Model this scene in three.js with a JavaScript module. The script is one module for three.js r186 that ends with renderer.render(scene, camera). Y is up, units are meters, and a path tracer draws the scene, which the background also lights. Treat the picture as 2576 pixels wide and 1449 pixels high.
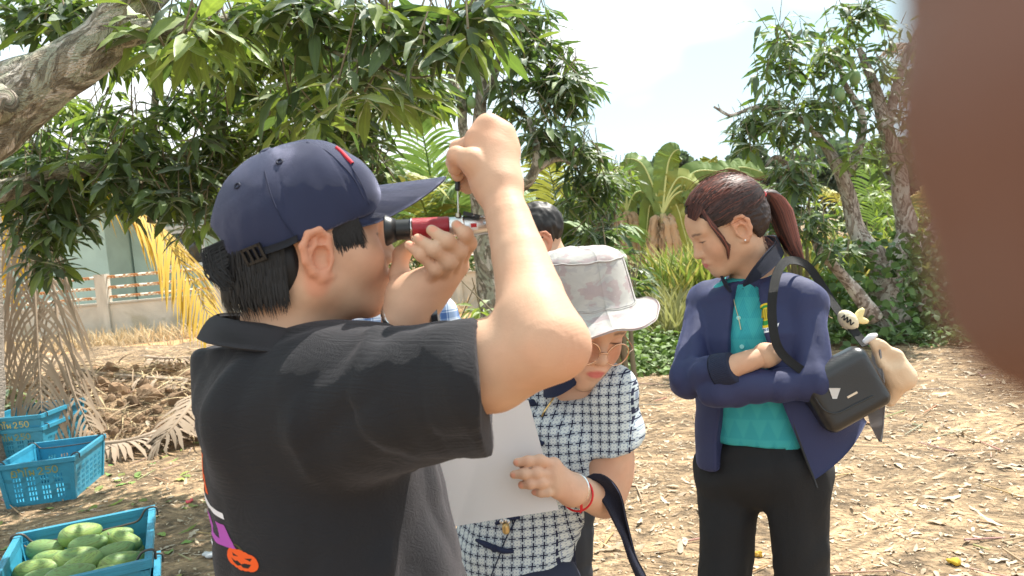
import * as THREE from 'three';
import { mergeGeometries } from 'three/addons/utils/BufferGeometryUtils.js';

// ---------------------------------------------------------------- camera, sky, sun, exposure
const scene = new THREE.Scene();
const FOV = 42, FPX = 724.5 / Math.tan(FOV * Math.PI / 360);
const camera = new THREE.PerspectiveCamera(FOV, 16 / 9, 0.004, 400);
camera.position.set(0, 1.5, 0);
camera.rotation.order = 'YXZ';
camera.rotation.set(-3.8 * Math.PI / 180, 0, -5 * Math.PI / 180);
camera.focus = 1.7;
camera.userData.fStop = 9;
camera.updateMatrixWorld(true);
const renderer = new THREE.WebGLRenderer();
renderer.toneMapping = THREE.LinearToneMapping;
renderer.toneMappingExposure = 2.3;
renderer.shadowMap.enabled = true;

const SUN = new THREE.Vector3(0.36, 0.86, -0.36).normalize();
const sun = new THREE.DirectionalLight(new THREE.Color(1, 0.95, 0.87), 4.2);
sun.position.copy(SUN).multiplyScalar(30);
sun.castShadow = true;
sun.shadow.mapSize.set(4096, 4096);
Object.assign(sun.shadow.camera, { left: -14, right: 14, top: 14, bottom: -14, near: 1, far: 80 });
scene.add(sun, sun.target);

// ---------------------------------------------------------------- small tools
const V = (x, y, z) => new THREE.Vector3(x, y, z);
/** A direction of the photograph (u, v on a 2575 x 1449 grid) followed d metres along the optical axis. */
const P = (u, v, d) => V((u - 1287.5) / FPX * d, -(v - 724.5) / FPX * d, -d).applyMatrix4(camera.matrixWorld);
/** The same direction followed until it meets height y. */
function onGround(u, v, y = 0) { const a = camera.position, b = P(u, v, 1).sub(a); return a.clone().addScaledVector(b, (y - a.y) / b.y); }
const PL = a => P(a[0], a[1], a[2]);
function rng(seed) { let s = seed >>> 0; return () => { s = (s + 0x6D2B79F5) >>> 0; let t = s; t = Math.imul(t ^ (t >>> 15), t | 1); t ^= t + Math.imul(t ^ (t >>> 7), t | 61); return ((t ^ (t >>> 14)) >>> 0) / 4294967296; }; }
const clamp = (x, a, b) => x < a ? a : x > b ? b : x, lerp = (a, b, t) => a + (b - a) * t;
const sstep = (a, b, x) => { const t = clamp((x - a) / (b - a), 0, 1); return t * t * (3 - 2 * t); };
const HASH = new Float32Array(4096); { const r = rng(77); for (let i = 0; i < 4096; i++) HASH[i] = r() * 2 - 1; }
const h3 = (i, j, k) => HASH[(Math.imul(i, 73856093) ^ Math.imul(j, 19349663) ^ Math.imul(k, 83492791)) & 4095];
function noise(x, y, z) {
  const i = Math.floor(x), j = Math.floor(y), k = Math.floor(z); let a = x - i, b = y - j, c = z - k;
  a = a * a * (3 - 2 * a); b = b * b * (3 - 2 * b); c = c * c * (3 - 2 * c);
  const l = (p, q, t) => p + (q - p) * t;
  return l(l(l(h3(i, j, k), h3(i + 1, j, k), a), l(h3(i, j + 1, k), h3(i + 1, j + 1, k), a), b), l(l(h3(i, j, k + 1), h3(i + 1, j, k + 1), a), l(h3(i, j + 1, k + 1), h3(i + 1, j + 1, k + 1), a), b), c);
}
const fbm = (x, y, z, n = 4) => { let s = 0, a = 0.5; for (let i = 0; i < n; i++) { s += a * noise(x, y, z); x = x * 2.03 + 7.1; y = y * 2.03 + 3.7; z = z * 2.03 + 1.9; a *= 0.5; } return s; };

// the sky: thin bright cloud over pale blue, the same all the way round
{
  const W = 1024, H = 512, data = new Float32Array(W * H * 4);
  for (let j = 0; j < H; j++) for (let i = 0; i < W; i++) {
    const el = ((j + 0.5) / H - 0.5) * Math.PI, az = ((i + 0.5) / W) * 2 * Math.PI;
    const y = Math.sin(el), c = Math.cos(el), x = c * Math.cos(az), z = c * Math.sin(az);
    const q = 1 / (Math.max(y, 0) + 0.22);
    let cl = 0.5 + 1.15 * fbm(x * q * 0.8 + 3.1, z * q * 0.8 + 9.2, 0.3, 5) + 0.25 * fbm(x * q * 2.2, z * q * 3.1, 4.2, 4);
    cl = sstep(0.33, 0.74, cl);
    const hz = Math.exp(-Math.max(y, 0) * 6);
    const t = Math.max(cl * 0.9, hz * 0.6), o = (j * W + i) * 4;
    data[o] = lerp(0.33, 0.7, t); data[o + 1] = lerp(0.50, 0.71, t); data[o + 2] = lerp(0.57, 0.73, t); data[o + 3] = 1;
    if (el < 0) { data[o] = 0.3; data[o + 1] = 0.27; data[o + 2] = 0.2; }
  }
  const sky = new THREE.DataTexture(data, W, H, THREE.RGBAFormat, THREE.FloatType);
  sky.mapping = THREE.EquirectangularReflectionMapping; sky.magFilter = THREE.LinearFilter; sky.needsUpdate = true;
  scene.background = sky; scene.environment = sky;
}
// ---------------------------------------------------------------- names, materials, textures
const tint = (c, k, t) => [lerp(c[0], k[0], t), lerp(c[1], k[1], t), lerp(c[2], k[2], t)];
const taken = {};
function numbered(n) { const k = taken[n] = (taken[n] ?? -1) + 1; return k ? n + '_' + String(k).padStart(3, '0') : n; }
function tag(o, label, category, group, kind) { if (label) o.userData.label = label; if (category) o.userData.category = category; if (group) o.userData.group = group; if (kind) o.userData.kind = kind; return o; }
function thing(name, label, category, pos, group) { const g = new THREE.Group(); g.name = numbered(name); if (pos) g.position.copy(pos); scene.add(g); return tag(g, label, category, group); }
function part(name, geo, m, parent) { const o = new THREE.Mesh(geo, m); o.name = parent ? name : numbered(name); (parent || scene).add(o); return o; }
/** A geometry given in world coordinates, hung under a thing that stands unturned at its base. */
function wpart(name, geo, m, top, parent) { geo.translate(-top.position.x, -top.position.y, -top.position.z); return part(name, geo, m, parent || top); }
const C = (r, g, b) => new THREE.Color().setRGB(r, g, b);
const mat = (c, roughness = 0.8, o = {}) => new THREE.MeshPhysicalMaterial({ color: Array.isArray(c) ? C(...c) : c, roughness, ...o });
function dataTex(n, fn, srgb = false, m = n) {
  const d = new Uint8Array(n * m * 4);
  for (let j = 0; j < m; j++) for (let i = 0; i < n; i++) { const v = fn(i / n, j / m, i, j), o = (j * n + i) * 4; for (let k = 0; k < 3; k++) d[o + k] = clamp(Math.round((Array.isArray(v) ? v[k] : v) * 255), 0, 255); d[o + 3] = 255; }
  const t = new THREE.DataTexture(d, n, m); t.wrapS = t.wrapT = THREE.RepeatWrapping; t.magFilter = THREE.LinearFilter; t.minFilter = THREE.LinearMipmapLinearFilter; t.generateMipmaps = true;
  if (srgb) t.colorSpace = THREE.SRGBColorSpace; t.needsUpdate = true; return t;
}
/** noise on a torus so that it repeats without a seam */
function tnoise(u, v, f, s = 0) { const a = u * 2 * Math.PI, b = v * 2 * Math.PI, r = f / (2 * Math.PI); return noise(Math.cos(a) * r + s, Math.sin(a) * r + Math.cos(b) * r * 1.7 + s * 2, Math.sin(b) * r + s * 3); }
const tfbm = (u, v, f, s = 0) => 0.5 * tnoise(u, v, f, s) + 0.28 * tnoise(u, v, f * 2.1, s + 5) + 0.16 * tnoise(u, v, f * 4.3, s + 11) + 0.08 * tnoise(u, v, f * 9, s + 17);
const rep = (t, x, y = x) => { const c = t.clone(); c.repeat.set(x, y); c.needsUpdate = true; return c; };
const weave = dataTex(128, (u, v, i, j) => 0.5 + 0.22 * Math.sin(i * Math.PI / 2) * Math.cos(j * Math.PI / 2) + 0.3 * tfbm(u, v, 14, 2));
const grit = dataTex(256, (u, v) => 0.5 + 0.5 * tfbm(u, v, 26, 3) + 0.2 * tnoise(u, v, 90, 8));
const twill = dataTex(128, (u, v, i, j) => 0.5 + 0.3 * Math.sin((i + j) * Math.PI / 4) + 0.15 * tnoise(u, v, 30, 4));
const pores = dataTex(256, (u, v) => 0.5 + 0.35 * tnoise(u, v, 60, 6) + 0.35 * tnoise(u, v, 120, 9));

// ---------------------------------------------------------------- signed distance fields and their meshes
const smin = (a, b, k) => { if (k <= 0) return Math.min(a, b); const h = Math.max(k - Math.abs(a - b), 0) / k; return Math.min(a, b) - h * h * k * 0.25; };
const smax = (a, b, k) => -smin(-a, -b, k);
class Field {
  constructor() { this.ops = []; }
  op(fn, c, r, k = 0.01, mode = 0) { this.ops.push({ fn, x: c.x, y: c.y, z: c.z, r, k, mode }); return this; }
  cap(a, b, ra, rb = ra, k = 0.01, mode = 0) {
    const bx = b.x - a.x, by = b.y - a.y, bz = b.z - a.z, L = bx * bx + by * by + bz * bz || 1e-9, ax = a.x, ay = a.y, az = a.z;
    return this.op((x, y, z) => { x -= ax; y -= ay; z -= az; const t = clamp((x * bx + y * by + z * bz) / L, 0, 1); return Math.hypot(x - bx * t, y - by * t, z - bz * t) - (ra + (rb - ra) * t); }, V((a.x + b.x) / 2, (a.y + b.y) / 2, (a.z + b.z) / 2), Math.sqrt(L) / 2 + Math.max(ra, rb), k, mode);
  }
  /** a limb through several joints: the segments meet without swelling, the whole joins what is there with k */
  chain(pts, radii, k = 0.006, mode = 0) {
    const S = new Field(), box = new THREE.Box3().setFromPoints(pts), c = box.getCenter(V()), j = Math.min(k, 0.0035); for (let i = 0; i + 1 < pts.length; i++) S.cap(pts[i], pts[i + 1], radii[i], radii[i + 1], j);
    return this.op((x, y, z) => S.at(x, y, z), c, pts.reduce((m, p, i) => Math.max(m, p.distanceTo(c) + radii[i]), 0), k, mode);
  }
  ell(c, r, k = 0.01, mode = 0, q = null) {
    const [a, b, d] = r, m = q ? new THREE.Matrix4().makeRotationFromQuaternion(q.clone().invert()).elements : null;
    return this.op((x, y, z) => {
      x -= c.x; y -= c.y; z -= c.z;
      if (m) { const X = m[0] * x + m[4] * y + m[8] * z, Y = m[1] * x + m[5] * y + m[9] * z; z = m[2] * x + m[6] * y + m[10] * z; x = X; y = Y; }
      const k0 = Math.hypot(x / a, y / b, z / d), k1 = Math.hypot(x / a / a, y / b / b, z / d / d); return k1 < 1e-9 ? -Math.min(a, b, d) : k0 * (k0 - 1) / k1;
    }, c, Math.max(a, b, d), k, mode);
  }
  /** A tube of elliptic section along a polyline; radii are [along A, along B] at each point. Round ends unless cut. */
  tube(pts, radii, A, B, k = 0.01, mode = 0, ef = 1) {
    const n = pts.length, box = new THREE.Box3().setFromPoints(pts), c = box.getCenter(V()), R = box.getSize(V()).length() / 2 + Math.max(...radii.flat());
    const seg = []; for (let i = 0; i + 1 < n; i++) { const d = pts[i + 1].clone().sub(pts[i]); seg.push([pts[i].x, pts[i].y, pts[i].z, d.x, d.y, d.z, d.lengthSq(), Math.sqrt(d.lengthSq())]); }
    return this.op((x, y, z) => {
      let best = 1e9;
      for (let i = 0; i < seg.length; i++) {
        const s = seg[i], px = x - s[0], py = y - s[1], pz = z - s[2], tt = (px * s[3] + py * s[4] + pz * s[5]) / s[6], t = clamp(tt, 0, 1);
        const qx = px - s[3] * t, qy = py - s[4] * t, qz = pz - s[5] * t, ra = lerp(radii[i][0], radii[i + 1][0], t), rb = lerp(radii[i][1], radii[i + 1][1], t), m = Math.min(ra, rb);
        const da = qx * A.x + qy * A.y + qz * A.z, db = qx * B.x + qy * B.y + qz * B.z, dn = (tt - t) * s[7];
        const dl = (Math.sqrt((da / ra) ** 2 + (db / rb) ** 2) - 1) * m, rr = m * ef, ax = dl + rr, ay = Math.abs(dn), d = dn === 0 ? dl : Math.hypot(Math.max(ax, 0), ay) - rr; if (d < best) best = d;
      }
      return best;
    }, c, R, k, mode);
  }
  field(f, k = 0.01, mode = 0, c = V(0, 0, 0), r = 1e6) { return this.op((x, y, z) => f.at(x, y, z), c, r, k, mode); }
  /** keep the side that n points away from */
  cut(p, n, k = 0.002) { const w = n.clone().normalize(), o = p.dot(w); return this.op((x, y, z) => x * w.x + y * w.y + z * w.z - o, V(0, 0, 0), 1e6, k, 2); }
  mod(fn) { this.ops.push({ mod: fn }); return this; }
  at(x, y, z) {
    let d = 10;
    for (const o of this.ops) {
      if (o.mod) { d = o.mod(x, y, z, d); continue; }
      const b = Math.hypot(x - o.x, y - o.y, z - o.z) - o.r;
      if (o.mode === 0) { if (b > d + o.k) continue; d = smin(d, o.fn(x, y, z), o.k); }
      else if (o.mode === 1) { if (-b < d - o.k) continue; d = smax(d, -o.fn(x, y, z), o.k); }
      else d = smax(d, o.fn(x, y, z), o.k);
    }
    return d;
  }
  /** naive surface nets; opt.uv and opt.color are functions of the vertex (x, y, z) */
  mesh(lo, hi, h, opt = {}) {
    const nx = Math.ceil((hi.x - lo.x) / h) + 1, ny = Math.ceil((hi.y - lo.y) / h) + 1, nz = Math.ceil((hi.z - lo.z) / h) + 1, F = new Float32Array(nx * ny * nz).fill(1), B = 4, reach = B * h * 1.05 + 0.012;
    for (let k0 = 0; k0 < nz; k0 += B) for (let j0 = 0; j0 < ny; j0 += B) for (let i0 = 0; i0 < nx; i0 += B) {
      const c = this.at(lo.x + (i0 + B / 2) * h, lo.y + (j0 + B / 2) * h, lo.z + (k0 + B / 2) * h), far = Math.abs(c) > reach;
      for (let k = k0; k < Math.min(k0 + B, nz); k++) for (let j = j0; j < Math.min(j0 + B, ny); j++) for (let i = i0; i < Math.min(i0 + B, nx); i++) F[(k * ny + j) * nx + i] = far ? c : this.at(lo.x + i * h, lo.y + j * h, lo.z + k * h);
    }
    const id = new Int32Array(nx * ny * nz).fill(-1), pos = [], idx = [], sx = 1, sy = nx, sz = nx * ny;
    const E = [[0, 1], [2, 3], [4, 5], [6, 7], [0, 2], [1, 3], [4, 6], [5, 7], [0, 4], [1, 5], [2, 6], [3, 7]], f = new Float32Array(8);
    for (let k = 0; k < nz - 1; k++) for (let j = 0; j < ny - 1; j++) for (let i = 0; i < nx - 1; i++) {
      const o = k * sz + j * sy + i; let m = 0;
      for (let q = 0; q < 8; q++) { f[q] = F[o + (q & 1) * sx + (q >> 1 & 1) * sy + (q >> 2) * sz]; if (f[q] < 0) m |= 1 << q; }
      if (m === 0 || m === 255) continue;
      let x = 0, y = 0, z = 0, n = 0;
      for (const [a, b] of E) if ((m >> a & 1) !== (m >> b & 1)) { const t = f[a] / (f[a] - f[b]); x += lerp(a & 1, b & 1, t); y += lerp(a >> 1 & 1, b >> 1 & 1, t); z += lerp(a >> 2, b >> 2, t); n++; }
      id[o] = pos.length / 3; pos.push(lo.x + (i + x / n) * h, lo.y + (j + y / n) * h, lo.z + (k + z / n) * h);
    }
    const quad = (a, b, c, d, flip) => { if (a < 0 || b < 0 || c < 0 || d < 0) return; if (flip) idx.push(a, c, b, a, d, c); else idx.push(a, b, c, a, c, d); };
    for (let k = 1; k < nz - 1; k++) for (let j = 1; j < ny - 1; j++) for (let i = 1; i < nx - 1; i++) {
      const o = k * sz + j * sy + i, s = F[o] < 0;
      if (s !== F[o + sx] < 0) quad(id[o], id[o - sy], id[o - sy - sz], id[o - sz], !s);
      if (s !== F[o + sy] < 0) quad(id[o], id[o - sz], id[o - sz - sx], id[o - sx], !s);
      if (s !== F[o + sz] < 0) quad(id[o], id[o - sx], id[o - sx - sy], id[o - sy], !s);
    }
    // flip check: quads above wind so that normals point out of the solid
    const g = new THREE.BufferGeometry(), n = pos.length / 3;
    g.setAttribute('position', new THREE.Float32BufferAttribute(pos, 3)); g.setIndex(idx.map((v, q) => v));
    g.computeVertexNormals();
    const uv = new Float32Array(n * 2), col = opt.color ? new Float32Array(n * 3) : null;
    for (let q = 0; q < n; q++) {
      const x = pos[q * 3], y = pos[q * 3 + 1], z = pos[q * 3 + 2], w = opt.uv ? opt.uv(x, y, z) : [x + z, y];
      uv[q * 2] = w[0]; uv[q * 2 + 1] = w[1];
      if (col) { const c = opt.color(x, y, z); col[q * 3] = c[0]; col[q * 3 + 1] = c[1]; col[q * 3 + 2] = c[2]; }
    }
    g.setAttribute('uv', new THREE.BufferAttribute(uv, 2)); if (col) g.setAttribute('color', new THREE.BufferAttribute(col, 3));
    return g;
  }
}
/** frame matrix: columns X = forward, Y = up, Z = right */
function frame(at, fwd, up = V(0, 1, 0), s = 1) { const X = fwd.clone().normalize(), Z = X.clone().cross(up).normalize(), Y = Z.clone().cross(X); return new THREE.Matrix4().makeBasis(X.multiplyScalar(s), Y.multiplyScalar(s), Z.multiplyScalar(s)).setPosition(at); }
/** rows x cols grid surface from fn(s, t) -> Vector3, with uv in s, t times the given scale */
function sheet(fn, n, m, us = 1, vs = 1) {
  const p = [], uv = [], idx = [];
  for (let j = 0; j <= m; j++) for (let i = 0; i <= n; i++) { const a = fn(i / n, j / m); p.push(a.x, a.y, a.z); uv.push(i / n * us, j / m * vs); }
  for (let j = 0; j < m; j++) for (let i = 0; i < n; i++) { const a = j * (n + 1) + i, b = a + 1, c = a + n + 1, d = c + 1; idx.push(a, b, d, a, d, c); }
  const g = new THREE.BufferGeometry(); g.setAttribute('position', new THREE.Float32BufferAttribute(p, 3)); g.setAttribute('uv', new THREE.Float32BufferAttribute(uv, 2)); g.setIndex(idx); g.computeVertexNormals(); return g;
}
/** the same with thickness th */
function slab(fn, n, m, th, us = 1, vs = 1) {
  const g = sheet(fn, n, m, us, vs), p = g.attributes.position, nn = g.attributes.normal, N = p.count, pos = [], uv = [], idx = [...g.index.array];
  for (let q = 0; q < N; q++) pos.push(p.getX(q) + nn.getX(q) * th / 2, p.getY(q) + nn.getY(q) * th / 2, p.getZ(q) + nn.getZ(q) * th / 2);
  for (let q = 0; q < N; q++) pos.push(p.getX(q) - nn.getX(q) * th / 2, p.getY(q) - nn.getY(q) * th / 2, p.getZ(q) - nn.getZ(q) * th / 2);
  for (let r = 0; r < 2; r++) for (let q = 0; q < N; q++) uv.push(g.attributes.uv.getX(q), g.attributes.uv.getY(q));
  const L = g.index.count; for (let q = 0; q < L; q += 3) idx.push(idx[q] + N, idx[q + 2] + N, idx[q + 1] + N);
  const edge = (a, b) => idx.push(a, a + N, b, b, a + N, b + N);
  for (let i = 0; i < n; i++) { edge(i + 1, i); const o = m * (n + 1); edge(o + i, o + i + 1); }
  for (let j = 0; j < m; j++) { edge(j * (n + 1), (j + 1) * (n + 1)); edge((j + 1) * (n + 1) + n, j * (n + 1) + n); }
  const o = new THREE.BufferGeometry(); o.setAttribute('position', new THREE.Float32BufferAttribute(pos, 3)); o.setAttribute('uv', new THREE.Float32BufferAttribute(uv, 2)); o.setIndex(idx); o.computeVertexNormals(); return o;
}
const bary = (a, b, c, d) => (s, t) => a.clone().lerp(b, s).lerp(d.clone().lerp(c, s), t);
/** a tapered tube through points, radius per point, n sides */
function limb(pts, radii, n = 8, seg = 4, wob = 0, seed = 1) {
  const cv = new THREE.CatmullRomCurve3(pts), N = (pts.length - 1) * seg, p = [], uv = [], idx = []; let up = V(0.3, 0.2, 0.9), len = 0, prev = null;
  for (let j = 0; j <= N; j++) {
    const t = j / N, c = cv.getPoint(t), T = cv.getTangent(t), f = t * (pts.length - 1), k = Math.min(Math.floor(f), pts.length - 2), r = lerp(radii[k], radii[k + 1], f - k);
    const X = T.clone().cross(up).normalize(), Y = X.clone().cross(T).normalize(); up = Y; if (prev) len += prev.distanceTo(c); prev = c;
    for (let i = 0; i <= n; i++) { const a = i / n * 2 * Math.PI, ii = i % n, w = 1 + wob * noise(Math.cos(ii / n * 6.283) * 1.3 + seed, Math.sin(ii / n * 6.283) * 1.3, len * 9 + seed), q = c.clone().addScaledVector(X, Math.cos(a) * r * w).addScaledVector(Y, Math.sin(a) * r * w); p.push(q.x, q.y, q.z); uv.push(i / n * 2 * Math.PI * radii[0], len); }
  }
  for (let j = 0; j < N; j++) for (let i = 0; i < n; i++) { const a = j * (n + 1) + i, b = a + 1, c = a + n + 1, d = c + 1; idx.push(a, b, d, a, d, c); }
  const s0 = p.length / 3; p.push(pts[0].x, pts[0].y, pts[0].z); uv.push(0, 0); const e = pts[pts.length - 1]; p.push(e.x, e.y, e.z); uv.push(0, len);
  for (let i = 0; i < n; i++) { idx.push(s0, i + 1, i); idx.push(s0 + 1, N * (n + 1) + i, N * (n + 1) + i + 1); }
  const g = new THREE.BufferGeometry(); g.setAttribute('position', new THREE.Float32BufferAttribute(p, 3)); g.setAttribute('uv', new THREE.Float32BufferAttribute(uv, 2)); g.setIndex(idx); g.computeVertexNormals(); return g;
}
function merge(list) { const g = list.map(a => { const b = a.index ? a.toNonIndexed() : a; return b; }); for (const a of g) for (const k of Object.keys(a.attributes)) if (!['position', 'normal', 'uv', 'color'].includes(k)) a.deleteAttribute(k); return mergeGeometries(g); }
function boxAt(w, h, d, x = 0, y = 0, z = 0) { return new THREE.BoxGeometry(w, h, d).translate(x, y, z); }
// ---------------------------------------------------------------- ground, road, litter
const bump2 = (x, z, cx, cz, rx, rz) => Math.exp(-(((x - cx) / rx) ** 2) - (((z - cz) / rz) ** 2));
/** height of the ground: nearly level, a low bank before the road, a rise under the trees on the right */
function gh(x, z) {
  const near = sstep(1.5, 4.5, -z), bank = sstep(-6.2, -7.4, z) * (1 - sstep(-11.6, -12.4, z)) * sstep(0.6, -1.4, x);
  return near * (0.035 * fbm(x * 0.9, z * 0.9, 1.3, 3) + 0.012 * fbm(x * 5, z * 5, 7.1, 2)) + bank * (0.34 + 0.16 * fbm(x * 1.3, z * 1.3, 4.4, 3)) + 0.22 * bump2(x, z, 5.2, -9.4, 2.6, 1.8) * sstep(2.2, 3.4, x) + 0.25 * bump2(x, z, 1.9, -10.6, 1.5, 1.3);
}
const soilTex = dataTex(512, (u, v) => { const n = tfbm(u, v, 9, 1), m = tfbm(u, v, 40, 12), k = 0.78 + 0.35 * n + 0.35 * m; return [0.69 * k + 0.02, 0.585 * k + 0.01, 0.46 * k]; }, true);
const soilBump = dataTex(256, (u, v) => 0.5 + 0.6 * tfbm(u, v, 24, 4));
{
  const xs = [], zs = []; for (let x = -60; x < -12; x += 4) xs.push(x); for (let x = -12; x <= 12; x += 0.16) xs.push(x); for (let x = 16; x <= 60; x += 4) xs.push(x);
  for (let z = 14; z > 1; z -= 1) zs.push(z); for (let z = 1; z >= -18; z -= 0.16) zs.push(z); for (let z = -20; z >= -140; z -= 8) zs.push(z);
  const p = [], uv = [], idx = [], n = xs.length; for (const z of zs) for (const x of xs) { p.push(x, gh(x, z), z); uv.push(x * 0.7, z * 0.7); }
  for (let j = 0; j + 1 < zs.length; j++) for (let i = 0; i + 1 < n; i++) { const a = j * n + i; idx.push(a, a + 1, a + n + 1, a, a + n + 1, a + n); }
  const g = new THREE.BufferGeometry(); g.setAttribute('position', new THREE.Float32BufferAttribute(p, 3)); g.setAttribute('uv', new THREE.Float32BufferAttribute(uv, 2)); g.setIndex(idx); g.computeVertexNormals();
  tag(part('ground', g, mat([1, 1, 1], 0.97, { map: soilTex, bumpMap: rep(soilBump, 3), bumpScale: 0.03 })), 'bare brown orchard soil strewn with dry leaves', 'ground', null, 'structure');
  const rd = sheet((s, t) => { const x = lerp(-30, 30, s), zc = -14.2 - 0.06 * x + 0.3 * Math.sin(x * 0.5), z = zc + (t - 0.5) * (3.4 + 0.3 * Math.sin(x * 1.7)); return V(x, gh(x, z) + 0.012 + 0.05 * Math.sin(t * Math.PI), z); }, 160, 8, 60, 4);
  tag(part('dirt_road', rd, mat([0.62, 0.34, 0.155], 0.97, { map: rep(dataTex(256, (u, v) => { const k = 0.86 + 0.3 * tfbm(u, v, 14, 6); return [k, k * 0.98, k * 0.94]; }), 1), bumpMap: rep(soilBump, 1), bumpScale: 0.02 })), 'orange laterite road running behind the orchard', 'road', null, 'structure');
}
// one dry leaf, curled, about 24 triangles; sizes and tones vary by copy
function leafGeo(w, fold, droop, wave, n = 6, curl = 0) {
  const p = [], uv = [], idx = [];
  for (let j = 0; j <= n; j++) { const t = j / n, hw = w * Math.pow(Math.sin(Math.PI * Math.pow(t, 0.8) * 0.985 + 0.02), 0.85) * 0.5, y = -droop * t * t, x = t * (1 - droop * 0.25 * t); for (const s of [-1, 0, 1]) { p.push(x, y + Math.abs(s) * hw * fold + s * wave * hw * Math.sin(t * 17) + (s ? curl * hw : 0), s * hw); uv.push(t, s * 0.5 + 0.5); } }
  for (let j = 0; j < n; j++) for (let s = 0; s < 2; s++) { const a = j * 3 + s; idx.push(a, a + 1, a + 4, a, a + 4, a + 3); }
  const g = new THREE.BufferGeometry(); g.setAttribute('position', new THREE.Float32BufferAttribute(p, 3)); g.setAttribute('uv', new THREE.Float32BufferAttribute(uv, 2)); g.setIndex(idx); g.computeVertexNormals(); return g;
}
function instanced(name, geo, m, list, parent) { // list of {m: Matrix4, c: Color}
  const o = new THREE.InstancedMesh(geo, m, list.length); list.forEach((a, i) => { o.setMatrixAt(i, a.m); if (a.c) o.setColorAt(i, a.c); }); o.name = parent ? name : numbered(name); (parent || scene).add(o); return o;
}
const MX = (p, q, s) => new THREE.Matrix4().compose(p, q, typeof s === 'number' ? V(s, s, s) : s), EU = (x, y, z) => new THREE.Quaternion().setFromEuler(new THREE.Euler(x, y, z, 'YXZ'));
{
  const r = rng(11), dry = [leafGeo(0.3, 0.5, 0.25, 0.3), leafGeo(0.26, -0.6, -0.3, 0.4), leafGeo(0.34, 0.15, 0.5, 0.6)], m = mat([1, 1, 1], 0.8, { transmission: 0.12, thickness: 0 }), lists = [[], [], []];
  const tones = [[0.53, 0.41, 0.27], [0.48, 0.37, 0.24], [0.57, 0.46, 0.32], [0.44, 0.33, 0.21], [0.46, 0.38, 0.28], [0.36, 0.26, 0.17], [0.55, 0.45, 0.33]];
  const drop = (x, z, s, green) => { const t = green ? [0.16 + r() * 0.1, 0.24 + r() * 0.08, 0.05] : tones[Math.floor(r() * tones.length)], k = 0.75 + r() * 0.45; lists[Math.floor(r() * 3)].push({ m: MX(V(x, gh(x, z) + 0.003 + r() * 0.008, z), EU((r() - 0.5) * 0.3, r() * 6.283, (r() - 0.5) * 0.3), V(s, s * 0.6, s)), c: C(t[0] * k, t[1] * k, t[2] * k) }); };
  for (let i = 0; i < 52000; i++) { const z = -2 - 10.5 * Math.pow(r(), 1.25), x = (r() * 2 - 1) * (1.2 + -z * 0.8); const d = 0.5 + 0.9 * fbm(x * 0.8, z * 0.8, 2.2, 3); if (x < -0.8 && r() > 0.45 + d * 0.3) continue; if (r() > 0.5 + d) continue; drop(x, z, 0.013 + 0.055 * r() ** 3 + (r() < 0.035 ? 0.075 : 0)); }
  for (let i = 0; i < 150; i++) { const z = -3.4 - r() * 3, x = -3.4 + r() * 3; drop(x, z, 0.09 + r() * 0.08, true); }
  for (let i = 0; i < 3; i++) tag(instanced('leaf_litter', dry[i], m, lists[i]), ['broad curled dry mango leaves scattered on the soil', 'narrow arched dry leaves scattered on the soil', 'twisted tan leaf scraps scattered on the soil'][i], 'dry leaves', null, 'stuff');
  // twigs and stems
  const tw = []; for (let i = 0; i < 500; i++) { const z = -2.5 - 8 * r(), x = (r() * 2 - 1) * (1 - z * 0.75); tw.push({ m: MX(V(x, gh(x, z) + 0.012, z), EU((r() - 0.5) * 0.3, r() * 6.28, 1.57 + (r() - 0.5) * 0.3), V(1, 0.08 + r() * 0.25, 1)), c: C(0.3 + r() * 0.2, 0.22 + r() * 0.14, 0.13 + r() * 0.1) }); }
  tag(instanced('twigs', new THREE.CylinderGeometry(0.003, 0.005, 1, 5), mat([1, 1, 1], 0.9), tw), 'thin dry twigs scattered on the soil', 'twigs', null, 'stuff');
  // two yellow flowers' remains lying on the leaves, a pink scrap and a bit of foil by the crate
  const bright = (u, v, col, label, cat, n, sz, sd) => { const c = onGround(u, v), F = new Field(); for (let k = 0; k < n; k++) { const a = k * 2.4, q = Math.sqrt(k / n) * sz; F.ell(V(c.x + Math.cos(a) * q, 0.012 + gh(c.x, c.z), c.z + Math.sin(a) * q), [sz * 0.42, 0.012, sz * 0.36], 0.008); } F.mod((x, y, z, d) => d + 0.006 * noise(x * 60 + sd, y * 60, z * 60)); const o = part(cat.replace(' ', '_'), F.mesh(V(c.x - 0.2, -0.03, c.z - 0.2), V(c.x + 0.2, 0.09, c.z + 0.2), 0.008), mat(col, 0.8)); tag(o, label, cat); };
  bright(2400, 1418, [0.6, 0.38, 0.03], 'crumpled yellow leaf lying out on the open sunlit litter', 'yellow leaf', 7, 0.026, 1);
  bright(1905, 1402, [0.55, 0.32, 0.04], 'yellow and brown leaf lying between the black trousers', 'yellow leaf', 6, 0.026, 5);
  bright(478, 1270, [0.75, 0.12, 0.14], 'small pink scrap on the soil beside the crates', 'pink scrap', 3, 0.03, 9);
  bright(540, 1402, [0.6, 0.6, 0.62], 'crumpled silvery wrapper on the soil behind the black shirt', 'wrapper', 6, 0.06, 12);
}
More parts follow.
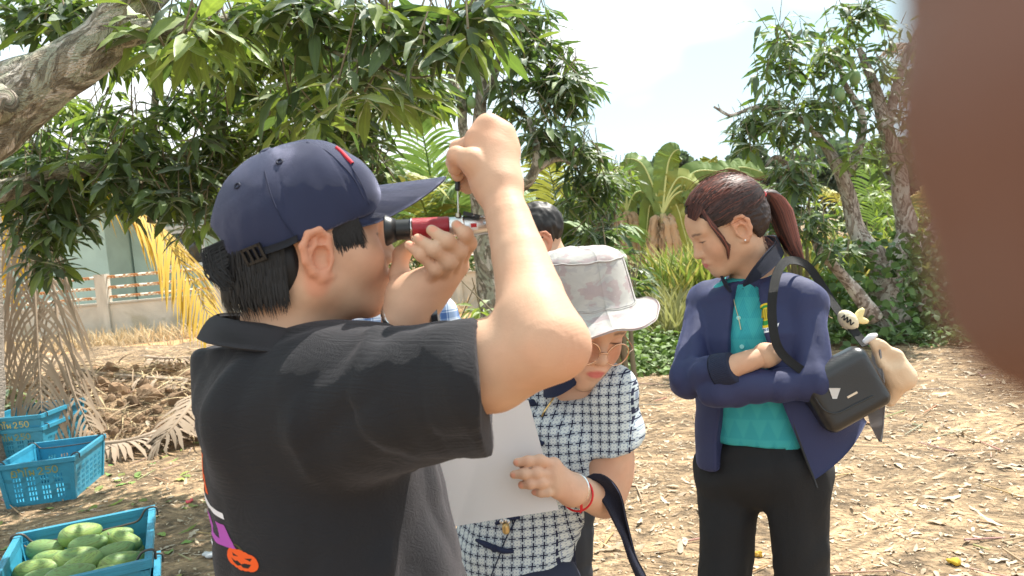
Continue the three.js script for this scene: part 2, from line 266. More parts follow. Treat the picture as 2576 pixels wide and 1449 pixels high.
// rough clods and straw on the bank
{
  const r = rng(19), clod = [], straw = []; const G = new THREE.IcosahedronGeometry(1, 1); { const p = G.attributes.position; for (let i = 0; i < p.count; i++) { const k = 1 + 0.35 * noise(p.getX(i) * 2, p.getY(i) * 2, p.getZ(i) * 2); p.setXYZ(i, p.getX(i) * k, p.getY(i) * k * 0.7, p.getZ(i) * k); } G.computeVertexNormals(); }
  for (let i = 0; i < 1500; i++) { const left = r() < 0.72, x = left ? -7.5 + r() * 8 : 0.9 + r() * 2.4, z = left ? -6.3 - r() * 2.2 : -9.6 - r() * 2.2, s = 0.02 + 0.09 * r() * r(), k = 0.6 + r() * 0.7; clod.push({ m: MX(V(x, gh(x, z) + s * 0.2, z), EU(r() * 6, r() * 6, r() * 6), s), c: C(0.25 * k, 0.16 * k, 0.095 * k) }); }
  tag(instanced('soil_clods', G, mat([1, 1, 1], 0.97), clod), 'reddish brown clods of earth along the bank', 'soil', null, 'stuff');
  const sg = leafGeo(0.03, 0.4, 0.3, 0, 5);
  for (let i = 0; i < 5200; i++) { const x = -9 + r() * 8.8, z = -6.2 - r() * 2.6, k = 0.6 + r() * 0.6, d = r(); straw.push({ m: MX(V(x, gh(x, z) + 0.01 + r() * 0.09, z), EU((r() - 0.5) * 1.2, r() * 6.28, (r() - 0.4) * 1.0), 0.12 + 0.4 * r()), c: d < 0.5 ? C(0.52 * k, 0.40 * k, 0.23 * k) : C(0.34 * k, 0.24 * k, 0.15 * k) }); }
  tag(instanced('dry_straw', sg, mat([1, 1, 1], 0.85), straw), 'tangle of dry straw and frond bits heaped along the bank', 'straw', null, 'stuff');
}
// ---------------------------------------------------------------- trees and other plants
const barkTex = dataTex(512, (u, v) => { const n = tfbm(u, v, 6, 3), l = sstep(0.02, 0.16, tfbm(u, v, 7, 22)), w = sstep(0.16, 0.24, tfbm(u, v, 11, 41)), d = sstep(0.1, 0.26, tfbm(u, v, 18, 60)); let c = [0.58 + 0.3 * n, 0.54 + 0.27 * n, 0.47 + 0.24 * n]; c = tint(c, [0.68, 0.68, 0.60], l * 0.85); c = tint(c, [0.86, 0.81, 0.76], w * 0.8); return tint(c, [0.36, 0.32, 0.27], d * 0.55); }, true);
const barkBump = dataTex(256, (u, v) => 0.5 + 0.35 * tfbm(u, v, 9, 3) + 0.35 * tnoise(u, v, 38, 8));
const barkA = mat([0.92, 0.92, 0.92], 0.92, { map: rep(barkTex, 2.2, 1.4), bumpMap: rep(barkBump, 5, 3.5), bumpScale: 0.014 });
const bark = barkA, barkP = mat([1, 1, 1], 0.92, { map: rep(dataTex(512, (u, v) => { const n = tfbm(u, v, 6, 8), l = sstep(0.0, 0.14, tfbm(u, v, 9, 25)), d = sstep(0.06, 0.2, tfbm(u, v, 16, 63)); let c = tint([0.70 + 0.2 * n, 0.64 + 0.2 * n, 0.60 + 0.2 * n], [0.80, 0.77, 0.73], l); return tint(c, [0.40, 0.34, 0.29], d * 0.75); }, true), 1.6, 1.2), bumpMap: rep(barkBump, 4, 3), bumpScale: 0.012 });
const twigM = mat([0.2, 0.16, 0.1], 0.9);
const leafTex = dataTex(64, (u, v) => { const m = Math.abs(v - 0.5), rib = m < 0.035 ? 1 : 0, vn = Math.abs(((u * 9 + m * 4) % 1) - 0.5) < 0.09 ? 0.07 : 0, k = 0.8 + vn + 0.14 * tnoise(u, v, 6, 3); return rib ? [1, 1, 0.9] : [k, k, k]; }, false, 32);
const leafMs = [[0.108, 0.19, 0.034], [0.165, 0.275, 0.04], [0.072, 0.135, 0.034], [0.29, 0.40, 0.05]].map(c => mat(c, 0.92, { map: leafTex, transmission: 0.58, thickness: 0, clearcoat: 0.5, clearcoatRoughness: 0.34 }));
const leafI = mat([1, 1, 1], 0.92, { map: leafTex, transmission: 0.58, thickness: 0, clearcoat: 0.5, clearcoatRoughness: 0.34 });
const mangoLeaf = [leafGeo(0.25, 0.32, 0.25, 0.16), leafGeo(0.22, 0.4, 0.45, 0.22), leafGeo(0.27, 0.25, 0.1, 0.12)];
const twigG = new THREE.CylinderGeometry(0.003, 0.0055, 1, 5);
const camI = camera.matrixWorld.clone().invert();
/** whorls: [{p, dir, n, s}] -> leaves; the largest `own` in view are meshes of their own, the rest one mass */
function leaves(top, whorls, own, seed, pal = 0, gap = null) {
  const r = rng(seed), all = [];
  for (const w of whorls) {
    const n = w.n || 10, up = w.dir || V(0, 1, 0), ph = r() * 6.28;
    for (let i = 0; i < n; i++) {
      const a = ph + i * 2.4 + (r() - 0.5) * 0.5, h = Math.cos(a), k = Math.sin(a), droop = -0.25 - r() * 0.95 + (i < n * 0.3 ? 0.5 : 0), d = V(h, droop, k).addScaledVector(up, 0.25).normalize(), s = w.s * (0.55 + r() * 0.7), p = w.p.clone().addScaledVector(d, 0.02 + r() * 0.03).add(V((r() - 0.5) * w.s * 0.35, (r() - 0.5) * w.s * 0.4, (r() - 0.5) * w.s * 0.35));
      if (gap && gap(p)) continue;
      const X = d, Z = X.clone().cross(V(0, 1, 0)).normalize().applyAxisAngle(X, (r() - 0.5) * 1.1), Y = Z.clone().cross(X), m = new THREE.Matrix4().makeBasis(X.clone().multiplyScalar(s), Y.multiplyScalar(s), Z.multiplyScalar(s)).setPosition(p);
      const q = p.clone().addScaledVector(d, s * 0.5).applyMatrix4(camI), ok = q.z < -0.5 && Math.abs(q.x / q.z) < 0.69 && Math.abs(q.y / q.z) < 0.39;
      const t = r(), c = w.young ? 3 : t < 0.42 ? 0 : t < 0.64 ? 2 : t < 0.88 ? 1 : 3; all.push({ m, g: Math.floor(r() * 3), c, see: ok ? s / -q.z : 0, k: 0.75 + r() * 0.5 });
    }
  }
  const tw = whorls.map(w => ({ m: MX(w.p.clone().add(V(0, 0.09, 0)).sub(top.position), EU((r() - 0.5) * 1.3, r() * 6.28, (r() - 0.5) * 1.3), V(1, 0.16 + r() * 0.2, 1)) })); instanced('twigs', twigG, twigM, tw, top).userData.kind = 'stuff';
  all.sort((a, b) => b.see - a.see); const rest = [[], [], []];
  all.forEach((l, i) => { if (i < own && l.see > 0.004) { const o = part('leaf', mangoLeaf[l.g], leafMs[(l.c + pal) % 4], top); o.matrixAutoUpdate = false; l.m.decompose(o.position, o.quaternion, o.scale); o.position.sub(top.position); o.matrixAutoUpdate = true; o.updateMatrix(); } else { const c = leafMs[l.c].color; rest[l.g].push({ m: l.m.clone().premultiply(new THREE.Matrix4().makeTranslation(-top.position.x, -top.position.y, -top.position.z)), c: C(c.r * l.k, c.g * l.k, c.b * l.k) }); } });
  rest.forEach((l, i) => { if (l.length) instanced('foliage', mangoLeaf[i], leafI, l, top).userData.kind = 'stuff'; });
}
/** whorls inside blobs [u, v, d, radius across (px), radius down (px), radius in depth (m), count, leaf size] */
function blobs(list, seed) { const r = rng(seed), out = []; for (const [u, v, d, ru, rv, rd, n, s, nl, young] of list) for (let i = 0; i < n; i++) { let a, b, c; do { a = r() * 2 - 1; b = r() * 2 - 1; c = r() * 2 - 1; } while (a * a + b * b + c * c > 1); out.push({ p: P(u + a * ru, v + b * rv, d + c * rd), n: (nl || 10) + Math.floor(r() * 4), s: s * (0.85 + r() * 0.3), young: young && r() < young }); } return out; }
function boughs(top, list, name, seg = 5, bark = barkA) { for (const [pts, radii] of list) wpart(name, limb(pts.map(PL), radii, 12, seg, 0.16, pts[0][0] * 0.01), bark, top); }

// the mango tree on the left whose boughs shade the group; its trunk stands out of the picture
{
  const base = V(-4.1, 0, -2.6), t = thing('mango_tree', 'mango tree whose lichen covered bough arches over the person in the navy cap', 'tree', base);
  const w = l => l.map(a => V(...a));
  wpart('trunk', limb(w([[-4.1, -0.05, -2.6], [-4.05, 0.6, -2.62], [-3.7, 1.15, -2.75], [-3.2, 1.5, -2.9]]), [0.24, 0.19, 0.17, 0.15], 16, 5, 0.12, 3), bark, t);
  const b0 = [[-520, 700, 2.9], [-260, 470, 2.95], [-60, 330, 3.0], [90, 226, 3.05], [235, 120, 3.1], [335, 20, 3.15], [400, -140, 3.25], [470, -420, 3.4]];
  boughs(t, [[b0, [0.16, 0.14, 0.125, 0.112, 0.098, 0.088, 0.07, 0.05]],
    [[[300, 85, 3.1], [370, 78, 3.1], [450, 80, 3.1], [540, 68, 3.15], [610, 45, 3.2], [690, 42, 3.25], [800, 5, 3.3], [960, -80, 3.4]], [0.06, 0.05, 0.043, 0.04, 0.036, 0.034, 0.024, 0.015]],
    [[[-300, 330, 3.6], [-60, 225, 3.7], [80, 170, 3.8], [200, 125, 3.9], [330, 60, 4.1], [450, -60, 4.3]], [0.1, 0.08, 0.07, 0.06, 0.05, 0.04]],
    [[[-420, 560, 4.2], [-100, 505, 4.4], [40, 470, 4.5], [120, 440, 4.6], [200, 428, 4.7], [330, 400, 4.9], [500, 395, 5.0]], [0.1, 0.075, 0.062, 0.05, 0.045, 0.032, 0.018]],
    [[[560, 460, 5.2], [552, 340, 5.2], [548, 250, 5.2], [560, 120, 5.2], [600, 0, 5.2]], [0.05, 0.042, 0.04, 0.032, 0.02]],
    [[[380, 560, 5.4], [385, 340, 5.3], [392, 200, 5.2], [390, 60, 5.1]], [0.03, 0.027, 0.022, 0.012]],
    [[[700, 40, 3.25], [770, 90, 3.2], [860, 140, 3.15], [960, 170, 3.1], [1040, 195, 3.1], [1100, 188, 3.1]], [0.013, 0.011, 0.009, 0.007, 0.005, 0.003]],
    [[[900, -60, 3.3], [1000, 30, 3.3], [1120, 35, 3.3], [1230, 20, 3.35], [1340, 8, 3.4]], [0.016, 0.013, 0.01, 0.007, 0.002]],
    [[[960, 380, 5.0], [880, 340, 4.9], [820, 330, 4.9], [700, 340, 5.0]], [0.008, 0.012, 0.014, 0.018]]], 'bough');
  { const F = limb([[-10, 262, 2.92], [15, 250, 2.86]].map(PL), [0.075, 0.045], 14, 3, 0.25, 7); wpart('knot', F, bark, t); }
  // leaves: large ones along the near bough, a dense curtain behind
  const ws = blobs([
    [1000, 50, 3.15, 330, 70, 0.35, 22, 0.21, 8, 0.25], [740, 30, 3.2, 190, 50, 0.3, 11, 0.2, 8, 0.4], [1130, 90, 3.2, 120, 80, 0.25, 10, 0.22, 8], [940, 190, 3.1, 110, 50, 0.2, 7, 0.2, 7, 0.7], [790, 250, 3.3, 80, 70, 0.3, 7, 0.2, 9, 0.3], [480, 40, 3.0, 150, 60, 0.3, 9, 0.22, 6, 0.4], [120, 30, 4.2, 190, 80, 0.5, 36, 0.2, 9, 0.2], [390, 110, 3.1, 60, 25, 0.15, 3, 0.24, 6, 0.6],
    [300, 330, 5.2, 360, 110, 0.9, 70, 0.19, 10, 0.6], [700, 250, 5.2, 260, 170, 0.9, 80, 0.19, 10, 0.6], [280, 440, 4.9, 300, 70, 0.6, 52, 0.2, 11, 0.15], [60, 420, 5.0, 150, 130, 0.6, 34, 0.18, 10], [430, 505, 4.8, 130, 35, 0.4, 14, 0.19, 10], [120, 560, 4.9, 120, 60, 0.4, 24, 0.18, 10], [560, 430, 5.2, 90, 90, 0.5, 26, 0.18, 10], [880, 330, 5.0, 120, 90, 0.6, 32, 0.18, 10], [980, 240, 4.6, 130, 80, 0.5, 22, 0.19, 9, 0.2], [600, 120, 4.6, 420, 90, 0.7, 82, 0.19, 10, 0.6], [115, 650, 4.9, 40, 40, 0.2, 5, 0.18, 10], [510, 560, 4.7, 40, 40, 0.2, 3, 0.17, 9, 0.5], [940, 430, 5.0, 60, 40, 0.3, 6, 0.18, 9]], 301);
  // gaps where the sun comes through: each is a disc round a sunlit spot, followed up along the sun's rays
  const spots = [[960, 870, 0.85, 0.13], [1080, 860, 0.83, 0.12], [1000, 480, 0.98, 0.12], [880, 420, 0.93, 0.07], [1260, 470, 0.9, 0.09], [1290, 640, 0.85, 0.07], [1400, 880, 0.78, 0.07], [850, 900, 0.87, 0.1]].map(([u, v, d, q]) => [P(u, v, d), q]);
  const dap = rng(91); for (let i = 0; i < 90; i++) spots.push([V(-4.5 + dap() * 5, 0, -7 + dap() * 6), 0.06 + dap() * 0.13]);
  const gap = p => { for (const [c, q] of spots) { const d = p.clone().sub(c), k = d.dot(SUN); if (k > 0 && d.addScaledVector(SUN, -k).length() < q + 0.15) return true; } return false; };
  leaves(t, ws, 300, 31);
  // the crown goes on above and behind the camera: this is what shades the group
  const r = rng(57), over = []; for (let i = 0; i < 430; i++) { const x = -5.5 + r() * 6.4, z = -6.8 + r() * 9.0, y = 3.5 + r() * 2.2; const q = V(x, y, z).applyMatrix4(camI); if (q.z < -0.3 && Math.abs(q.y / q.z) < 0.43 && Math.abs(q.x / q.z) < 0.75) continue; over.push({ p: V(x, y, z), n: 11, s: 0.2 }); }
  leaves(t, over, 0, 58, 0, gap);
  boughs(t, [[[[470, -420, 3.4], [700, -900, 3.2], [1100, -1500, 2.8]], [0.05, 0.04, 0.02]]], 'bough');
  wpart('bough', limb(w([[-3.6, 1.2, -2.78], [-3.5, 2.4, -1.6], [-2.8, 3.6, -0.6], [-1.4, 4.4, 0.2]]), [0.12, 0.1, 0.07, 0.03], 12, 5, 0.12, 5), bark, t);
}
// the mango tree behind the raised hand
{
  const base = onGround(1228, 1050), t = thing('mango_tree', 'slender mango tree with grey lichen trunk rising behind the raised fist', 'tree', base), d = -base.clone().applyMatrix4(camI).z;
  boughs(t, [[[[1240, 1060, d], [1236, 860, d], [1222, 700, d], [1205, 520, d], [1202, 400, d], [1208, 250, d], [1212, 120, d], [1200, -40, d]], [0.11, 0.095, 0.085, 0.08, 0.06, 0.055, 0.048, 0.035]],
    [[[1203, 480, d], [1260, 440, d - 0.2], [1310, 470, d - 0.3], [1345, 430, d - 0.4], [1350, 380, d - 0.4], [1330, 300, d - 0.3]], [0.05, 0.045, 0.045, 0.04, 0.035, 0.02]],
    [[[1212, 420, d], [1165, 330, d + 0.1], [1160, 260, d + 0.1], [1120, 160, d + 0.2]], [0.05, 0.045, 0.04, 0.02]],
    [[[1208, 250, d], [1240, 200, d], [1262, 110, d], [1300, 20, d + 0.1]], [0.035, 0.03, 0.028, 0.018]],
    [[[1345, 430, d - 0.4], [1400, 400, d - 0.4], [1450, 420, d - 0.3]], [0.03, 0.02, 0.01]]], 'bough');
  leaves(t, blobs([[1330, 90, d, 60, 120, 0.5, 24, 0.21, 11], [1230, 60, d, 130, 90, 0.5, 14, 0.2, 10], [1420, 210, d, 75, 70, 0.4, 30, 0.2, 11], [1380, 330, d - 0.2, 60, 60, 0.4, 15, 0.2, 11], [1450, 390, d, 60, 40, 0.4, 14, 0.19, 11], [1470, 480, d + 0.3, 75, 60, 0.4, 22, 0.19, 11], [1300, 250, d + 0.2, 60, 90, 0.4, 14, 0.19, 9], [1130, 210, d + 0.2, 80, 70, 0.4, 12, 0.19, 9], [1060, 130, d + 0.3, 90, 80, 0.4, 12, 0.19, 9], [1540, 460, d + 0.6, 30, 40, 0.3, 5, 0.19, 10]], 411), 220, 42);
  leaves(t, blobs([[1190, 795, 4.6, 30, 30, 0.15, 3, 0.17, 8, 0.5]], 417), 30, 44);
  fruit(t, [[1185, 258, d - 0.1, 0.05]]);
}
function fruit(top, list) { const g = new THREE.SphereGeometry(1, 16, 12), m = mat([0.2, 0.3, 0.13], 0.5); for (const [u, v, d, s] of list) { const o = part('mango', g, m, top); o.position.copy(P(u, v, d)).sub(top.position); o.scale.set(s * 0.78, s * 1.1, s * 0.75); } }
// the many stemmed mango tree on the right
{
  const base = onGround(2232, 858), d = -base.clone().applyMatrix4(camI).z, t = thing('mango_tree', 'many stemmed mango tree with pale blotched bark and hanging green fruit', 'tree', V(base.x, gh(base.x, base.z), base.z));
  boughs(t, [[[[2238, 880, d], [2236, 800, d], [2228, 730, d], [2218, 660, d], [2160, 590, d], [2140, 520, d], [2120, 450, d - 0.1], [2085, 380, d - 0.2], [2050, 330, d - 0.2]], [0.24, 0.2, 0.185, 0.12, 0.1, 0.09, 0.075, 0.06, 0.03]],
    [[[2225, 740, d], [2245, 660, d], [2280, 590, d + 0.1], [2268, 500, d + 0.1], [2260, 420, d + 0.1], [2230, 330, d], [2200, 220, d], [2160, 120, d]], [0.17, 0.12, 0.11, 0.1, 0.09, 0.08, 0.06, 0.03]],
    [[[2310, 790, d + 0.4], [2302, 700, d + 0.4], [2290, 650, d + 0.4], [2335, 600, d + 0.4], [2360, 560, d + 0.4], [2368, 480, d + 0.5], [2390, 380, d + 0.6]], [0.12, 0.1, 0.09, 0.08, 0.07, 0.06, 0.04]],
    [[[2200, 800, d - 0.5], [2140, 720, d - 0.6], [2090, 660, d - 0.7], [2060, 630, d - 0.7], [2040, 570, d - 0.7]], [0.09, 0.065, 0.055, 0.045, 0.02]],
    [[[2120, 450, d - 0.1], [2150, 400, d], [2170, 300, d], [2120, 200, d], [2105, 120, d]], [0.06, 0.055, 0.045, 0.03, 0.015]],
    [[[2040, 450, d - 0.3], [1985, 420, d - 0.3], [1950, 395, d - 0.3], [1925, 420, d - 0.3]], [0.05, 0.035, 0.025, 0.012]], [[[2085, 380, d - 0.2], [2000, 290, d - 0.3], [1900, 270, d - 0.3], [1835, 290, d - 0.3], [1795, 268, d - 0.3]], [0.035, 0.026, 0.02, 0.017, 0.012]], [[[1835, 290, d - 0.3], [1812, 275, d - 0.3], [1806, 262, d - 0.3]], [0.012, 0.009, 0.005]],
    [[[2230, 330, d], [2260, 200, d], [2300, 100, d], [2350, 20, d]], [0.06, 0.05, 0.04, 0.02]]], 'stem', 5, barkP);
  leaves(t, blobs([[1960, 90, d - 0.3, 55, 60, 0.5, 11, 0.23, 7], [1950, 190, d - 0.3, 60, 70, 0.5, 14, 0.23, 7, 0.1], [2040, 130, d - 0.2, 90, 80, 0.6, 15, 0.23, 7, 0.3], [1990, 300, d - 0.3, 110, 70, 0.6, 30, 0.23, 7, 0.15], [1890, 330, d - 0.4, 50, 45, 0.3, 12, 0.22, 7], [2090, 270, d - 0.2, 70, 80, 0.5, 12, 0.22, 7, 0.2], [2150, 150, d, 90, 120, 0.6, 16, 0.23, 7], [2170, 20, d, 80, 50, 0.6, 12, 0.23, 7], [2260, 150, d, 90, 120, 0.6, 13, 0.23, 7], [2240, 330, d, 110, 90, 0.6, 14, 0.23, 7], [2350, 250, d + 0.3, 100, 160, 0.6, 18, 0.23, 7], [1990, 440, d - 0.6, 70, 40, 0.4, 15, 0.21, 7], [2180, 400, d - 0.3, 60, 45, 0.4, 9, 0.22, 7, 0.4], [2050, 560, d - 0.8, 60, 50, 0.4, 11, 0.2, 10], [2110, 620, d - 0.9, 45, 30, 0.3, 6, 0.2, 10], [2430, 540, d + 0.6, 70, 120, 0.4, 14, 0.22, 7], [2470, 720, d + 0.6, 80, 90, 0.5, 14, 0.2, 11]], 511), 260, 52);
  fruit(t, [[2150, 195, d - 0.5, 0.075], [2112, 238, d - 0.5, 0.07], [2092, 228, d - 0.3, 0.06]]);
  // heart-leaved creeper round its foot
  const r = rng(65), v = []; for (let i = 0; i < 1500; i++) { const a = r() * 6.28, h = Math.pow(r(), 1.3) * 1.05, k = 0.24 + 0.55 * r() * (1 - h * 0.75), x = base.x - 0.05 + Math.cos(a) * k * 1.5, z = base.z + Math.sin(a) * k, g = 0.6 + r() * 0.7; v.push({ m: MX(V(x, gh(x, z) + h + 0.02, z), EU(r() * 1.4 - 0.4, r() * 6.28, r() * 1.2 - 1), 0.07 + r() * 0.05), c: C(0.10 * g, 0.19 * g, 0.035 * g) }); }
  const o = instanced('creeper', leafGeo(0.8, 0.15, 0.3, 0.05, 4), mat([1, 1, 1], 0.9, { transmission: 0.35, thickness: 0, clearcoat: 0.3, clearcoatRoughness: 0.4 }), v); tag(o, 'heart leaved green creeper wrapped round the foot of the many stemmed tree', 'creeper', null, 'stuff');
}
/** coconut frond: a midrib with two rows of drooping leaflets */
function frondGeo(pts, nl, len, wid, hang, seed, r0 = 0.018, miss = 0) {
  const r = rng(seed), cv = new THREE.CatmullRomCurve3(pts), list = [limb(pts, pts.map((p, i) => lerp(r0, 0.003, i / (pts.length - 1))), 6, 4)], pos = [], uv = [], idx = [];
  for (let i = 0; i < nl; i++) for (const s of [-1, 1]) {
    if (r() < miss) continue; const t = 0.06 + 0.94 * (i + r() * 0.5) / nl, c = cv.getPoint(Math.min(t, 1)), T = cv.getTangent(Math.min(t, 1)), side = T.clone().cross(V(0, 1, 0)).normalize().multiplyScalar(s); if (side.lengthSq() < 0.1) side.set(s, 0, 0);
    const L = len * (0.55 + 0.45 * Math.sin(Math.PI * Math.min(1, t * 0.95 + 0.1))) * (0.85 + r() * 0.3), h = hang * (0.7 + r() * 0.6), d = side.clone().multiplyScalar(0.75).addScaledVector(T, 0.65).add(V(0, 0.1, 0)).normalize(), wv = T.clone().cross(d).cross(d).normalize().multiplyScalar(wid * 0.5), o = pos.length / 3;
    for (let k = 0; k <= 4; k++) { const q = k / 4, p = c.clone().addScaledVector(d, L * q * (1 - 0.25 * h * q)).add(V((r() - 0.5) * 0.02, -L * h * q * q, (r() - 0.5) * 0.02)), w = k === 4 ? 0.1 : k === 0 ? 0.6 : 1; for (const e of [-1, 1]) { const a = p.clone().addScaledVector(wv, e * w); pos.push(a.x, a.y, a.z); uv.push(q, e * 0.5 + 0.5); } }
    for (let k = 0; k < 4; k++) { const a = o + k * 2; idx.push(a, a + 1, a + 3, a, a + 3, a + 2); }
  }
  const g = new THREE.BufferGeometry(); g.setAttribute('position', new THREE.Float32BufferAttribute(pos, 3)); g.setAttribute('uv', new THREE.Float32BufferAttribute(uv, 2)); g.setIndex(idx); g.computeVertexNormals(); return merge([list[0], g]);
}
const palmG = mat([0.17, 0.27, 0.055], 0.9, { transmission: 0.42, thickness: 0, clearcoat: 0.3, clearcoatRoughness: 0.4 }), palmY = mat([0.62, 0.40, 0.03], 0.9, { transmission: 0.4, thickness: 0 }), palmD = mat([0.36, 0.27, 0.19], 0.92, { transmission: 0.15, thickness: 0 }), palmYG = mat([0.36, 0.36, 0.06], 0.9, { transmission: 0.42, thickness: 0 });
function palm(label, trunk, fronds, group) {
  const b = trunk[0], t = thing('coconut_palm', label, 'palm', V(b.x, gh(b.x, b.z), b.z), group); if (trunk.length > 1) wpart('trunk', limb(trunk, trunk.map((p, i) => lerp(0.2, 0.13, i / (trunk.length - 1))), 12, 6, 0.1, b.x), mat([0.36, 0.31, 0.26], 0.95, { bumpMap: rep(barkBump, 2, 8), bumpScale: 0.02 }), t);
  fronds.forEach(([pts, m, nl, len, hang, miss, wd], i) => { const f = wpart('frond', frondGeo(pts, nl, len, wd || 0.04, hang, 71 + i + Math.floor(Math.abs(b.x) * 10), 0.02, miss || 0), m, t); }); return t;
}
// left palm: dead fronds hang to the ground, yellow ones above
{
  const b = onGround(-60, 1190), top = V(b.x + 0.25, 3.2, b.z - 0.3), q = l => l.map(PL);
  palm('coconut palm with dead grey fronds hanging to the soil behind the blue crates', [V(b.x, -0.05, b.z), V(b.x + 0.05, 0.8, b.z - 0.1), V(b.x + 0.15, 2, b.z - 0.2), top], [
    [q([[70, 330, 6.9], [78, 560, 6.7], [88, 760, 6.5], [98, 930, 6.35], [108, 1090, 6.2]]), palmD, 46, 0.5, 1.25, 0.15, 0.022],
    [q([[60, 500, 7.0], [130, 700, 6.9], [150, 850, 6.7], [190, 1000, 6.5], [260, 1130, 6.35]]), palmD, 36, 0.42, 1.2, 0.3, 0.022],
    [q([[30, 480, 7.1], [20, 700, 6.9], [5, 880, 6.8], [-20, 1040, 6.6]]), palmD, 30, 0.45, 1.2, 0.25, 0.022],
    [q([[60, 420, 7.2], [10, 520, 7.6], [-40, 640, 7.9], [-80, 780, 8.0]]), palmY, 30, 0.55, 0.9, 0.05, 0.03], [q([[60, 420, 7.2], [40, 480, 7.8], [30, 600, 8.2], [10, 740, 8.3]]), palmY, 26, 0.5, 0.9, 0.05, 0.03],
    [q([[120, 380, 8.0], [250, 460, 8.3], [365, 545, 8.4], [455, 660, 8.4], [530, 805, 8.4]]), palmY, 60, 0.8, 0.55, 0.05, 0.03],
    [q([[250, 330, 8.6], [400, 400, 8.8], [520, 470, 8.8], [600, 560, 8.8]]), palmY, 30, 0.4, 0.6, 0.1, 0.03],
    [q([[60, 380, 7.4], [-20, 300, 7.8], [-150, 330, 8.2]]), palmG, 40, 0.6, 0.9]]);
}
// young palms in the middle distance
{
  const fan = (u, v, d, list, m) => { const c = P(u, v, d); return list.map(([du, dv, dd, len], i) => { const a = P(u, v, d), e = P(u + du, v + dv, d + dd), k = a.clone().lerp(e, 0.5).add(V(0, a.distanceTo(e) * 0.16, 0)); return [[a, a.clone().lerp(k, 0.6), k, k.clone().lerp(e, 0.55).add(V(0, 0.06, 0)), e], Array.isArray(m) ? m[i % m.length] : m, 44, len, 0.45, 0.03, 0.035]; }); };
  const P1 = (u, v) => { const g = onGround(u, v); return g; };
  palm('young green coconut palm between the navy cap brim and the raised fist', [P1(1120, 890)], fan(1120, 700, 9, [[-70, -420, -0.8, 0.75], [-200, -330, -0.6, 0.7], [90, -380, -0.4, 0.75], [-260, -160, -0.3, 0.65], [60, -240, -1.2, 0.7], [-110, -260, -1.5, 0.75], [150, -180, 0.4, 0.65], [200, -60, 0.5, 0.6], [-60, -120, -1.6, 0.6]], [palmG, palmG, palmYG]), 'young coconut palms');
  palm('young green coconut palm seen to the right of the raised forearm', [P1(1440, 850)], fan(1430, 690, 10, [[-130, -220, 0.2, 0.7], [90, -260, 0.3, 0.7], [160, -120, -0.4, 0.65], [-60, -300, -0.6, 0.7], [-150, -60, -0.7, 0.6], [130, -10, -0.8, 0.6], [-20, -130, -1.2, 0.6]], [palmG, palmYG]), 'young coconut palms');
  palm('yellowing coconut palm behind the pale blotched stems', [P1(2260, 760)], fan(2230, 700, 13, [[-160, -230, 0, 0.8], [140, -260, 0, 0.8], [-60, -330, -0.5, 0.8], [220, -130, -0.4, 0.75], [-230, -110, -0.6, 0.75], [50, -200, -1, 0.75], [-100, -60, -1.2, 0.7], [160, -40, -1, 0.7]], [palmYG, palmY, palmG]), 'young coconut palms');
  palm('tall coconut palm with its crown partly behind the blurred finger', [P1(2420, 700), P(2400, 400, 15), P(2390, 180, 15)], fan(2390, 180, 15, [[-130, 60, 0, 0.9], [-90, 160, 0.4, 0.9], [-150, -60, 0.2, 0.9], [120, -60, 0, 0.9], [130, 90, 0, 0.9], [0, 170, -0.5, 0.9]], [palmD, palmG]));
}
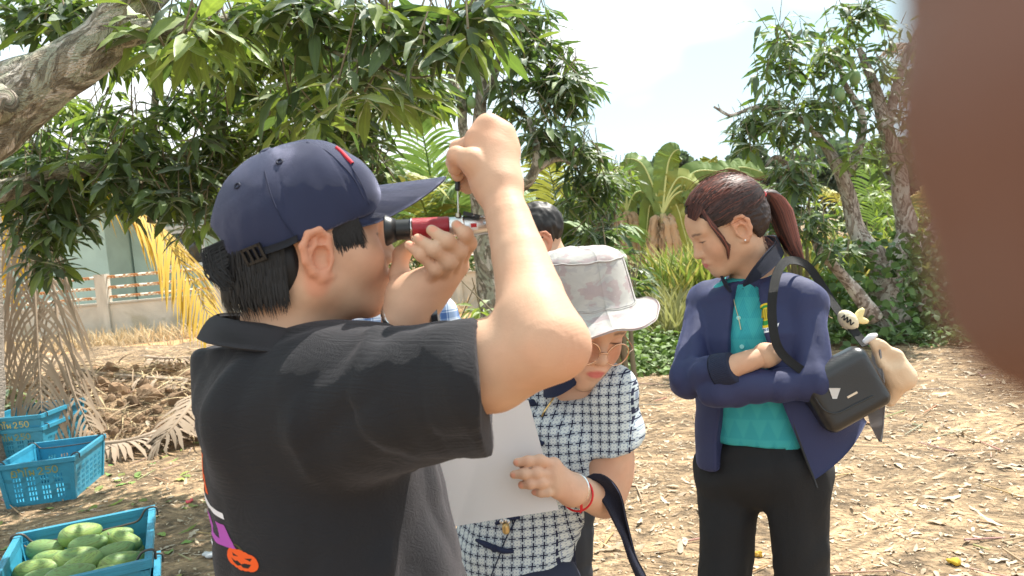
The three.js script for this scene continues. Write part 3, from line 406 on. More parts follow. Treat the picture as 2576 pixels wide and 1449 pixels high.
// bananas
{
  const mB = [mat([0.20, 0.30, 0.055], 0.9, { transmission: 0.45, thickness: 0, clearcoat: 0.35, clearcoatRoughness: 0.35 }), mat([0.34, 0.38, 0.07], 0.9, { transmission: 0.45, thickness: 0 })], mDead = mat([0.44, 0.30, 0.18], 0.92, { transmission: 0.12, thickness: 0 }), mRib = mat([0.45, 0.5, 0.2], 0.7), mStem = mat([0.42, 0.36, 0.18], 0.8, { bumpMap: rep(barkBump, 1, 3), bumpScale: 0.01 });
  const bl = (pts, w, seed, tear) => { const cv = new THREE.CatmullRomCurve3(pts), r = rng(seed), jag = []; for (let i = 0; i < 40; i++) jag.push(r()); return slab((s, t) => { const c = cv.getPoint(t), T = cv.getTangent(t), a = (s - 0.5) * 2, S = T.clone().cross(V(0.25, 0.3, 1)).normalize(), N = S.clone().cross(T), ww = w * Math.pow(Math.sin(Math.PI * Math.min(0.98, 0.1 + t * 0.88)), 0.6), j = tear * (jag[Math.floor(t * 30)] - 0.5); return c.addScaledVector(S, a * ww).addScaledVector(N, -Math.abs(a) * ww * (0.35 + j) + 0.03 * Math.sin(t * 40 + a * 3) * tear * Math.abs(a)); }, 6, 30, 0.004); };
  const banana = (label, u, v, d, lv, dead, h) => {
    const g = P(u, v, d), b = V(g.x, 0, g.z), t = thing('banana_plant', label, 'banana plant', V(b.x, gh(b.x, b.z), b.z), 'banana plants by the road'), top = V(b.x, h, b.z);
    wpart('stem', limb([V(b.x, -0.05, b.z), V(b.x + 0.03, h * 0.5, b.z), top], [0.15, 0.12, 0.07], 12, 4, 0.08), mStem, t);
    lv.forEach(([du, dv, w, k], i) => { const e = P(u + du, top.y === 0 ? v : 0, d), q = P(u + du, dv, d + (i % 3 - 1) * 0.4), m = top.clone().lerp(q, 0.5).add(V(0, k, 0)); const o = wpart('leaf', bl([top, top.clone().lerp(m, 0.5).add(V(0, k * 0.25, 0)), m, m.clone().lerp(q, 0.55).add(V(0, k * 0.12, 0)), q], w, i + 3, 0.5), mB[i % 4 === 3 ? 1 : 0], t); wpart('midrib', limb([top, top.clone().lerp(m, 0.5).add(V(0, k * 0.25 + 0.01, 0)), m.clone().add(V(0, 0.01, 0)), m.clone().lerp(q, 0.55).add(V(0, k * 0.12, 0)), q], [0.03, 0.024, 0.018, 0.012, 0.004], 6, 4), mRib, t, o); });
    const r = rng(u); for (let i = 0; i < dead * 2; i++) { const a = r() * 6.28, k = 0.1 + r() * 0.2, y0 = h * (0.6 + r() * 0.35), y1 = 0.1 + r() * h * 0.35; wpart('dead_leaf', bl([V(b.x + Math.cos(a) * 0.1, y0, b.z + Math.sin(a) * 0.1), V(b.x + Math.cos(a) * k, y0 + 0.05, b.z + Math.sin(a) * k), V(b.x + Math.cos(a) * (k + 0.12), (y0 + y1) / 2, b.z + Math.sin(a) * (k + 0.12)), V(b.x + Math.cos(a) * (k + 0.05), y1, b.z + Math.sin(a) * (k + 0.05))], 0.035 + r() * 0.045, i + 9, 0.8), mDead, t); }
  };
  banana('banana plant with a skirt of dead brown leaves beside the pale blue sky gap', 1680, 720, 17, [[30, 375, 0.3, 0.5], [-110, 400, 0.26, 0.5], [-90, 470, 0.28, 0.6], [80, 470, 0.28, 0.5], [160, 440, 0.28, 0.5], [-30, 520, 0.26, 0.7], [120, 560, 0.27, 0.6], [60, 660, 0.24, 0.8], [-60, 640, 0.22, 0.7], [100, 520, 0.25, 0.55]], 26, 1.75);
  banana('banana plant with upright young leaves behind the dark mango foliage', 1590, 720, 18, [[0, 400, 0.24, 0.3], [-90, 430, 0.26, 0.5], [60, 440, 0.26, 0.5], [-60, 520, 0.25, 0.6], [70, 560, 0.24, 0.6], [10, 600, 0.2, 0.7]], 16, 1.9);
  banana('banana plant with broad leaves spread behind the ponytail', 1800, 700, 19, [[-50, 470, 0.3, 0.5], [60, 430, 0.3, 0.4], [130, 440, 0.3, 0.5], [-10, 400, 0.26, 0.4], [160, 520, 0.28, 0.6], [-90, 540, 0.27, 0.6]], 8, 2.0);
}
// low mango bush behind the bucket hat, and other bushes that close the view
function bush(label, list, own, seed, grp) { const [u, v] = list[0], g = P(list[0][0], list[0][1] + list[0][4], list[0][2]), t = thing('shrub', label, 'shrub', V(g.x, gh(g.x, g.z), g.z), grp); const c = V(g.x, 0, g.z); for (let i = 0; i < 5; i++) { const l = list[i % list.length], e = P(l[0] + (i - 2) * l[3] * 0.3, l[1] - l[4] * 0.3, l[2]); wpart('stem', limb([V(c.x + (i - 2) * 0.04, gh(c.x, c.z) - 0.03, c.z), c.clone().lerp(e, 0.5).setY(e.y * 0.55), e], [0.03, 0.022, 0.01], 6, 3), twigM, t); } leaves(t, blobs(list, seed), own, seed + 1); return t; }
bush('low dark mango bush beside the pale bucket hat', [[1560, 690, 6.5, 60, 90, 0.4, 26, 0.2, 11], [1500, 600, 6.6, 60, 40, 0.3, 8, 0.2, 11]], 90, 611);
bush('dense mango bush left of the banana plants', [[1480, 560, 9.5, 80, 120, 0.6, 44, 0.2, 11], [1530, 450, 9.5, 60, 50, 0.5, 14, 0.2, 10, 0.3], [1440, 680, 9.0, 90, 60, 0.5, 22, 0.19, 10]], 60, 621);
bush('sunlit leafy bush filling the gap under the navy cap brim', [[1080, 480, 12, 140, 130, 1.0, 90, 0.2, 10, 0.7], [1000, 640, 12, 100, 110, 0.8, 50, 0.2, 10, 0.6]], 30, 631);
bush('mango bush behind the ponytail with dark glossy leaves', [[2000, 430, 9.4, 70, 80, 0.5, 26, 0.2, 11], [1960, 540, 9.4, 60, 80, 0.5, 18, 0.2, 11]], 60, 641);
bush('tangled bush at the foot of the leaning stems', [[2400, 700, 10, 130, 130, 0.6, 60, 0.2, 10, 0.3]], 30, 651);
bush('bright yellow green bush between the pale blotched stems', [[2180, 600, 11.5, 180, 150, 0.6, 90, 0.18, 9, 0.9]], 30, 661);
bush('dark bush at the foot of the dead palm frond', [[30, 1010, 6.6, 60, 40, 0.3, 7, 0.14, 8]], 20, 671);
// distant trees, pale with distance
function farTree(label, u, v, d, ru, rv, n, seed) {
  const g = P(u, v, d), b = V(g.x, 0, g.z), t = thing('distant_tree', label, 'tree', b, 'trees beyond the orchard'), r = rng(seed), l = []; wpart('trunk', limb([V(b.x, -0.1, b.z), V(b.x + 0.1, g.y * 0.6, b.z), V(b.x, g.y, b.z)], [0.25, 0.18, 0.08], 8, 3), twigM, t);
  const cl = []; for (let i = 0; i < 26; i++) cl.push([r() * 2 - 1, r() * 2 - 1, r() * 2 - 1]); for (let i = 0; i < n; i++) { const c = cl[i % 26], a = c[0] * 0.8 + (r() - 0.5) * 0.5, e = c[1] * 0.75 + (r() - 0.5) * 0.5; if (a * a + e * e > 1.1) continue; const p = P(u + a * ru, v + e * rv, d + (c[2] + r() - 0.5) * 1.2), k = 0.7 + r() * 0.6; l.push({ m: MX(p.sub(t.position), EU(r() * 6, r() * 6, r() * 6), 0.3 + r() * 0.25), c: C(0.075 * k, 0.12 * k, 0.05 * k) }); }
  instanced('crown', leafGeo(0.6, 0.2, 0.3, 0.1, 3), leafI, l, t).userData.kind = 'stuff';
}
farTree('grey green round tree beyond the banana plants', 1700, 440, 38, 65, 55, 2600, 81); farTree('hazy tree beyond the ponytail', 1930, 440, 42, 110, 70, 3200, 82); farTree('hazy tree behind the mango bush', 1540, 520, 40, 120, 80, 2600, 83); farTree('hazy tree behind the raised forearm', 1330, 540, 40, 200, 110, 3600, 84); farTree('hazy tree behind the pale blotched stems', 2200, 480, 40, 220, 140, 4800, 85); farTree('hazy tree behind the blurred finger', 2500, 500, 40, 200, 150, 3600, 86); farTree('hazy tree beyond the green house', 800, 560, 44, 300, 130, 4200, 87); farTree('hazy tree behind the banana skirt', 1780, 580, 40, 160, 90, 3000, 88);
// weeds, grass, ground cover
{
  const r = rng(101), blade = leafGeo(0.05, 0.3, 0.35, 0, 4), up = (x, z, h, c, lean = 0.5) => ({ m: MX(V(x, gh(x, z) - 0.01, z), EU((r() - 0.5) * lean, r() * 6.28, 1.45 + (r() - 0.5) * lean), h), c }), gm = mat([1, 1, 1], 0.9, { transmission: 0.4, thickness: 0 });
  const weeds = [], dryg = [], cover = [], low = [];
  for (let i = 0; i < 5200; i++) { const z = -10 - r() * 2.4, x = (2.0 + r() * 5.6) * (-z / 10.5), k = 0.6 + r() * 0.7, y = r(); weeds.push(up(x, z, 0.5 + r() * 0.75, y < 0.5 ? C(0.30 * k, 0.36 * k, 0.06 * k) : y < 0.8 ? C(0.50 * k, 0.44 * k, 0.12 * k) : C(0.17 * k, 0.27 * k, 0.05 * k))); }
  for (let i = 0; i < 900; i++) { const x = 5.0 + r() * 2.2, z = -8.3 - r() * 1.4, k = 0.6 + r() * 0.6; weeds.push(up(x, z, 0.4 + r() * 0.6, C(0.26 * k, 0.27 * k, 0.09 * k), 0.9)); }
  tag(instanced('tall_grass', blade, gm, weeds), 'tall yellow green grass and weeds under the trees', 'grass', null, 'stuff');
  for (let i = 0; i < 4200; i++) { const x = -16 + r() * 15, z = -15.2 - r() * 0.9 - (x + 16) * 0.0, k = 0.7 + r() * 0.5; dryg.push(up(x, z, 0.18 + r() * 0.32, C(0.66 * k, 0.52 * k, 0.31 * k), 1.2)); }
  for (let i = 0; i < 1500; i++) { const x = -12 + r() * 12, z = -11.6 - r() * 0.8, k = 0.6 + r() * 0.6; dryg.push(up(x, z, 0.12 + r() * 0.25, C(0.55 * k, 0.42 * k, 0.25 * k), 1.2)); }
  tag(instanced('dry_grass', blade, gm, dryg), 'bleached dry grass along the foot of the concrete fence', 'grass', null, 'stuff');
  const c0 = onGround(1610, 905); for (let i = 0; i < 2600; i++) { const a = r() * 6.28, k = Math.sqrt(r()), x = c0.x + 0.1 + Math.cos(a) * k * 0.85, z = c0.z + Math.sin(a) * k * 1.0, h = 0.3 * (1 - k * k) * r(), g = 0.65 + r() * 0.7; cover.push({ m: MX(V(x, gh(x, z) + 0.03 + h, z), EU(r() * 1.6 - 0.8, r() * 6.28, r() - 0.5), 0.06 + r() * 0.05), c: C(0.17 * g, 0.27 * g, 0.045 * g) }); }
  for (let i = 0; i < 900; i++) { const u = 1990 + r() * 500, v = 850 + r() * 35, p = onGround(u, v), g = 0.6 + r() * 0.7; cover.push({ m: MX(V(p.x, gh(p.x, p.z) + 0.02 + r() * 0.12, p.z), EU(r() * 1.6 - 0.8, r() * 6.28, r() - 0.5), 0.06 + r() * 0.05), c: C(0.15 * g, 0.25 * g, 0.045 * g) }); }
  tag(instanced('ground_cover', leafGeo(0.62, 0.2, 0.3, 0.06, 3), mat([1, 1, 1], 0.9, { transmission: 0.4, thickness: 0, clearcoat: 0.25, clearcoatRoughness: 0.4 }), cover), 'bright green leafy ground cover on the path edge', 'ground cover', null, 'stuff');
  const reed = []; for (let i = 0; i < 420; i++) { const p = onGround(1660 + r() * 60, 850 + r() * 40), k = 0.7 + r() * 0.5; reed.push(up(p.x, p.z, 0.3 + r() * 0.5, C(0.36 * k, 0.36 * k, 0.13 * k), 0.7)); } for (let i = 0; i < 500; i++) { const p = onGround(1650 + r() * 130, 705 + r() * 40), k = 0.7 + r() * 0.5; reed.push(up(p.x, p.z, 0.2 + r() * 0.4, C(0.35 * k, 0.38 * k, 0.12 * k), 0.9)); }
  tag(instanced('pale_grass', blade, gm, reed), 'pale green grass clump beside the navy sleeve', 'grass', null, 'stuff');
}
// fallen palm fronds and a dead limb on the bank
{
  const fall = (label, l, m, len, nl, sd) => { const pts = l.map(([u, v, d]) => { const p = P(u, v, d); p.y = Math.max(p.y, gh(p.x, p.z) + 0.04); return p; }), b = pts[0], t = thing('fallen_frond', label, 'fallen frond', V(b.x, gh(b.x, b.z), b.z), 'fallen fronds on the bank'); wpart('frond', frondGeo(pts, nl, len, 0.035, 0.35, sd, 0.03, 0.15), m, t); };
  const og = (u, v, h) => { const p = onGround(u, v, h); return [u, v, -p.applyMatrix4(camI).z]; };
  fall('fallen dry palm frond lying along the top of the bank', [og(370, 918, 0.35), og(430, 912, 0.38), og(520, 905, 0.38), og(640, 900, 0.36)], palmD, 0.45, 24, 5);
  fall('long bare fallen frond rib propped on the bank', [og(190, 930, 0.5), og(260, 942, 0.42), og(360, 950, 0.4), og(470, 958, 0.38), og(600, 962, 0.36)], palmD, 0.35, 22, 6);
  fall('broken pale frond heaped at the foot of the bank', [og(240, 1120, 0.08), og(320, 1110, 0.1), og(420, 1080, 0.14), og(520, 1060, 0.16)], palmD, 0.4, 26, 7);
  fall('dry frond sloping down the bank beside the black shirt', [og(500, 980, 0.35), og(470, 1030, 0.28), og(430, 1080, 0.18), og(380, 1130, 0.06)], palmD, 0.28, 16, 8);
}
// ---------------------------------------------------------------- house and fence
{
  const h = thing('house', 'pale mint green house with white framed windows behind the fence', 'house', V(-12.5, 0, -22)), mint = mat([0.50, 0.63, 0.54], 0.9, { map: rep(dataTex(256, (u, v) => { const k = 0.93 + 0.16 * tfbm(u, v, 5, 8); return [k, k, k]; }), 0.35), bumpMap: rep(grit, 1), bumpScale: 0.003 }), white = mat([0.8, 0.8, 0.78], 0.6), dark = mat([0.025, 0.03, 0.033], 0.1, { clearcoat: 1 });
  // walls as boxes round the openings; axis-aligned left wing and a turned right wing
  const B = (name, w, hh, d, x, y, z, m, p) => { const o = part(name, new THREE.BoxGeometry(w, hh, d), m, p || h); o.position.set(x, y, z); return o; };
  const wallUV = o => { const g = o.geometry, p = g.attributes.position, u = g.attributes.uv; for (let i = 0; i < p.count; i++) u.setXY(i, p.getX(i) + p.getZ(i), p.getY(i)); };
  wallUV(B('wall', 6, 4.2, 6, -2.2, 2.05, -3, mint));
  const wing = new THREE.Group(); wing.name = 'wing'; h.add(wing); wing.position.set(1.0, 0, -1.6); wing.rotation.y = 0.35;
  const win = [[0.75, 1.55, 1.1, 1.05], [0.35, 3.05, 0.8, 1.0], [3.4, 1.55, 1.1, 1.05]], W = 6.5, H = 4.25, cuts = [];
  { const s = new THREE.Shape(); s.moveTo(-0.2, 0); s.lineTo(W, 0); s.lineTo(W, H); s.lineTo(-0.2, H); for (const [x, y, w, hh] of win) { const q = new THREE.Path(); q.moveTo(x, y); q.lineTo(x, y + hh); q.lineTo(x + w, y + hh); q.lineTo(x + w, y); s.holes.push(q); } part('wing_wall', new THREE.ExtrudeGeometry(s, { depth: 0.18, bevelEnabled: false }), mint, wing); B('wing_core', W - 0.3, H - 0.2, 3, W / 2, H / 2 - 0.05, -1.8, mint, wing); }
  for (const [x, y, w, hh] of win) { const f = (a, b, c, d) => B('window_frame', a, b, 0.09, c, d, 0.16, white, wing); f(w + 0.1, 0.09, x + w / 2, y + hh + 0.005); f(w + 0.1, 0.09, x + w / 2, y - 0.005); f(0.09, hh - 0.1, x + 0.01, y + hh / 2); f(0.09, hh - 0.1, x + w - 0.01, y + hh / 2); f(0.08, hh - 0.1, x + w / 2, y + hh / 2); B('window_sill', w + 0.35, 0.1, 0.3, x + w / 2, y + hh + 0.14, 0.22, white, wing); B('window_sill', w + 0.3, 0.07, 0.26, x + w / 2, y - 0.12, 0.22, white, wing); for (const k of [0.27, 0.73]) B('pane', w * 0.42, hh - 0.12, 0.02, x + w * k, y + hh / 2, 0.1, dark, wing); }
  B('roof', 14, 0.25, 9, 1.2, 4.38, -3.2, mat([0.6, 0.64, 0.6], 0.9)); B('plinth', 6.1, 0.3, 6.1, -2.2, 0.1, -3, mat([0.45, 0.44, 0.4], 0.9));
}
{
  const z = -16.4, f = thing('fence', 'low concrete wall fence with rusty white rails in front of the green house', 'fence', V(-8, 0, z)), con = mat([0.62, 0.58, 0.50], 0.93, { map: rep(dataTex(256, (u, v) => { const k = 0.9 + 0.25 * tfbm(u, v, 6, 3), s = sstep(0.1, 0.3, tfbm(u, v, 4, 17)); return tint([k, k, k * 0.98], [0.62, 0.6, 0.5], s * 0.7); }), 0.4), bumpMap: rep(grit, 2), bumpScale: 0.006 }), rail = mat([1, 1, 1], 0.7, { map: rep(dataTex(128, (u, v) => { const s = sstep(0.02, 0.2, tfbm(u, v, 8, 5)); return tint([0.86, 0.84, 0.78], [0.62, 0.38, 0.16], s); }, true), 1, 2) });
  const g = new THREE.BoxGeometry(18, 0.86, 0.14, 60, 4, 1); { const p = g.attributes.position, u = g.attributes.uv; for (let i = 0; i < p.count; i++) u.setXY(i, p.getX(i), p.getY(i)); } const w = part('base_wall', g, con, f); w.position.set(1, 0.4, 0); part('coping', new THREE.BoxGeometry(18, 0.04, 0.2), con, f).position.set(1, 0.853, 0);
  for (let i = 0; i < 7; i++) part('post', new THREE.BoxGeometry(0.24, 1.5, 0.2), con, f).position.set(-6.0 + i * 2.56, 0.74, 0.04);
  for (let i = 0; i < 6; i++) for (const y of [0.98, 1.19, 1.42]) { const q = new THREE.CylinderGeometry(0.032, 0.032, 2.3, 8); q.rotateZ(Math.PI / 2); const u = q.attributes.uv; for (let k = 0; k < u.count; k++) u.setXY(k, u.getX(k) * 0.2, u.getY(k) * 2.3 + i); part('rail', q, rail, f).position.set(-4.72 + i * 2.56, y, 0.04); }
}
// ---------------------------------------------------------------- crates and mangoes
const blue = mat([0.035, 0.30, 0.46], 0.5, { map: rep(dataTex(256, (u, v) => { const k = 0.9 + 0.2 * tfbm(u, v, 10, 9), s = sstep(0.16, 0.3, tfbm(u, v, 9, 31)); return tint([k, k, k], [0.55, 0.42, 0.35], s * 0.45); }), 2), bumpMap: rep(grit, 4), bumpScale: 0.0008, clearcoat: 0.15, clearcoatRoughness: 0.5 }), wire = mat([0.10, 0.085, 0.075], 0.5, { metalness: 0.7 });
/** strokes of the painted owner's name, drawn as a hand would paint it */
const nameTex = (() => { const c = document.createElement('canvas'); c.width = 512; c.height = 128; const g = c.getContext('2d'); g.strokeStyle = '#d9c76a'; g.lineWidth = 10; g.lineCap = 'round'; g.lineJoin = 'round'; const L = (...p) => { g.beginPath(); p.forEach(([x, y], i) => i ? g.lineTo(x, y) : g.moveTo(x, y)); g.stroke(); }, A = (x, y, r, a, b) => { g.beginPath(); g.arc(x, y, r, a, b); g.stroke(); };
  A(38, 56, 7, 0, 7); L([30, 60], [28, 96], [74, 96], [74, 56]); A(51, 54, 23, 3.5, 6.2);                    // first letter
  A(98, 24, 7, 0, 7); A(116, 56, 20, 3.4, 6.2); L([136, 56], [136, 98]);                                     // vowel with its ring
  L([162, 98], [162, 22], [150, 12], [168, 6], [182, 16]);                                                   // tall vowel
  A(196, 56, 6, 0, 7); L([196, 64], [196, 96], [214, 70], [232, 96], [232, 46]);                             // last letter
  A(292, 48, 20, 3.3, 6.6); L([310, 58], [274, 98], [318, 98]); L([384, 26], [350, 26], [346, 56], [366, 52]); A(364, 74, 22, -1.3, 2.4); g.beginPath(); g.ellipse(428, 62, 24, 36, 0, 0, 7); g.stroke();
  const r = rng(8); g.globalCompositeOperation = 'destination-out'; for (let i = 0; i < 900; i++) g.fillRect(r() * 512, r() * 128, 3, 2); const t = new THREE.CanvasTexture(c); t.colorSpace = THREE.SRGBColorSpace; return t; })();
const paintM = mat([1, 1, 1], 0.8, { map: nameTex, alphaTest: 0.35, side: THREE.DoubleSide }), paintOld = mat([0.42, 0.52, 0.55], 0.8, { map: nameTex, alphaTest: 0.35, side: THREE.DoubleSide });
const CW = 0.46, CL = 0.62, CH = 0.30;
function panelGeo(w, solidTop) { // tapered side with slots, in x across, y up
  const s = new THREE.Shape(), b = w / 2 - 0.03, t = w / 2; s.moveTo(-b, 0); s.lineTo(b, 0); s.lineTo(t, CH); s.lineTo(-t, CH); const n = Math.round((w - 0.1) / 0.088), sp = (w - 0.12) / n;
  for (let r = 0; r < 5; r++) for (let k = 0; k < n; k++) for (let j = 0; j < 3; j++) { const x = -(w - 0.12) / 2 + sp * (k + 0.5) + (j - 1) * 0.019 - 0.0045, y = 0.035 + r * 0.036, q = new THREE.Path(); q.moveTo(x, y); q.lineTo(x, y + 0.024); q.lineTo(x + 0.009, y + 0.024); q.lineTo(x + 0.009, y); s.holes.push(q); }
  return new THREE.ExtrudeGeometry(s, { depth: 0.005, bevelEnabled: false });
}
const gShort = panelGeo(CW), gLong = panelGeo(CL);
function crate(label, pos, turn, paint, group) {
  const c = thing('crate', label, 'crate', pos, group); c.rotation.y = turn; const a = Math.atan2(0.03, CH);
  for (const [g, off, ry, nm] of [[gShort, CL / 2 - 0.03, 0, 'end_panel'], [gShort, CL / 2 - 0.03, Math.PI, 'end_panel'], [gLong, CW / 2 - 0.03, Math.PI / 2, 'side_panel'], [gLong, CW / 2 - 0.03, -Math.PI / 2, 'side_panel']]) { const o = part(nm, g, blue, c); o.rotation.set(a, ry, 0, 'YXZ'); o.position.set(Math.sin(ry) * off, 0.004, Math.cos(ry) * off); }
  part('floor_panel', new THREE.BoxGeometry(CW - 0.07, 0.006, CL - 0.07), blue, c).position.y = 0.012;
  for (const [w, d, x, z] of [[CW + 0.04, 0.024, 0, CL / 2 + 0.006], [CW + 0.04, 0.024, 0, -CL / 2 - 0.006], [0.024, CL - 0.012, CW / 2 + 0.008, 0], [0.024, CL - 0.012, -CW / 2 - 0.008, 0]]) { part('rim', new THREE.BoxGeometry(w, 0.03, d), blue, c).position.set(x, CH - 0.006, z); }
  for (const sx of [-1, 1]) for (const sz of [-1, 1]) { const o = part('corner_post', new THREE.BoxGeometry(0.03, CH - 0.03, 0.03), blue, c); o.position.set(sx * (CW / 2 - 0.018), CH / 2 - 0.01, sz * (CL / 2 - 0.018)); o.rotation.set(sz * 0.1, 0, -sx * 0.1); }
  for (const sz of [-1, 1]) { const z = sz * (CL / 2 - 0.05), y = CH + 0.012, w = CW / 2; part('handle', new THREE.TubeGeometry(new THREE.CatmullRomCurve3([V(-w - 0.028, y - 0.03, z), V(-w - 0.026, y + 0.004, z), V(-w + 0.01, y + 0.006, z), V(-w + 0.045, y - 0.035, z), V(-w + 0.09, y - 0.042, z), V(w - 0.09, y - 0.042, z), V(w - 0.045, y - 0.035, z), V(w - 0.01, y + 0.006, z), V(w + 0.026, y + 0.004, z), V(w + 0.028, y - 0.03, z)]), 70, 0.0045, 7), wire, c); }
  if (paint) { const o = part('painted_name', new THREE.PlaneGeometry(0.34, 0.085), paint, c); o.rotation.x = a; o.position.set(0, 0.238, CL / 2 - 0.03 + 0.0055 + 0.238 * Math.tan(a) + 0.0015); }
  return c;
}
crate('lower blue crate of the stack with faded yellow lettering', V(-4.12, gh(-4.12, -6.3), -6.3), 0.02, paintOld);
crate('upper blue crate of the stack with clear yellow lettering', V(-4.12, gh(-4.12, -6.3) + 0.1, -6.3), 0.02, paintM);
crate('empty blue crate standing in front of the stacked crates', V(-3.36, gh(-3.36, -5.28), -5.28), 0.2, paintOld);
const mc = V(-1.68, gh(-1.68, -2.72) + 0.2, -2.72), mt = 0.425; crate('blue crate filled with green mangoes', mc, mt, null); crate('blue crate standing under the one that holds the mangoes', V(mc.x, mc.y - 0.2, mc.z), mt, null);
{
  const r = rng(201), g = new THREE.SphereGeometry(1, 28, 20); { const p = g.attributes.position; for (let i = 0; i < p.count; i++) { const x = p.getX(i), y = p.getY(i), z = p.getZ(i), k = 1 - 0.16 * x; p.setXYZ(i, x * 1.0, y * 0.56 * k + 0.09 * x * x, z * 0.52 * k); } g.computeVertexNormals(); }
  const mg = [0, 1, 2].map(k => mat([1, 1, 1], 0.48, { map: rep(dataTex(256, (u, v) => { const n = tfbm(u, v, 5, 3 + k * 7), s = sstep(0.13, 0.22, tfbm(u, v, 22, 9 + k)), y = sstep(0.0, 0.5, n + 0.15 * k); return tint(tint([0.45, 0.57, 0.34], [0.56, 0.65, 0.34], y), [0.36, 0.35, 0.2], s * 0.4); }, true), 1, 1), bumpMap: rep(pores, 3), bumpScale: 0.0006, clearcoat: 0.15, clearcoatRoughness: 0.4 }));
  // heaped in rows; each is named by the wall of the crate that it lies by
  const rows = ['against the back wall of the crate', 'in the row before the back wall', 'in the middle row of the crate', 'in the row behind the front wall', 'against the front wall of the crate'], cols = ['on the side of the other crates', 'along the centre line', 'on the side of the black shirt'], cs0 = Math.cos(mt), sn0 = Math.sin(mt);
  rows.forEach((rw, j) => cols.forEach((cl, i) => { const lx = -0.125 + i * 0.125 + (j % 2 ? 0.018 : -0.018) + (r() - 0.5) * 0.02, lz = -0.225 + j * 0.108 + (r() - 0.5) * 0.02, s = 0.068 + r() * 0.018, t = thing('mango', 'green mango ' + rw + ', ' + cl, 'mango', V(mc.x + lx * cs0 + lz * sn0, mc.y + 0.225 + (i === 1 ? 0.03 : 0) + r() * 0.025, mc.z - lx * sn0 + lz * cs0), 'mangoes in the crate'); t.rotation.set((r() - 0.5) * 0.5, mt + (r() - 0.5) * 1.3, (r() - 0.5) * 0.5, 'YXZ'); part('fruit', g, mg[(i + j * 2) % 3], t).scale.setScalar(s); if ((i + j) % 3 === 0) { const st = part('stalk', new THREE.CylinderGeometry(0.0025, 0.0035, 0.03, 6), twigM, t); st.position.set(-s * 0.98, 0.014, 0); st.rotation.z = 0.9; } }));
  // a deeper layer fills the crate
  const c = cs0, s = sn0; for (let i = 0; i < 4; i++) for (let j = 0; j < 5; j++) { const lx = -0.135 + i * 0.09, lz = -0.21 + j * 0.105, t = thing('mango', 'green mango in the lower layer of the blue crate', 'mango', V(mc.x + lx * c + lz * s, mc.y + 0.155, mc.z - lx * s + lz * c), 'mangoes under the top layer'); t.rotation.set(0, r() * 6.28, (r() - 0.5) * 0.3); part('fruit', g, mg[(i + j) % 3], t).scale.setScalar(0.07); }
}
// ---------------------------------------------------------------- people: shared builders
/** where the ray through pixel (u, v) meets a field; M places the field's own axes in the world */
function trace(F, u, v, M = null, off = 0, far = 3) {
  const o = camera.position.clone(), dir = P(u, v, 1).sub(o).normalize(), I = M ? M.clone().invert() : null, e = 5e-4;
  if (I) { const q = o.clone().add(dir).applyMatrix4(I); o.applyMatrix4(I); dir.copy(q.sub(o)).normalize(); }
  let t = 0.2, p = V(), hit = false; for (let i = 0; i < 300 && t < far; i++) { p.copy(o).addScaledVector(dir, t); const d = F.at(p.x, p.y, p.z); if (d < 3e-4) { hit = true; break; } t += Math.max(d * 0.7, 2e-4); }
  const n = V(F.at(p.x + e, p.y, p.z) - F.at(p.x - e, p.y, p.z), F.at(p.x, p.y + e, p.z) - F.at(p.x, p.y - e, p.z), F.at(p.x, p.y, p.z + e) - F.at(p.x, p.y, p.z - e)).normalize();
  p.addScaledVector(n, off); if (M) { p.applyMatrix4(M); n.transformDirection(M); }
  return { p, n, hit };
}
const onF = (F, pts, M, off) => pts.map(([u, v]) => trace(F, u, v, M, off)).filter(h => h.hit).map(h => h.p);
function boxOf(F, pts, pad) { const b = new THREE.Box3().setFromPoints(pts).expandByScalar(pad); return [b.min, b.max]; }
const SKIN = { man: [0.63, 0.375, 0.25], fair: [0.66, 0.40, 0.28], tan: [0.58, 0.345, 0.225] };
const skinMat = mat([1, 1, 1], 0.58, { vertexColors: true, bumpMap: rep(pores, 14), bumpScale: 0.00018, specularIntensity: 0.45, sheen: 0.25, sheenColor: C(1, 0.6, 0.45), sheenRoughness: 0.5 });
const mottle = (c, x, y, z) => { const n = 1 + 0.09 * fbm(x * 70, y * 70, z * 70, 3), r = 0.08 * fbm(x * 25 + 4, y * 25, z * 25, 2); return [c[0] * n * (1 + r), c[1] * n * (1 - r), c[2] * n * (1 - r * 1.6)]; };
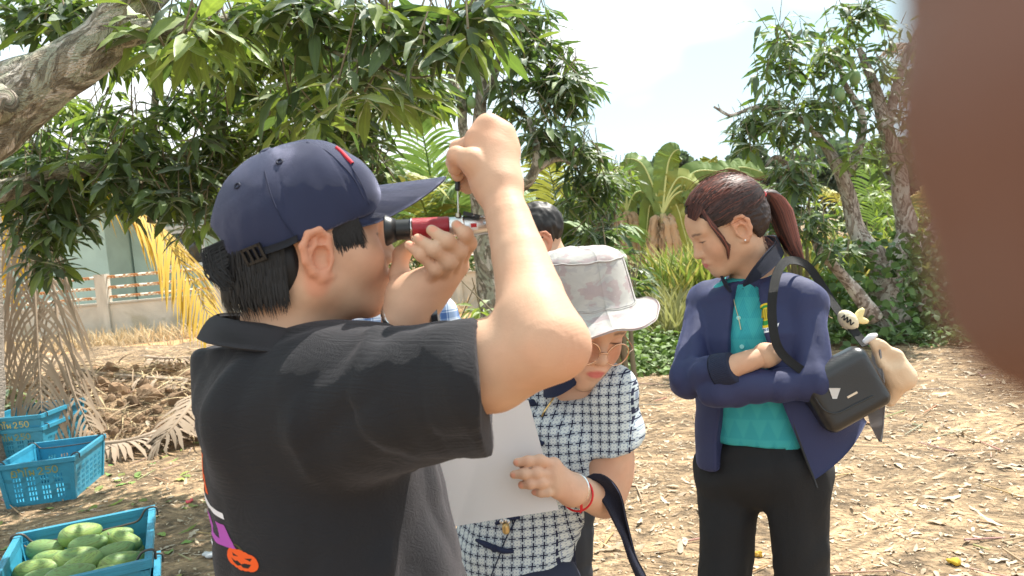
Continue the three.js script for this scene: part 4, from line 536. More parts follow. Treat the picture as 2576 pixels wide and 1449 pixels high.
/** Head in its own axes: X forward, Y up (0 at the eyes), Z to the person's right. */
function headField(o = {}) {
  const F = new Field(), j = o.jaw ?? 1, ey = o.eary ?? -0.017, w = o.wide ?? 1, ck = o.cheek ?? 0;
  F.ell(V(-0.012, 0.03, 0), [0.095, 0.083, 0.0745 * w], 0.02);
  F.ell(V(0.03, -0.03, 0), [0.06, 0.082, 0.0635 * w], 0.03);
  F.ell(V(0.05, 0.035, 0), [0.042, 0.045, 0.058 * w], 0.03);
  for (const s of [-1, 1]) {
    F.cap(V(0.0, -0.062, 0.05 * s * w * j), V(0.066, -0.092, 0.012 * s), 0.0225, 0.019, 0.025);
    F.cap(V(-0.004, -0.02, 0.058 * s * w), V(0.0, -0.062, 0.05 * s * w * j), 0.014, 0.02, 0.025);
    F.ell(V(0.053 + ck, -0.032, 0.037 * s * w), [0.031, 0.034, 0.026 + ck], 0.02);
    F.cap(V(0.083, 0.018, 0.012 * s), V(0.07, 0.021, 0.046 * s), 0.008, 0.007, 0.015);
    F.ell(V(0.099, -0.003, 0.031 * s), [0.014, 0.011, 0.017], 0.013, 1);
    F.ell(V(0.0735, -0.003, 0.031 * s), [0.0145, 0.0125, 0.0155], 0.006);
    F.ell(V(0.087, -0.0035, 0.0315 * s), [0.0022, 0.0016, 0.0125], 0.003, 1);
  }
  F.ell(V(0.07, -0.093, 0), [0.021, 0.02, 0.022], 0.015);
  F.ell(V(0.078, -0.06, 0), [0.019, 0.026, 0.031], 0.02);
  F.cap(V(0.086, 0.006, 0), V(0.104, -0.032, 0), 0.0075, 0.0105, 0.014);
  for (const s of [-1, 1]) { F.ell(V(0.094, -0.036, 0.0115 * s), [0.01, 0.0085, 0.0085], 0.007); F.ell(V(0.0985, -0.0435, 0.006 * s), [0.005, 0.003, 0.0035], 0.003, 1); }
  F.cap(V(0.0965, -0.0585, -0.008), V(0.0965, -0.0585, 0.008), 0.0058, 0.0058, 0.007); F.cap(V(0.092, -0.0595, -0.02), V(0.092, -0.0595, 0.02), 0.0042, 0.0042, 0.009);
  F.cap(V(0.095, -0.0695, -0.007), V(0.095, -0.0695, 0.007), 0.0068, 0.0068, 0.007);
  F.cap(V(0.1035, -0.0636, -0.014), V(0.1035, -0.0636, 0.014), 0.0022, 0.0022, 0.003, 1);
  for (const s of [-1, 1]) {
    const es = o.ear ?? 1, e = (x, y, z) => V(x * es + (o.earx ?? 0), y * es + ey, (0.0745 + (z - 0.0745) * 0.85) * s * (w * 0.5 + 0.5)), H = new Field();
    H.ell(e(-0.013, 0, 0.08), [0.02, 0.03, 0.0075], 0.006);
    H.chain([e(0.004, 0.006, 0.074), e(0.003, 0.024, 0.079), e(-0.008, 0.0345, 0.085), e(-0.023, 0.03, 0.0905), e(-0.032, 0.014, 0.0935), e(-0.03, -0.006, 0.091), e(-0.021, -0.022, 0.085), e(-0.01, -0.031, 0.0795), e(0.001, -0.029, 0.074)], [0.0042, 0.0046, 0.0048, 0.0048, 0.0048, 0.005, 0.0058, 0.0068, 0.005], 0.004);
    H.chain([e(-0.01, 0.021, 0.0835), e(-0.02, 0.008, 0.086), e(-0.019, -0.01, 0.084), e(-0.01, -0.02, 0.08)], [0.0035, 0.0042, 0.004, 0.003], 0.004);
    H.ell(e(-0.008, -0.004, 0.0865), [0.0115, 0.016, 0.0125], 0.003, 1);
    H.ell(e(-0.006, 0.02, 0.086), [0.006, 0.005, 0.005], 0.003, 1);
    H.ell(e(0.0035, -0.006, 0.0775), [0.0045, 0.006, 0.0045], 0.004);
    F.field(H, 0.006, 0, e(-0.012, 0, 0.08), 0.05);
  }
  const nk = o.neck || [V(-0.03, -0.075, 0), V(-0.055, -0.18, 0)];
  F.cap(nk[0], nk[1], o.nr?.[0] ?? 0.056, o.nr?.[1] ?? 0.06, 0.035);
  return F;
}
function headColor(base, o = {}) {
  const lip = o.lip || [0.52, 0.17, 0.15], brow = o.brow || [0.05, 0.035, 0.03];
  return (x, y, z) => {
    let c = mottle(base, x, y, z); const az = Math.abs(z);
    const L = Math.hypot((y + 0.064) / 0.0085, z / 0.021); if (x > 0.075 && L < 1.15) c = tint(c, lip, 0.85 * (1 - sstep(0.75, 1.15, L)));
    c = tint(c, [base[0] * 1.03, base[1] * 0.78, base[2] * 0.74], 0.55 * Math.exp(-(((x - 0.06) / 0.03) ** 2 + ((y + 0.035) / 0.028) ** 2 + ((az - 0.045) / 0.03) ** 2)));
    c = tint(c, [base[0] * 1.05, base[1] * 0.62, base[2] * 0.55], (o.ear ?? 0.6) * sstep(0.0765, 0.083, az));
    const by = 0.0215 + 0.1 * Math.max(0, az - 0.03) * -1 + 0.08 * (az - 0.02) * (az < 0.035 ? 1 : 0), B = Math.abs(y - by) / 0.0042; if (x > 0.05 && az > 0.012 && az < 0.053 && B < 1) c = tint(c, brow, 0.75 * (1 - B * B) * sstep(0.012, 0.018, az) * (1 - sstep(0.043, 0.053, az)));
    const E = Math.hypot((y + 0.0035 - 0.06 * Math.abs(az - 0.031)) / 0.0022, (az - 0.0315) / 0.0155); if (x > 0.06 && E < 1.2) c = tint(c, [0.03, 0.02, 0.018], 0.9 * (1 - sstep(0.7, 1.2, E)));
    for (const m of o.moles || []) { const r = Math.hypot(x - m[0], y - m[1], z - m[2]) / m[3]; if (r < 1) c = tint(c, [0.13, 0.06, 0.045], 0.8 * (1 - r * r)); }
    return c;
  };
}
function headMesh(F, M, base, o = {}) {
  const nk = o.low ?? -0.2, g = F.mesh(V(-0.14, nk, -0.115), V(0.13, 0.13, 0.115), o.h ?? 0.003, { uv: (x, y, z) => [Math.atan2(z, x) * 0.08, y], color: headColor(base, o) });
  g.applyMatrix4(M); return g;
}
/** Hand from world points: wrist, palm points, five fingers each a list of [point, radius]. */
function handField(wrist, wr, palm, fingers) {
  const F = new Field();
  for (const [p, r] of palm) F.cap(wrist, p, wr, r, 0.014);
  for (let i = 0; i + 1 < palm.length; i++) F.cap(palm[i][0], palm[i + 1][0], palm[i][1], palm[i + 1][1], 0.012);
  for (const f of fingers) {
    const H = new Field(); H.chain(f.map(a => a[0]), f.map(a => a[1]), 0.009);
    for (let i = 1; i < f.length - 1; i++) H.ell(f[i][0], [f[i][1] * 1.03, f[i][1] * 1.03, f[i][1] * 1.03], 0.006);
    const c = f[0][0], r = f.reduce((m, a) => Math.max(m, a[0].distanceTo(c)), 0) + 0.02; F.field(H, 0.002, 0, c, r);
  }
  return F;
}
function handMesh(F, pts, base, nails = [], h = 0.0024) {
  const [lo, hi] = boxOf(F, pts, 0.03);
  return F.mesh(lo, hi, h, { color: (x, y, z) => { let c = mottle(base, x, y, z); for (const [p, k] of nails) { const r = Math.hypot(x - p.x, y - p.y, z - p.z) / k; if (r < 1) c = tint(c, [base[0] * 1.12, base[1] * 0.86, base[2] * 0.85], 0.9 * (1 - sstep(0.7, 1, r))); } return c; } });
}
/** many thin tapered ribbons joined into one head of hair */
class Hair {
  constructor(seed) { this.p = []; this.c = []; this.i = []; this.u = []; this.r = rng(seed); }
  strand(pts, w, out, col) {
    const n = pts.length, o = this.p.length / 3;
    for (let k = 0; k < n; k++) {
      const T = pts[Math.min(k + 1, n - 1)].clone().sub(pts[Math.max(k - 1, 0)]), S = T.cross(out).normalize().multiplyScalar(w * (k === n - 1 ? 0.12 : k === 0 ? 0.7 : 1) / 2);
      for (const s of [-1, 1]) { const q = pts[k].clone().addScaledVector(S, s); this.p.push(q.x, q.y, q.z); this.c.push(...col); this.u.push(s * 0.5 + 0.5, k / n); }
    }
    for (let k = 0; k + 1 < n; k++) { const a = o + k * 2; this.i.push(a, a + 1, a + 3, a, a + 3, a + 2); }
  }
  geo() { const g = new THREE.BufferGeometry(); g.setAttribute('position', new THREE.Float32BufferAttribute(this.p, 3)); g.setAttribute('color', new THREE.Float32BufferAttribute(this.c, 3)); g.setAttribute('uv', new THREE.Float32BufferAttribute(this.u, 2)); g.setIndex(this.i); g.computeVertexNormals(); return g; }
}
const plain = (g, col) => { const n = g.attributes.position.count, c = new Float32Array(n * 3); for (let i = 0; i < n; i++) c.set(col, i * 3); g.setAttribute('color', new THREE.BufferAttribute(c, 3)); return g; };
const hairMat = mat([1, 1, 1], 0.5, { vertexColors: true, specularIntensity: 0.7 });
/** folds: noise drawn out along dir */
const folds = (dir, f, amp, sd = 0) => { const w = dir.clone().normalize(); return (x, y, z) => { const t = (x * w.x + y * w.y + z * w.z) * 0.86; return amp * (1 - 2 * Math.abs(noise((x - w.x * t) * f + sd, (y - w.y * t) * f, (z - w.z * t) * f + sd))); }; };
/** trousers and shoes down to the ground */
function legs(top, hips, knees, rHip, rKnee, rAnk, m, shoe, skirt) {
  const F = new Field(), ank = knees.map(k => V(k.x, 0.1, k.z)), pts = [...hips, ...knees, ...ank];
  F.cap(hips[0], hips[1], rHip * 1.12, rHip * 1.12, 0.03); if (skirt) for (const s of skirt) F.cap(s, s.clone().add(V(0, 0.01, 0)), rHip * 1.1, rHip * 1.1, 0.08);
  hips.forEach((h, i) => F.chain([h, knees[i], ank[i]], [rHip, rKnee, rAnk], 0.02));
  const a = folds(V(0, 1, 0), 14, 0.006), b = folds(V(0.7, 0.3, 0.4), 18, 0.005, 5); F.mod((x, y, z, d) => d + a(x, y, z) + b(x, y, z));
  const [lo, hi] = boxOf(F, pts, rHip * 1.5 + 0.02); wpart('trousers', F.mesh(lo, hi, 0.012, { uv: (x, y, z) => [x + z, y] }), m, top);
  ank.forEach((q, i) => { const S = new Field(), f = shoe; S.chain([V(q.x, 0.055, q.z), V(q.x + f.x * 0.1, 0.045, q.z + f.z * 0.1), V(q.x + f.x * 0.17, 0.035, q.z + f.z * 0.17)], [0.045, 0.04, 0.033], 0.03); S.cap(V(q.x, 0.06, q.z), V(q.x, 0.12, q.z), 0.04, 0.036, 0.02); S.cut(V(0, 0.006, 0), V(0, -1, 0), 0.004); wpart('shoe', S.mesh(V(q.x - 0.25, -0.02, q.z - 0.25), V(q.x + 0.25, 0.16, q.z + 0.25), 0.01), shoeMat, top); });
}
const shoeMat = mat([0.5, 0.5, 0.52], 0.6);
// ---------------------------------------------------------------- the man looking through the refractometer
const manBase = V(P(870, 1449, 1.06).x + 0.02, 0, P(870, 1449, 1.06).z);
const man = thing('person', 'person in a navy cap and black shirt raising an arm to a red hand refractometer', 'person', manBase);
{
  const bf = V(Math.cos(0.27), 0, -Math.sin(0.27)), lat = V(Math.sin(0.27), 0, Math.cos(0.27));   // forward, and towards his right
  const skin = SKIN.man, M = frame(P(786, 600, 1.0), V(Math.cos(0.27), 0.0, -Math.sin(0.27)), V(0, 1, 0), 0.965);
  // head, arms and hands
  const HF = headField({ ear: 0.94, earx: 0.015, eary: -0.024, cheek: 0.006, jaw: 1.04, wide: 1.06, neck: [V(-0.03, -0.07, 0), V(-0.055, -0.2, 0.0)], nr: [0.062, 0.066] });
  const head = headMesh(HF, M, skin, { h: 0.0028, low: -0.23, ear: 0.5, lip: [0.5, 0.2, 0.17], moles: [[0.062, -0.052, 0.048, 0.0022], [0.05, -0.012, 0.056, 0.0018], [0.035, -0.08, 0.05, 0.002], [0.077, -0.045, 0.04, 0.0016]] });
  const A = [[800, 960, 0.94], [1100, 955, 0.86], [1235, 918, 0.825], [1368, 862, 0.79]].map(PL), B = [[1368, 862, 0.79], [1333, 745, 0.83], [1306, 645, 0.862], [1279, 552, 0.893], [1252, 470, 0.922]].map(PL);
  const AF = new Field(); AF.chain(A, [0.05, 0.046, 0.0525, 0.0415], 0.012); AF.chain(B, [0.041, 0.0375, 0.0318, 0.0268, 0.0242], 0.016);
  AF.ell(P(1338, 812, 0.805), [0.038, 0.042, 0.037], 0.016); AF.ell(P(1424, 874, 0.79), [0.02, 0.022, 0.02], 0.025);
  const S2 = P(800, 965, 1.28), E2 = P(985, 1120, 1.2), W2 = P(1024, 808, 0.975);
  AF.chain([S2, E2, W2], [0.055, 0.046, 0.027], 0.02);
  AF.tube([P(745, 880, 1.1), P(830, 1250, 1.08), P(880, 1500, 1.08)], [[0.07, 0.13], [0.09, 0.13], [0.1, 0.13]], bf, lat, 0.04);
  AF.cap(P(700, 800, 1.05), P(740, 900, 1.08), 0.05, 0.05, 0.03);
  const [lo, hi] = boxOf(AF, [...A, ...B, S2, E2, W2, P(830, 1250, 1.08), P(880, 1500, 1.08), P(700, 800, 1.05)], 0.13);
  const arms = AF.mesh(lo, hi, 0.0055, { color: (x, y, z) => { let c = mottle(skin, x, y, z); const e = P(1440, 880, 0.77); return tint(c, [skin[0] * 1.0, skin[1] * 0.8, skin[2] * 0.78], 0.55 * Math.exp(-((x - e.x) ** 2 + (y - e.y) ** 2 + (z - e.z) ** 2) / 0.0012)); } });
  const q = l => l.map(a => [P(a[0], a[1], a[2]), a[3]]);
  const RW = P(1251, 462, 0.925), rpalm = q([[1200, 352, 0.937, 0.0135], [1228, 322, 0.942, 0.014], [1262, 341, 0.945, 0.0135], [1277, 378, 0.945, 0.0125]]);
  const rf = [
    q([[1200, 352, 0.94, 0.0115], [1152, 374, 0.962, 0.0098], [1141, 408, 0.962, 0.0088], [1150, 442, 0.952, 0.0078]]),
    q([[1228, 322, 0.945, 0.0118], [1188, 366, 0.985, 0.01], [1166, 428, 0.985, 0.009], [1160, 466, 0.966, 0.008]]),
    q([[1262, 341, 0.95, 0.0115], [1228, 400, 0.995, 0.0098], [1200, 450, 0.985, 0.009], [1176, 474, 0.97, 0.008]]),
    q([[1277, 378, 0.95, 0.0105], [1254, 430, 0.985, 0.0088], [1214, 468, 0.98, 0.0075]]),
    q([[1222, 440, 0.918, 0.016], [1182, 402, 0.914, 0.0128], [1148, 392, 0.923, 0.0105], [1143, 424, 0.937, 0.0088]])];
  const RF = handField(RW, 0.0255, rpalm, rf); RF.cap(P(1215, 430, 0.925), P(1240, 380, 0.938), 0.017, 0.02, 0.02); RF.cap(RW, P(1276, 545, 0.895), 0.0245, 0.0262, 0.012);
  const rh = handMesh(RF, [RW, P(1276, 545, 0.895), ...rf.flat().map(a => a[0])], skin);
  const lpalm = q([[1148, 668, 0.965, 0.0135], [1118, 690, 0.96, 0.0145], [1092, 706, 0.957, 0.014], [1066, 722, 0.957, 0.013]]);
  const lf = [
    q([[1150, 664, 0.968, 0.0112], [1178, 612, 0.936, 0.0094], [1170, 590, 0.921, 0.0085], [1148, 567, 0.925, 0.0068]]),
    q([[1132, 690, 0.963, 0.0115], [1154, 632, 0.924, 0.0096], [1124, 606, 0.909, 0.0087], [1085, 579, 0.918, 0.0069]]),
    q([[1104, 705, 0.96, 0.0112], [1130, 658, 0.921, 0.0093], [1093, 628, 0.91, 0.0084], [1051, 601, 0.92, 0.0067]]),
    q([[1072, 718, 0.96, 0.0102], [1096, 676, 0.926, 0.0084], [1060, 640, 0.92, 0.0076], [1028, 617, 0.929, 0.006]]),
    q([[1030, 745, 0.975, 0.0165], [1004, 690, 0.995, 0.0125], [1010, 640, 1.0, 0.0105], [1040, 610, 0.995, 0.009]])];
  const LF = handField(W2, 0.027, lpalm, lf); LF.cap(P(1030, 760, 0.965), P(1095, 715, 0.968), 0.022, 0.016, 0.02); LF.cap(P(1012, 740, 0.972), P(1050, 720, 0.968), 0.02, 0.018, 0.02);
  const nails = lf.slice(0, 4).map(f => { const t = f[3][0].clone().lerp(f[2][0], 0.12); return [t.add(V(0.001, 0.0035, 0.0065)), 0.006]; });
  const lh = handMesh(LF, [W2, ...lf.flat().map(a => a[0])], skin, nails);
  wpart('body', merge([head, arms, rh, lh]), skinMat, man);

  // hair under the cap
  const hair = new Hair(5), up = V(0, 1, 0), col = () => { const k = 0.5 + hair.r() * 0.9; return [0.012 * k, 0.012 * k, 0.014 * k]; }, L = (x, y, z) => V(x, y, z).applyMatrix4(M), out = V(0, 0, 1);
  const NF = new Field(); NF.ell(V(-0.038, -0.03, 0), [0.082, 0.078, 0.077], 0.01); NF.cut(V(-0.02, 0, 0), V(1, 0.1, 0), 0.012); NF.cut(V(0, 0.05, 0), V(0, 1, 0)); NF.cut(V(-0.05, -0.092, 0), V(0.25, -1, 0), 0.01);
  NF.ell(V(0.032, 0.012, 0.056), [0.024, 0.026, 0.0165], 0.01); NF.ell(V(0.032, 0.012, -0.056), [0.024, 0.026, 0.0165], 0.01);
  const ng = plain(NF.mesh(V(-0.14, -0.13, -0.1), V(0.08, 0.07, 0.1), 0.004), [0.01, 0.01, 0.012]).applyMatrix4(M);
  for (let i = 0; i < 3200; i++) {       // nape and sides, combed down
    const a = hair.r() * Math.PI * 1.06 - 0.03, x = -0.04 - 0.083 * Math.sin(a), z = 0.078 * Math.cos(a), y0 = 0.0 - hair.r() * 0.06, fall = 0.02 + hair.r() * 0.035, k = 1 + 0.03 * hair.r();
    const tuck = -0.012 * Math.sin(a), yb = Math.max(y0 - fall, -0.1 + hair.r() * 0.018 - 0.012 * Math.sin(a));
    const o = V(Math.cos(a) * 0 - Math.sin(a), 0, Math.cos(a)).transformDirection(M);
    hair.strand([L(x * k, y0, z * k), L(x * k, (y0 + yb) / 2, z * k * 1.01), L(x * k - tuck * 0.7 + (hair.r() - 0.5) * 0.006, yb, z * k * 0.97)], 0.0016, o, col());
  }
  for (let i = 0; i < 1000; i++) {        // tuft through the cap's rear opening
    const s = (hair.r() - 0.5) * 2, y0 = 0.01 - hair.r() * 0.03, x0 = -0.095 - hair.r() * 0.012, x1 = x0 - 0.02 - hair.r() * 0.014, y1 = -0.028 - hair.r() * 0.026;
    hair.strand([L(x0, y0, s * 0.05), L(x1, y0 - 0.012, s * 0.053), L(x1 + 0.002, (y0 + y1) / 2 - 0.006, s * 0.055), L(x1 + 0.012 + hair.r() * 0.01, y1 - 0.008, s * 0.055 + (hair.r() - 0.5) * 0.012)], 0.0016, lat, col());
  }
  for (let i = 0; i < 700; i++) {        // sideburn
    const s = hair.r() < 0.75 ? 1 : -1, x = 0.012 + hair.r() * 0.045, y0 = 0.03 - hair.r() * 0.02, len = 0.03 * (0.5 + hair.r()) * (1 - Math.abs(x - 0.03) * 10), z = 0.0725;
    hair.strand([L(x, y0, s * z), L(x + 0.003, y0 - len * 0.5, s * (z + 0.0015)), L(x + 0.005 + hair.r() * 0.008, y0 - len - 0.012, s * (z - 0.004))], 0.0013, lat, col());
  }
  wpart('hair', merge([ng, hair.geo()]), hairMat, man);

  // cap
  const navy = mat([0.022, 0.028, 0.075], 0.75, { bumpMap: rep(twill, 60), bumpScale: 0.0006, sheen: 1, sheenColor: C(0.62, 0.64, 0.9), sheenRoughness: 0.45 });
  const CF = new Field(), tilt = new THREE.Quaternion().setFromAxisAngle(V(0, 0, 1), 0.1);
  CF.ell(V(-0.02, 0.026, 0), [0.106, 0.099, 0.085], 0.02); CF.ell(V(-0.014, 0.0, 0), [0.105, 0.085, 0.0825], 0.03);
  for (const z of [0.026, -0.026]) CF.chain([V(0.014, 0.098, z), V(0.054, 0.068, z * 1.4), V(0.066, 0.045, z * 1.7)], [0.014, 0.02, 0.022], 0.04);
  CF.ell(V(0.016, 0.056, 0), [0.066, 0.063, 0.07], 0.03); CF.ell(V(0.0, 0.07, 0), [0.06, 0.05, 0.05], 0.03); CF.cap(V(0.058, 0.066, -0.034), V(0.058, 0.066, 0.034), 0.02, 0.02, 0.03);
  CF.cut(V(0.0, 0.002, 0), V(0.3, -1, 0), 0.002); CF.ell(V(-0.122, -0.022, 0), [0.04, 0.047, 0.05], 0.004, 1);
  CF.mod((x, y, z, d) => { const g = (a, w = 0.0016) => Math.exp(-((a / w) ** 2)), az = Math.abs(z); return d + 0.0012 * g(z, 0.0018) * (x < 0.02 ? 1 : 0.4) + 0.0012 * g(x + 0.052 - az * 0.25) + 0.001 * g(x - 0.035 - az * 0.15 + 0.35 * (y - 0.07)) + 0.0012 * noise(x * 30, y * 30 + 3, z * 30) + 0.0008 * noise(x * 70, y * 40, z * 70); });
  const cap = wpart('cap', CF.mesh(V(-0.14, -0.06, -0.105), V(0.11, 0.14, 0.105), 0.0026, { uv: (x, y, z) => [Math.atan2(z, x + 0.02) * 0.09, y] }).applyMatrix4(M), navy, man);
  // brim: a curved sheet in front of the crown
  const brimMat = navy;
  const bfn = (s, t) => { const a = (s - 0.5) * 2, z = a * lerp(0.074, 0.071, t), x0 = 0.088 - 0.058 * a * a, ext = 0.106 * Math.sqrt(Math.max(0, 1 - Math.abs(a) ** 2.6)), x = x0 - 0.012 + (ext + 0.012) * t; return V(x, 0.064 - 0.036 * a * a + 0.008 * t - 0.034 * t * a * a, z).applyMatrix4(M); };
  const brim = wpart('brim', slab(bfn, 28, 12, 0.003, 3, 2), brimMat, man, cap);
  for (const k of [0.35, 0.5, 0.65]) { const pts = []; for (let i = 2; i <= 26; i++) { const p0 = bfn(i / 28, k), n = V(0, 0.0018, 0); pts.push(p0.add(n)); } wpart('seam', new THREE.TubeGeometry(new THREE.CatmullRomCurve3(pts), 40, 0.0004, 4), navy, man, cap); }
  const bt = trace(CF, 648, 379, M); wpart('button', new THREE.SphereGeometry(0.0095, 16, 10).scale(1, 0.55, 1).applyQuaternion(new THREE.Quaternion().setFromUnitVectors(V(0, 1, 0), V(-0.3, 0.95, 0))).translate(...L(-0.048, 0.121, 0).toArray()), navy, man, cap);
  for (const [u, v] of [[703, 407], [597, 468]]) { const h = trace(CF, u, v, M, 0.0005); wpart('eyelet', new THREE.TorusGeometry(0.0035, 0.0014, 6, 16).applyQuaternion(new THREE.Quaternion().setFromUnitVectors(V(0, 0, 1), h.n)).translate(h.p.x, h.p.y, h.p.z), mat([0.008, 0.01, 0.03], 0.7), man, cap); }
  for (const line of [[[655, 385], [668, 440], [685, 500], [715, 560], [745, 600]], [[830, 356], [862, 390], [890, 430], [912, 470], [928, 515]], [[770, 358], [820, 380], [860, 415], [890, 450], [915, 500]]]) { const pts = onF(CF, line, M, 0.0004); if (pts.length > 2) wpart('seam', new THREE.TubeGeometry(new THREE.CatmullRomCurve3(pts), 30, 0.0006, 4), mat([0.012, 0.016, 0.05], 0.8), man, cap); }
  { const pts = onF(CF, [[845, 372], [858, 383], [872, 398], [886, 412]], M, 0.0006); if (pts.length > 2) wpart('red_embroidery', new THREE.TubeGeometry(new THREE.CatmullRomCurve3(pts), 12, 0.0026, 6), mat([0.6, 0.02, 0.04], 0.7), man, cap); }
  // adjuster at the back
  { const black = mat([0.012, 0.012, 0.014], 0.35), pts = onF(CF, [[655, 634], [690, 623], [720, 612], [748, 600]], M, 0.002); if (pts.length > 2) wpart('strap', slab((s, t) => { const c = new THREE.CatmullRomCurve3(pts).getPoint(s); return c.add(V(0, (t - 0.5) * 0.009, 0)); }, 16, 2, 0.003), mat([0.02, 0.022, 0.035], 0.6, { bumpMap: rep(twill, 8), bumpScale: 0.001 }), man, cap);
    const h = trace(CF, 641, 638, M, 0.003), Q = new THREE.Quaternion().setFromUnitVectors(V(0, 0, 1), h.n), bk = merge([boxAt(0.026, 0.0035, 0.004, 0, 0.009), boxAt(0.026, 0.0035, 0.004, 0, -0.009), boxAt(0.0035, 0.0215, 0.004, -0.0125), boxAt(0.0035, 0.0215, 0.004, 0.0125), boxAt(0.003, 0.018, 0.005, -0.004), boxAt(0.003, 0.018, 0.005, 0.004)]);
    bk.rotateZ(0.3); bk.applyQuaternion(Q); bk.translate(h.p.x, h.p.y, h.p.z); wpart('buckle', bk, black, man, cap); }

  // shirt
  const SF = new Field();
  SF.tube([P(766, 888, 1.085), P(772, 1000, 1.08), P(838, 1290, 1.075), P(872, 1450, 1.075), P(900, 1590, 1.075)], [[0.15, 0.15], [0.153, 0.19], [0.163, 0.2], [0.165, 0.205], [0.165, 0.205]], bf, lat, 0.04, 0, 0.12);
  SF.cap(P(715, 985, 1.05), P(885, 950, 0.945), 0.05, 0.067, 0.04); SF.cap(P(700, 965, 1.06), P(760, 950, 1.22), 0.05, 0.06, 0.05);
  const upv = V(-0.087, 0.996, 0).normalize();
  SF.tube([P(790, 1000, 0.97), P(900, 1018, 0.915), P(1100, 986, 0.86), P(1250, 960, 0.815)], [[0.098, 0.085], [0.097, 0.08], [0.084, 0.074], [0.079, 0.07]], upv, V(0, 0, 1), 0.035);
  SF.chain([S2, P(900, 1060, 1.25)], [0.1, 0.085], 0.05);
  const ax = P(1250, 960, 0.815).sub(P(1000, 990, 0.88)).normalize(), cuff = P(1226, 962, 0.82);
  // the sleeve's open end, flat hem and hollow
  SF.op((x, y, z) => { const d = (x - cuff.x) * ax.x + (y - cuff.y) * ax.y + (z - cuff.z) * ax.z; return z > -0.95 && x > -0.12 ? (x - cuff.x) + (y - cuff.y) * -0.03 + (z - cuff.z) * 0.06 : -1; }, V(0, 0, 0), 1e6, 0.003, 2);
  SF.cut(P(895, 1560, 1.075), V(0, -1, 0), 0.004);
  { const a = folds(V(0.72, 0.62, 0.1), 15, 0.0042, 2), b = folds(V(0.45, -0.85, 0.1), 13, 0.0045, 9), c = folds(V(0.3, 0.95, 0), 20, 0.002, 17);
    const seam = P(740, 1000, 0.9), hem = P(1166, 970, 0.85);
    // creases that run from the shoulder seam down the sleeve and from the collar over the shoulder blade
    const creases = [[[940, 830, 0.86], [915, 880, 0.83], [872, 985, 0.83], 0.013, 0.011], [[1010, 845, 0.83], [975, 910, 0.81], [905, 985, 0.82], 0.012, 0.01], [[1080, 860, 0.82], [1040, 930, 0.8], [985, 975, 0.81], 0.012, 0.011], [[800, 860, 0.9], [760, 930, 0.9], [715, 985, 0.9], 0.014, 0.01], [[680, 880, 0.97], [620, 960, 0.97], [590, 1080, 0.98], 0.013, 0.008], [[640, 890, 1.0], [575, 980, 1.0], [550, 1100, 1.02], 0.012, 0.008], [[720, 900, 0.95], [670, 980, 0.93], [650, 1090, 0.93], 0.014, 0.008], [[1060, 1180, 0.92], [1020, 1300, 0.9], [985, 1449, 0.9], 0.02, 0.016], [[1120, 1190, 0.95], [1115, 1320, 0.94], [1130, 1449, 0.94], 0.018, 0.014]].map(([a1, b1, c1, w, h]) => ({ F: new Field().chain([PL(a1), PL(b1), PL(c1)], [0, 0, 0], 0), w, h, c: PL(b1) }));
    SF.mod((x, y, z, d) => { if (Math.abs(d) > 0.05) return d; let e = d + a(x, y, z) * 0.8 + b(x, y, z) * 0.8 + c(x, y, z);
      for (const k of creases) { if (Math.hypot(x - k.c.x, y - k.c.y, z - k.c.z) > 0.2) continue; const r = k.F.at(x, y, z); e -= k.h * 0.6 * Math.exp(-((r / k.w) ** 2)); }
      const s1 = (x - hem.x) * ax.x + (y - hem.y) * ax.y + (z - hem.z) * ax.z; if (z > -1) e += 0.0018 * Math.exp(-((s1 / 0.0035) ** 2));
      return e; }); }
  const shirtMat = mat([0.0125, 0.012, 0.0155], 0.88, { bumpMap: rep(weave, 22), bumpScale: 0.0016, sheen: 0.4, sheenColor: C(0.75, 0.68, 0.72), sheenRoughness: 0.55 });
  const shirt = wpart('shirt', SF.mesh(P(480, 820, 1.3).min(V(-0.7, 0.92, -1.45)), V(0.05, 1.55, -0.62), 0.0058, { uv: (x, y, z) => [x * 0.7 - z, y] }), shirtMat, man);
  // collar, folded over
  const nc = P(692, 846, 1.02), cfn = (s, t) => { const a = s * 2 * Math.PI, c = Math.cos(a), w = Math.sin(a), back = Math.max(0, -c); const rx = lerp(0.08, 0.094, t) + back * 0.012 * t, rz = lerp(0.082, 0.118, t); return nc.clone().addScaledVector(bf, c * rx + 0.01).addScaledVector(lat, w * rz).add(V(0, 0.02 - 0.032 * c * (0.5 + 0.5 * t) - t * (0.03 + 0.012 * back) + 0.006 * Math.sin(t * Math.PI), 0)); };
  wpart('collar', slab(cfn, 56, 8, 0.0045, 4, 0.4), mat([0.018, 0.018, 0.022], 0.9, { bumpMap: rep(twill, 6, 12), bumpScale: 0.0015, sheen: 0.5, sheenColor: C(0.5, 0.45, 0.5), sheenRoughness: 0.5 }), man, shirt);
  // print on the back
  { const cv = document.createElement('canvas'); cv.width = 512; cv.height = 1024; const g = cv.getContext('2d'); g.clearRect(0, 0, 512, 1024);
    const R = rng(3), pol = (c, p) => { g.fillStyle = c; g.beginPath(); p.forEach(([x, y], i) => i ? g.lineTo(x, y) : g.moveTo(x, y)); g.closePath(); g.fill(); };
    pol('#b45ab4', [[215, 10], [235, 60], [250, 110], [285, 130], [262, 150], [240, 135], [215, 80]]);
    pol('#e85a1e', [[60, 190], [200, 190], [205, 290], [150, 300], [140, 240], [60, 250]]);
    pol('#e85a1e', [[190, 320], [265, 315], [290, 420], [318, 560], [285, 570], [262, 430], [246, 520], [215, 540], [216, 420]]);
    pol('#e85a1e', [[20, 330], [150, 325], [150, 540], [90, 540], [80, 400], [20, 400]]);
    pol('#e9e6ea', [[150, 590], [215, 575], [330, 640], [380, 650], [385, 690], [330, 685], [250, 650], [240, 690], [205, 640]]);
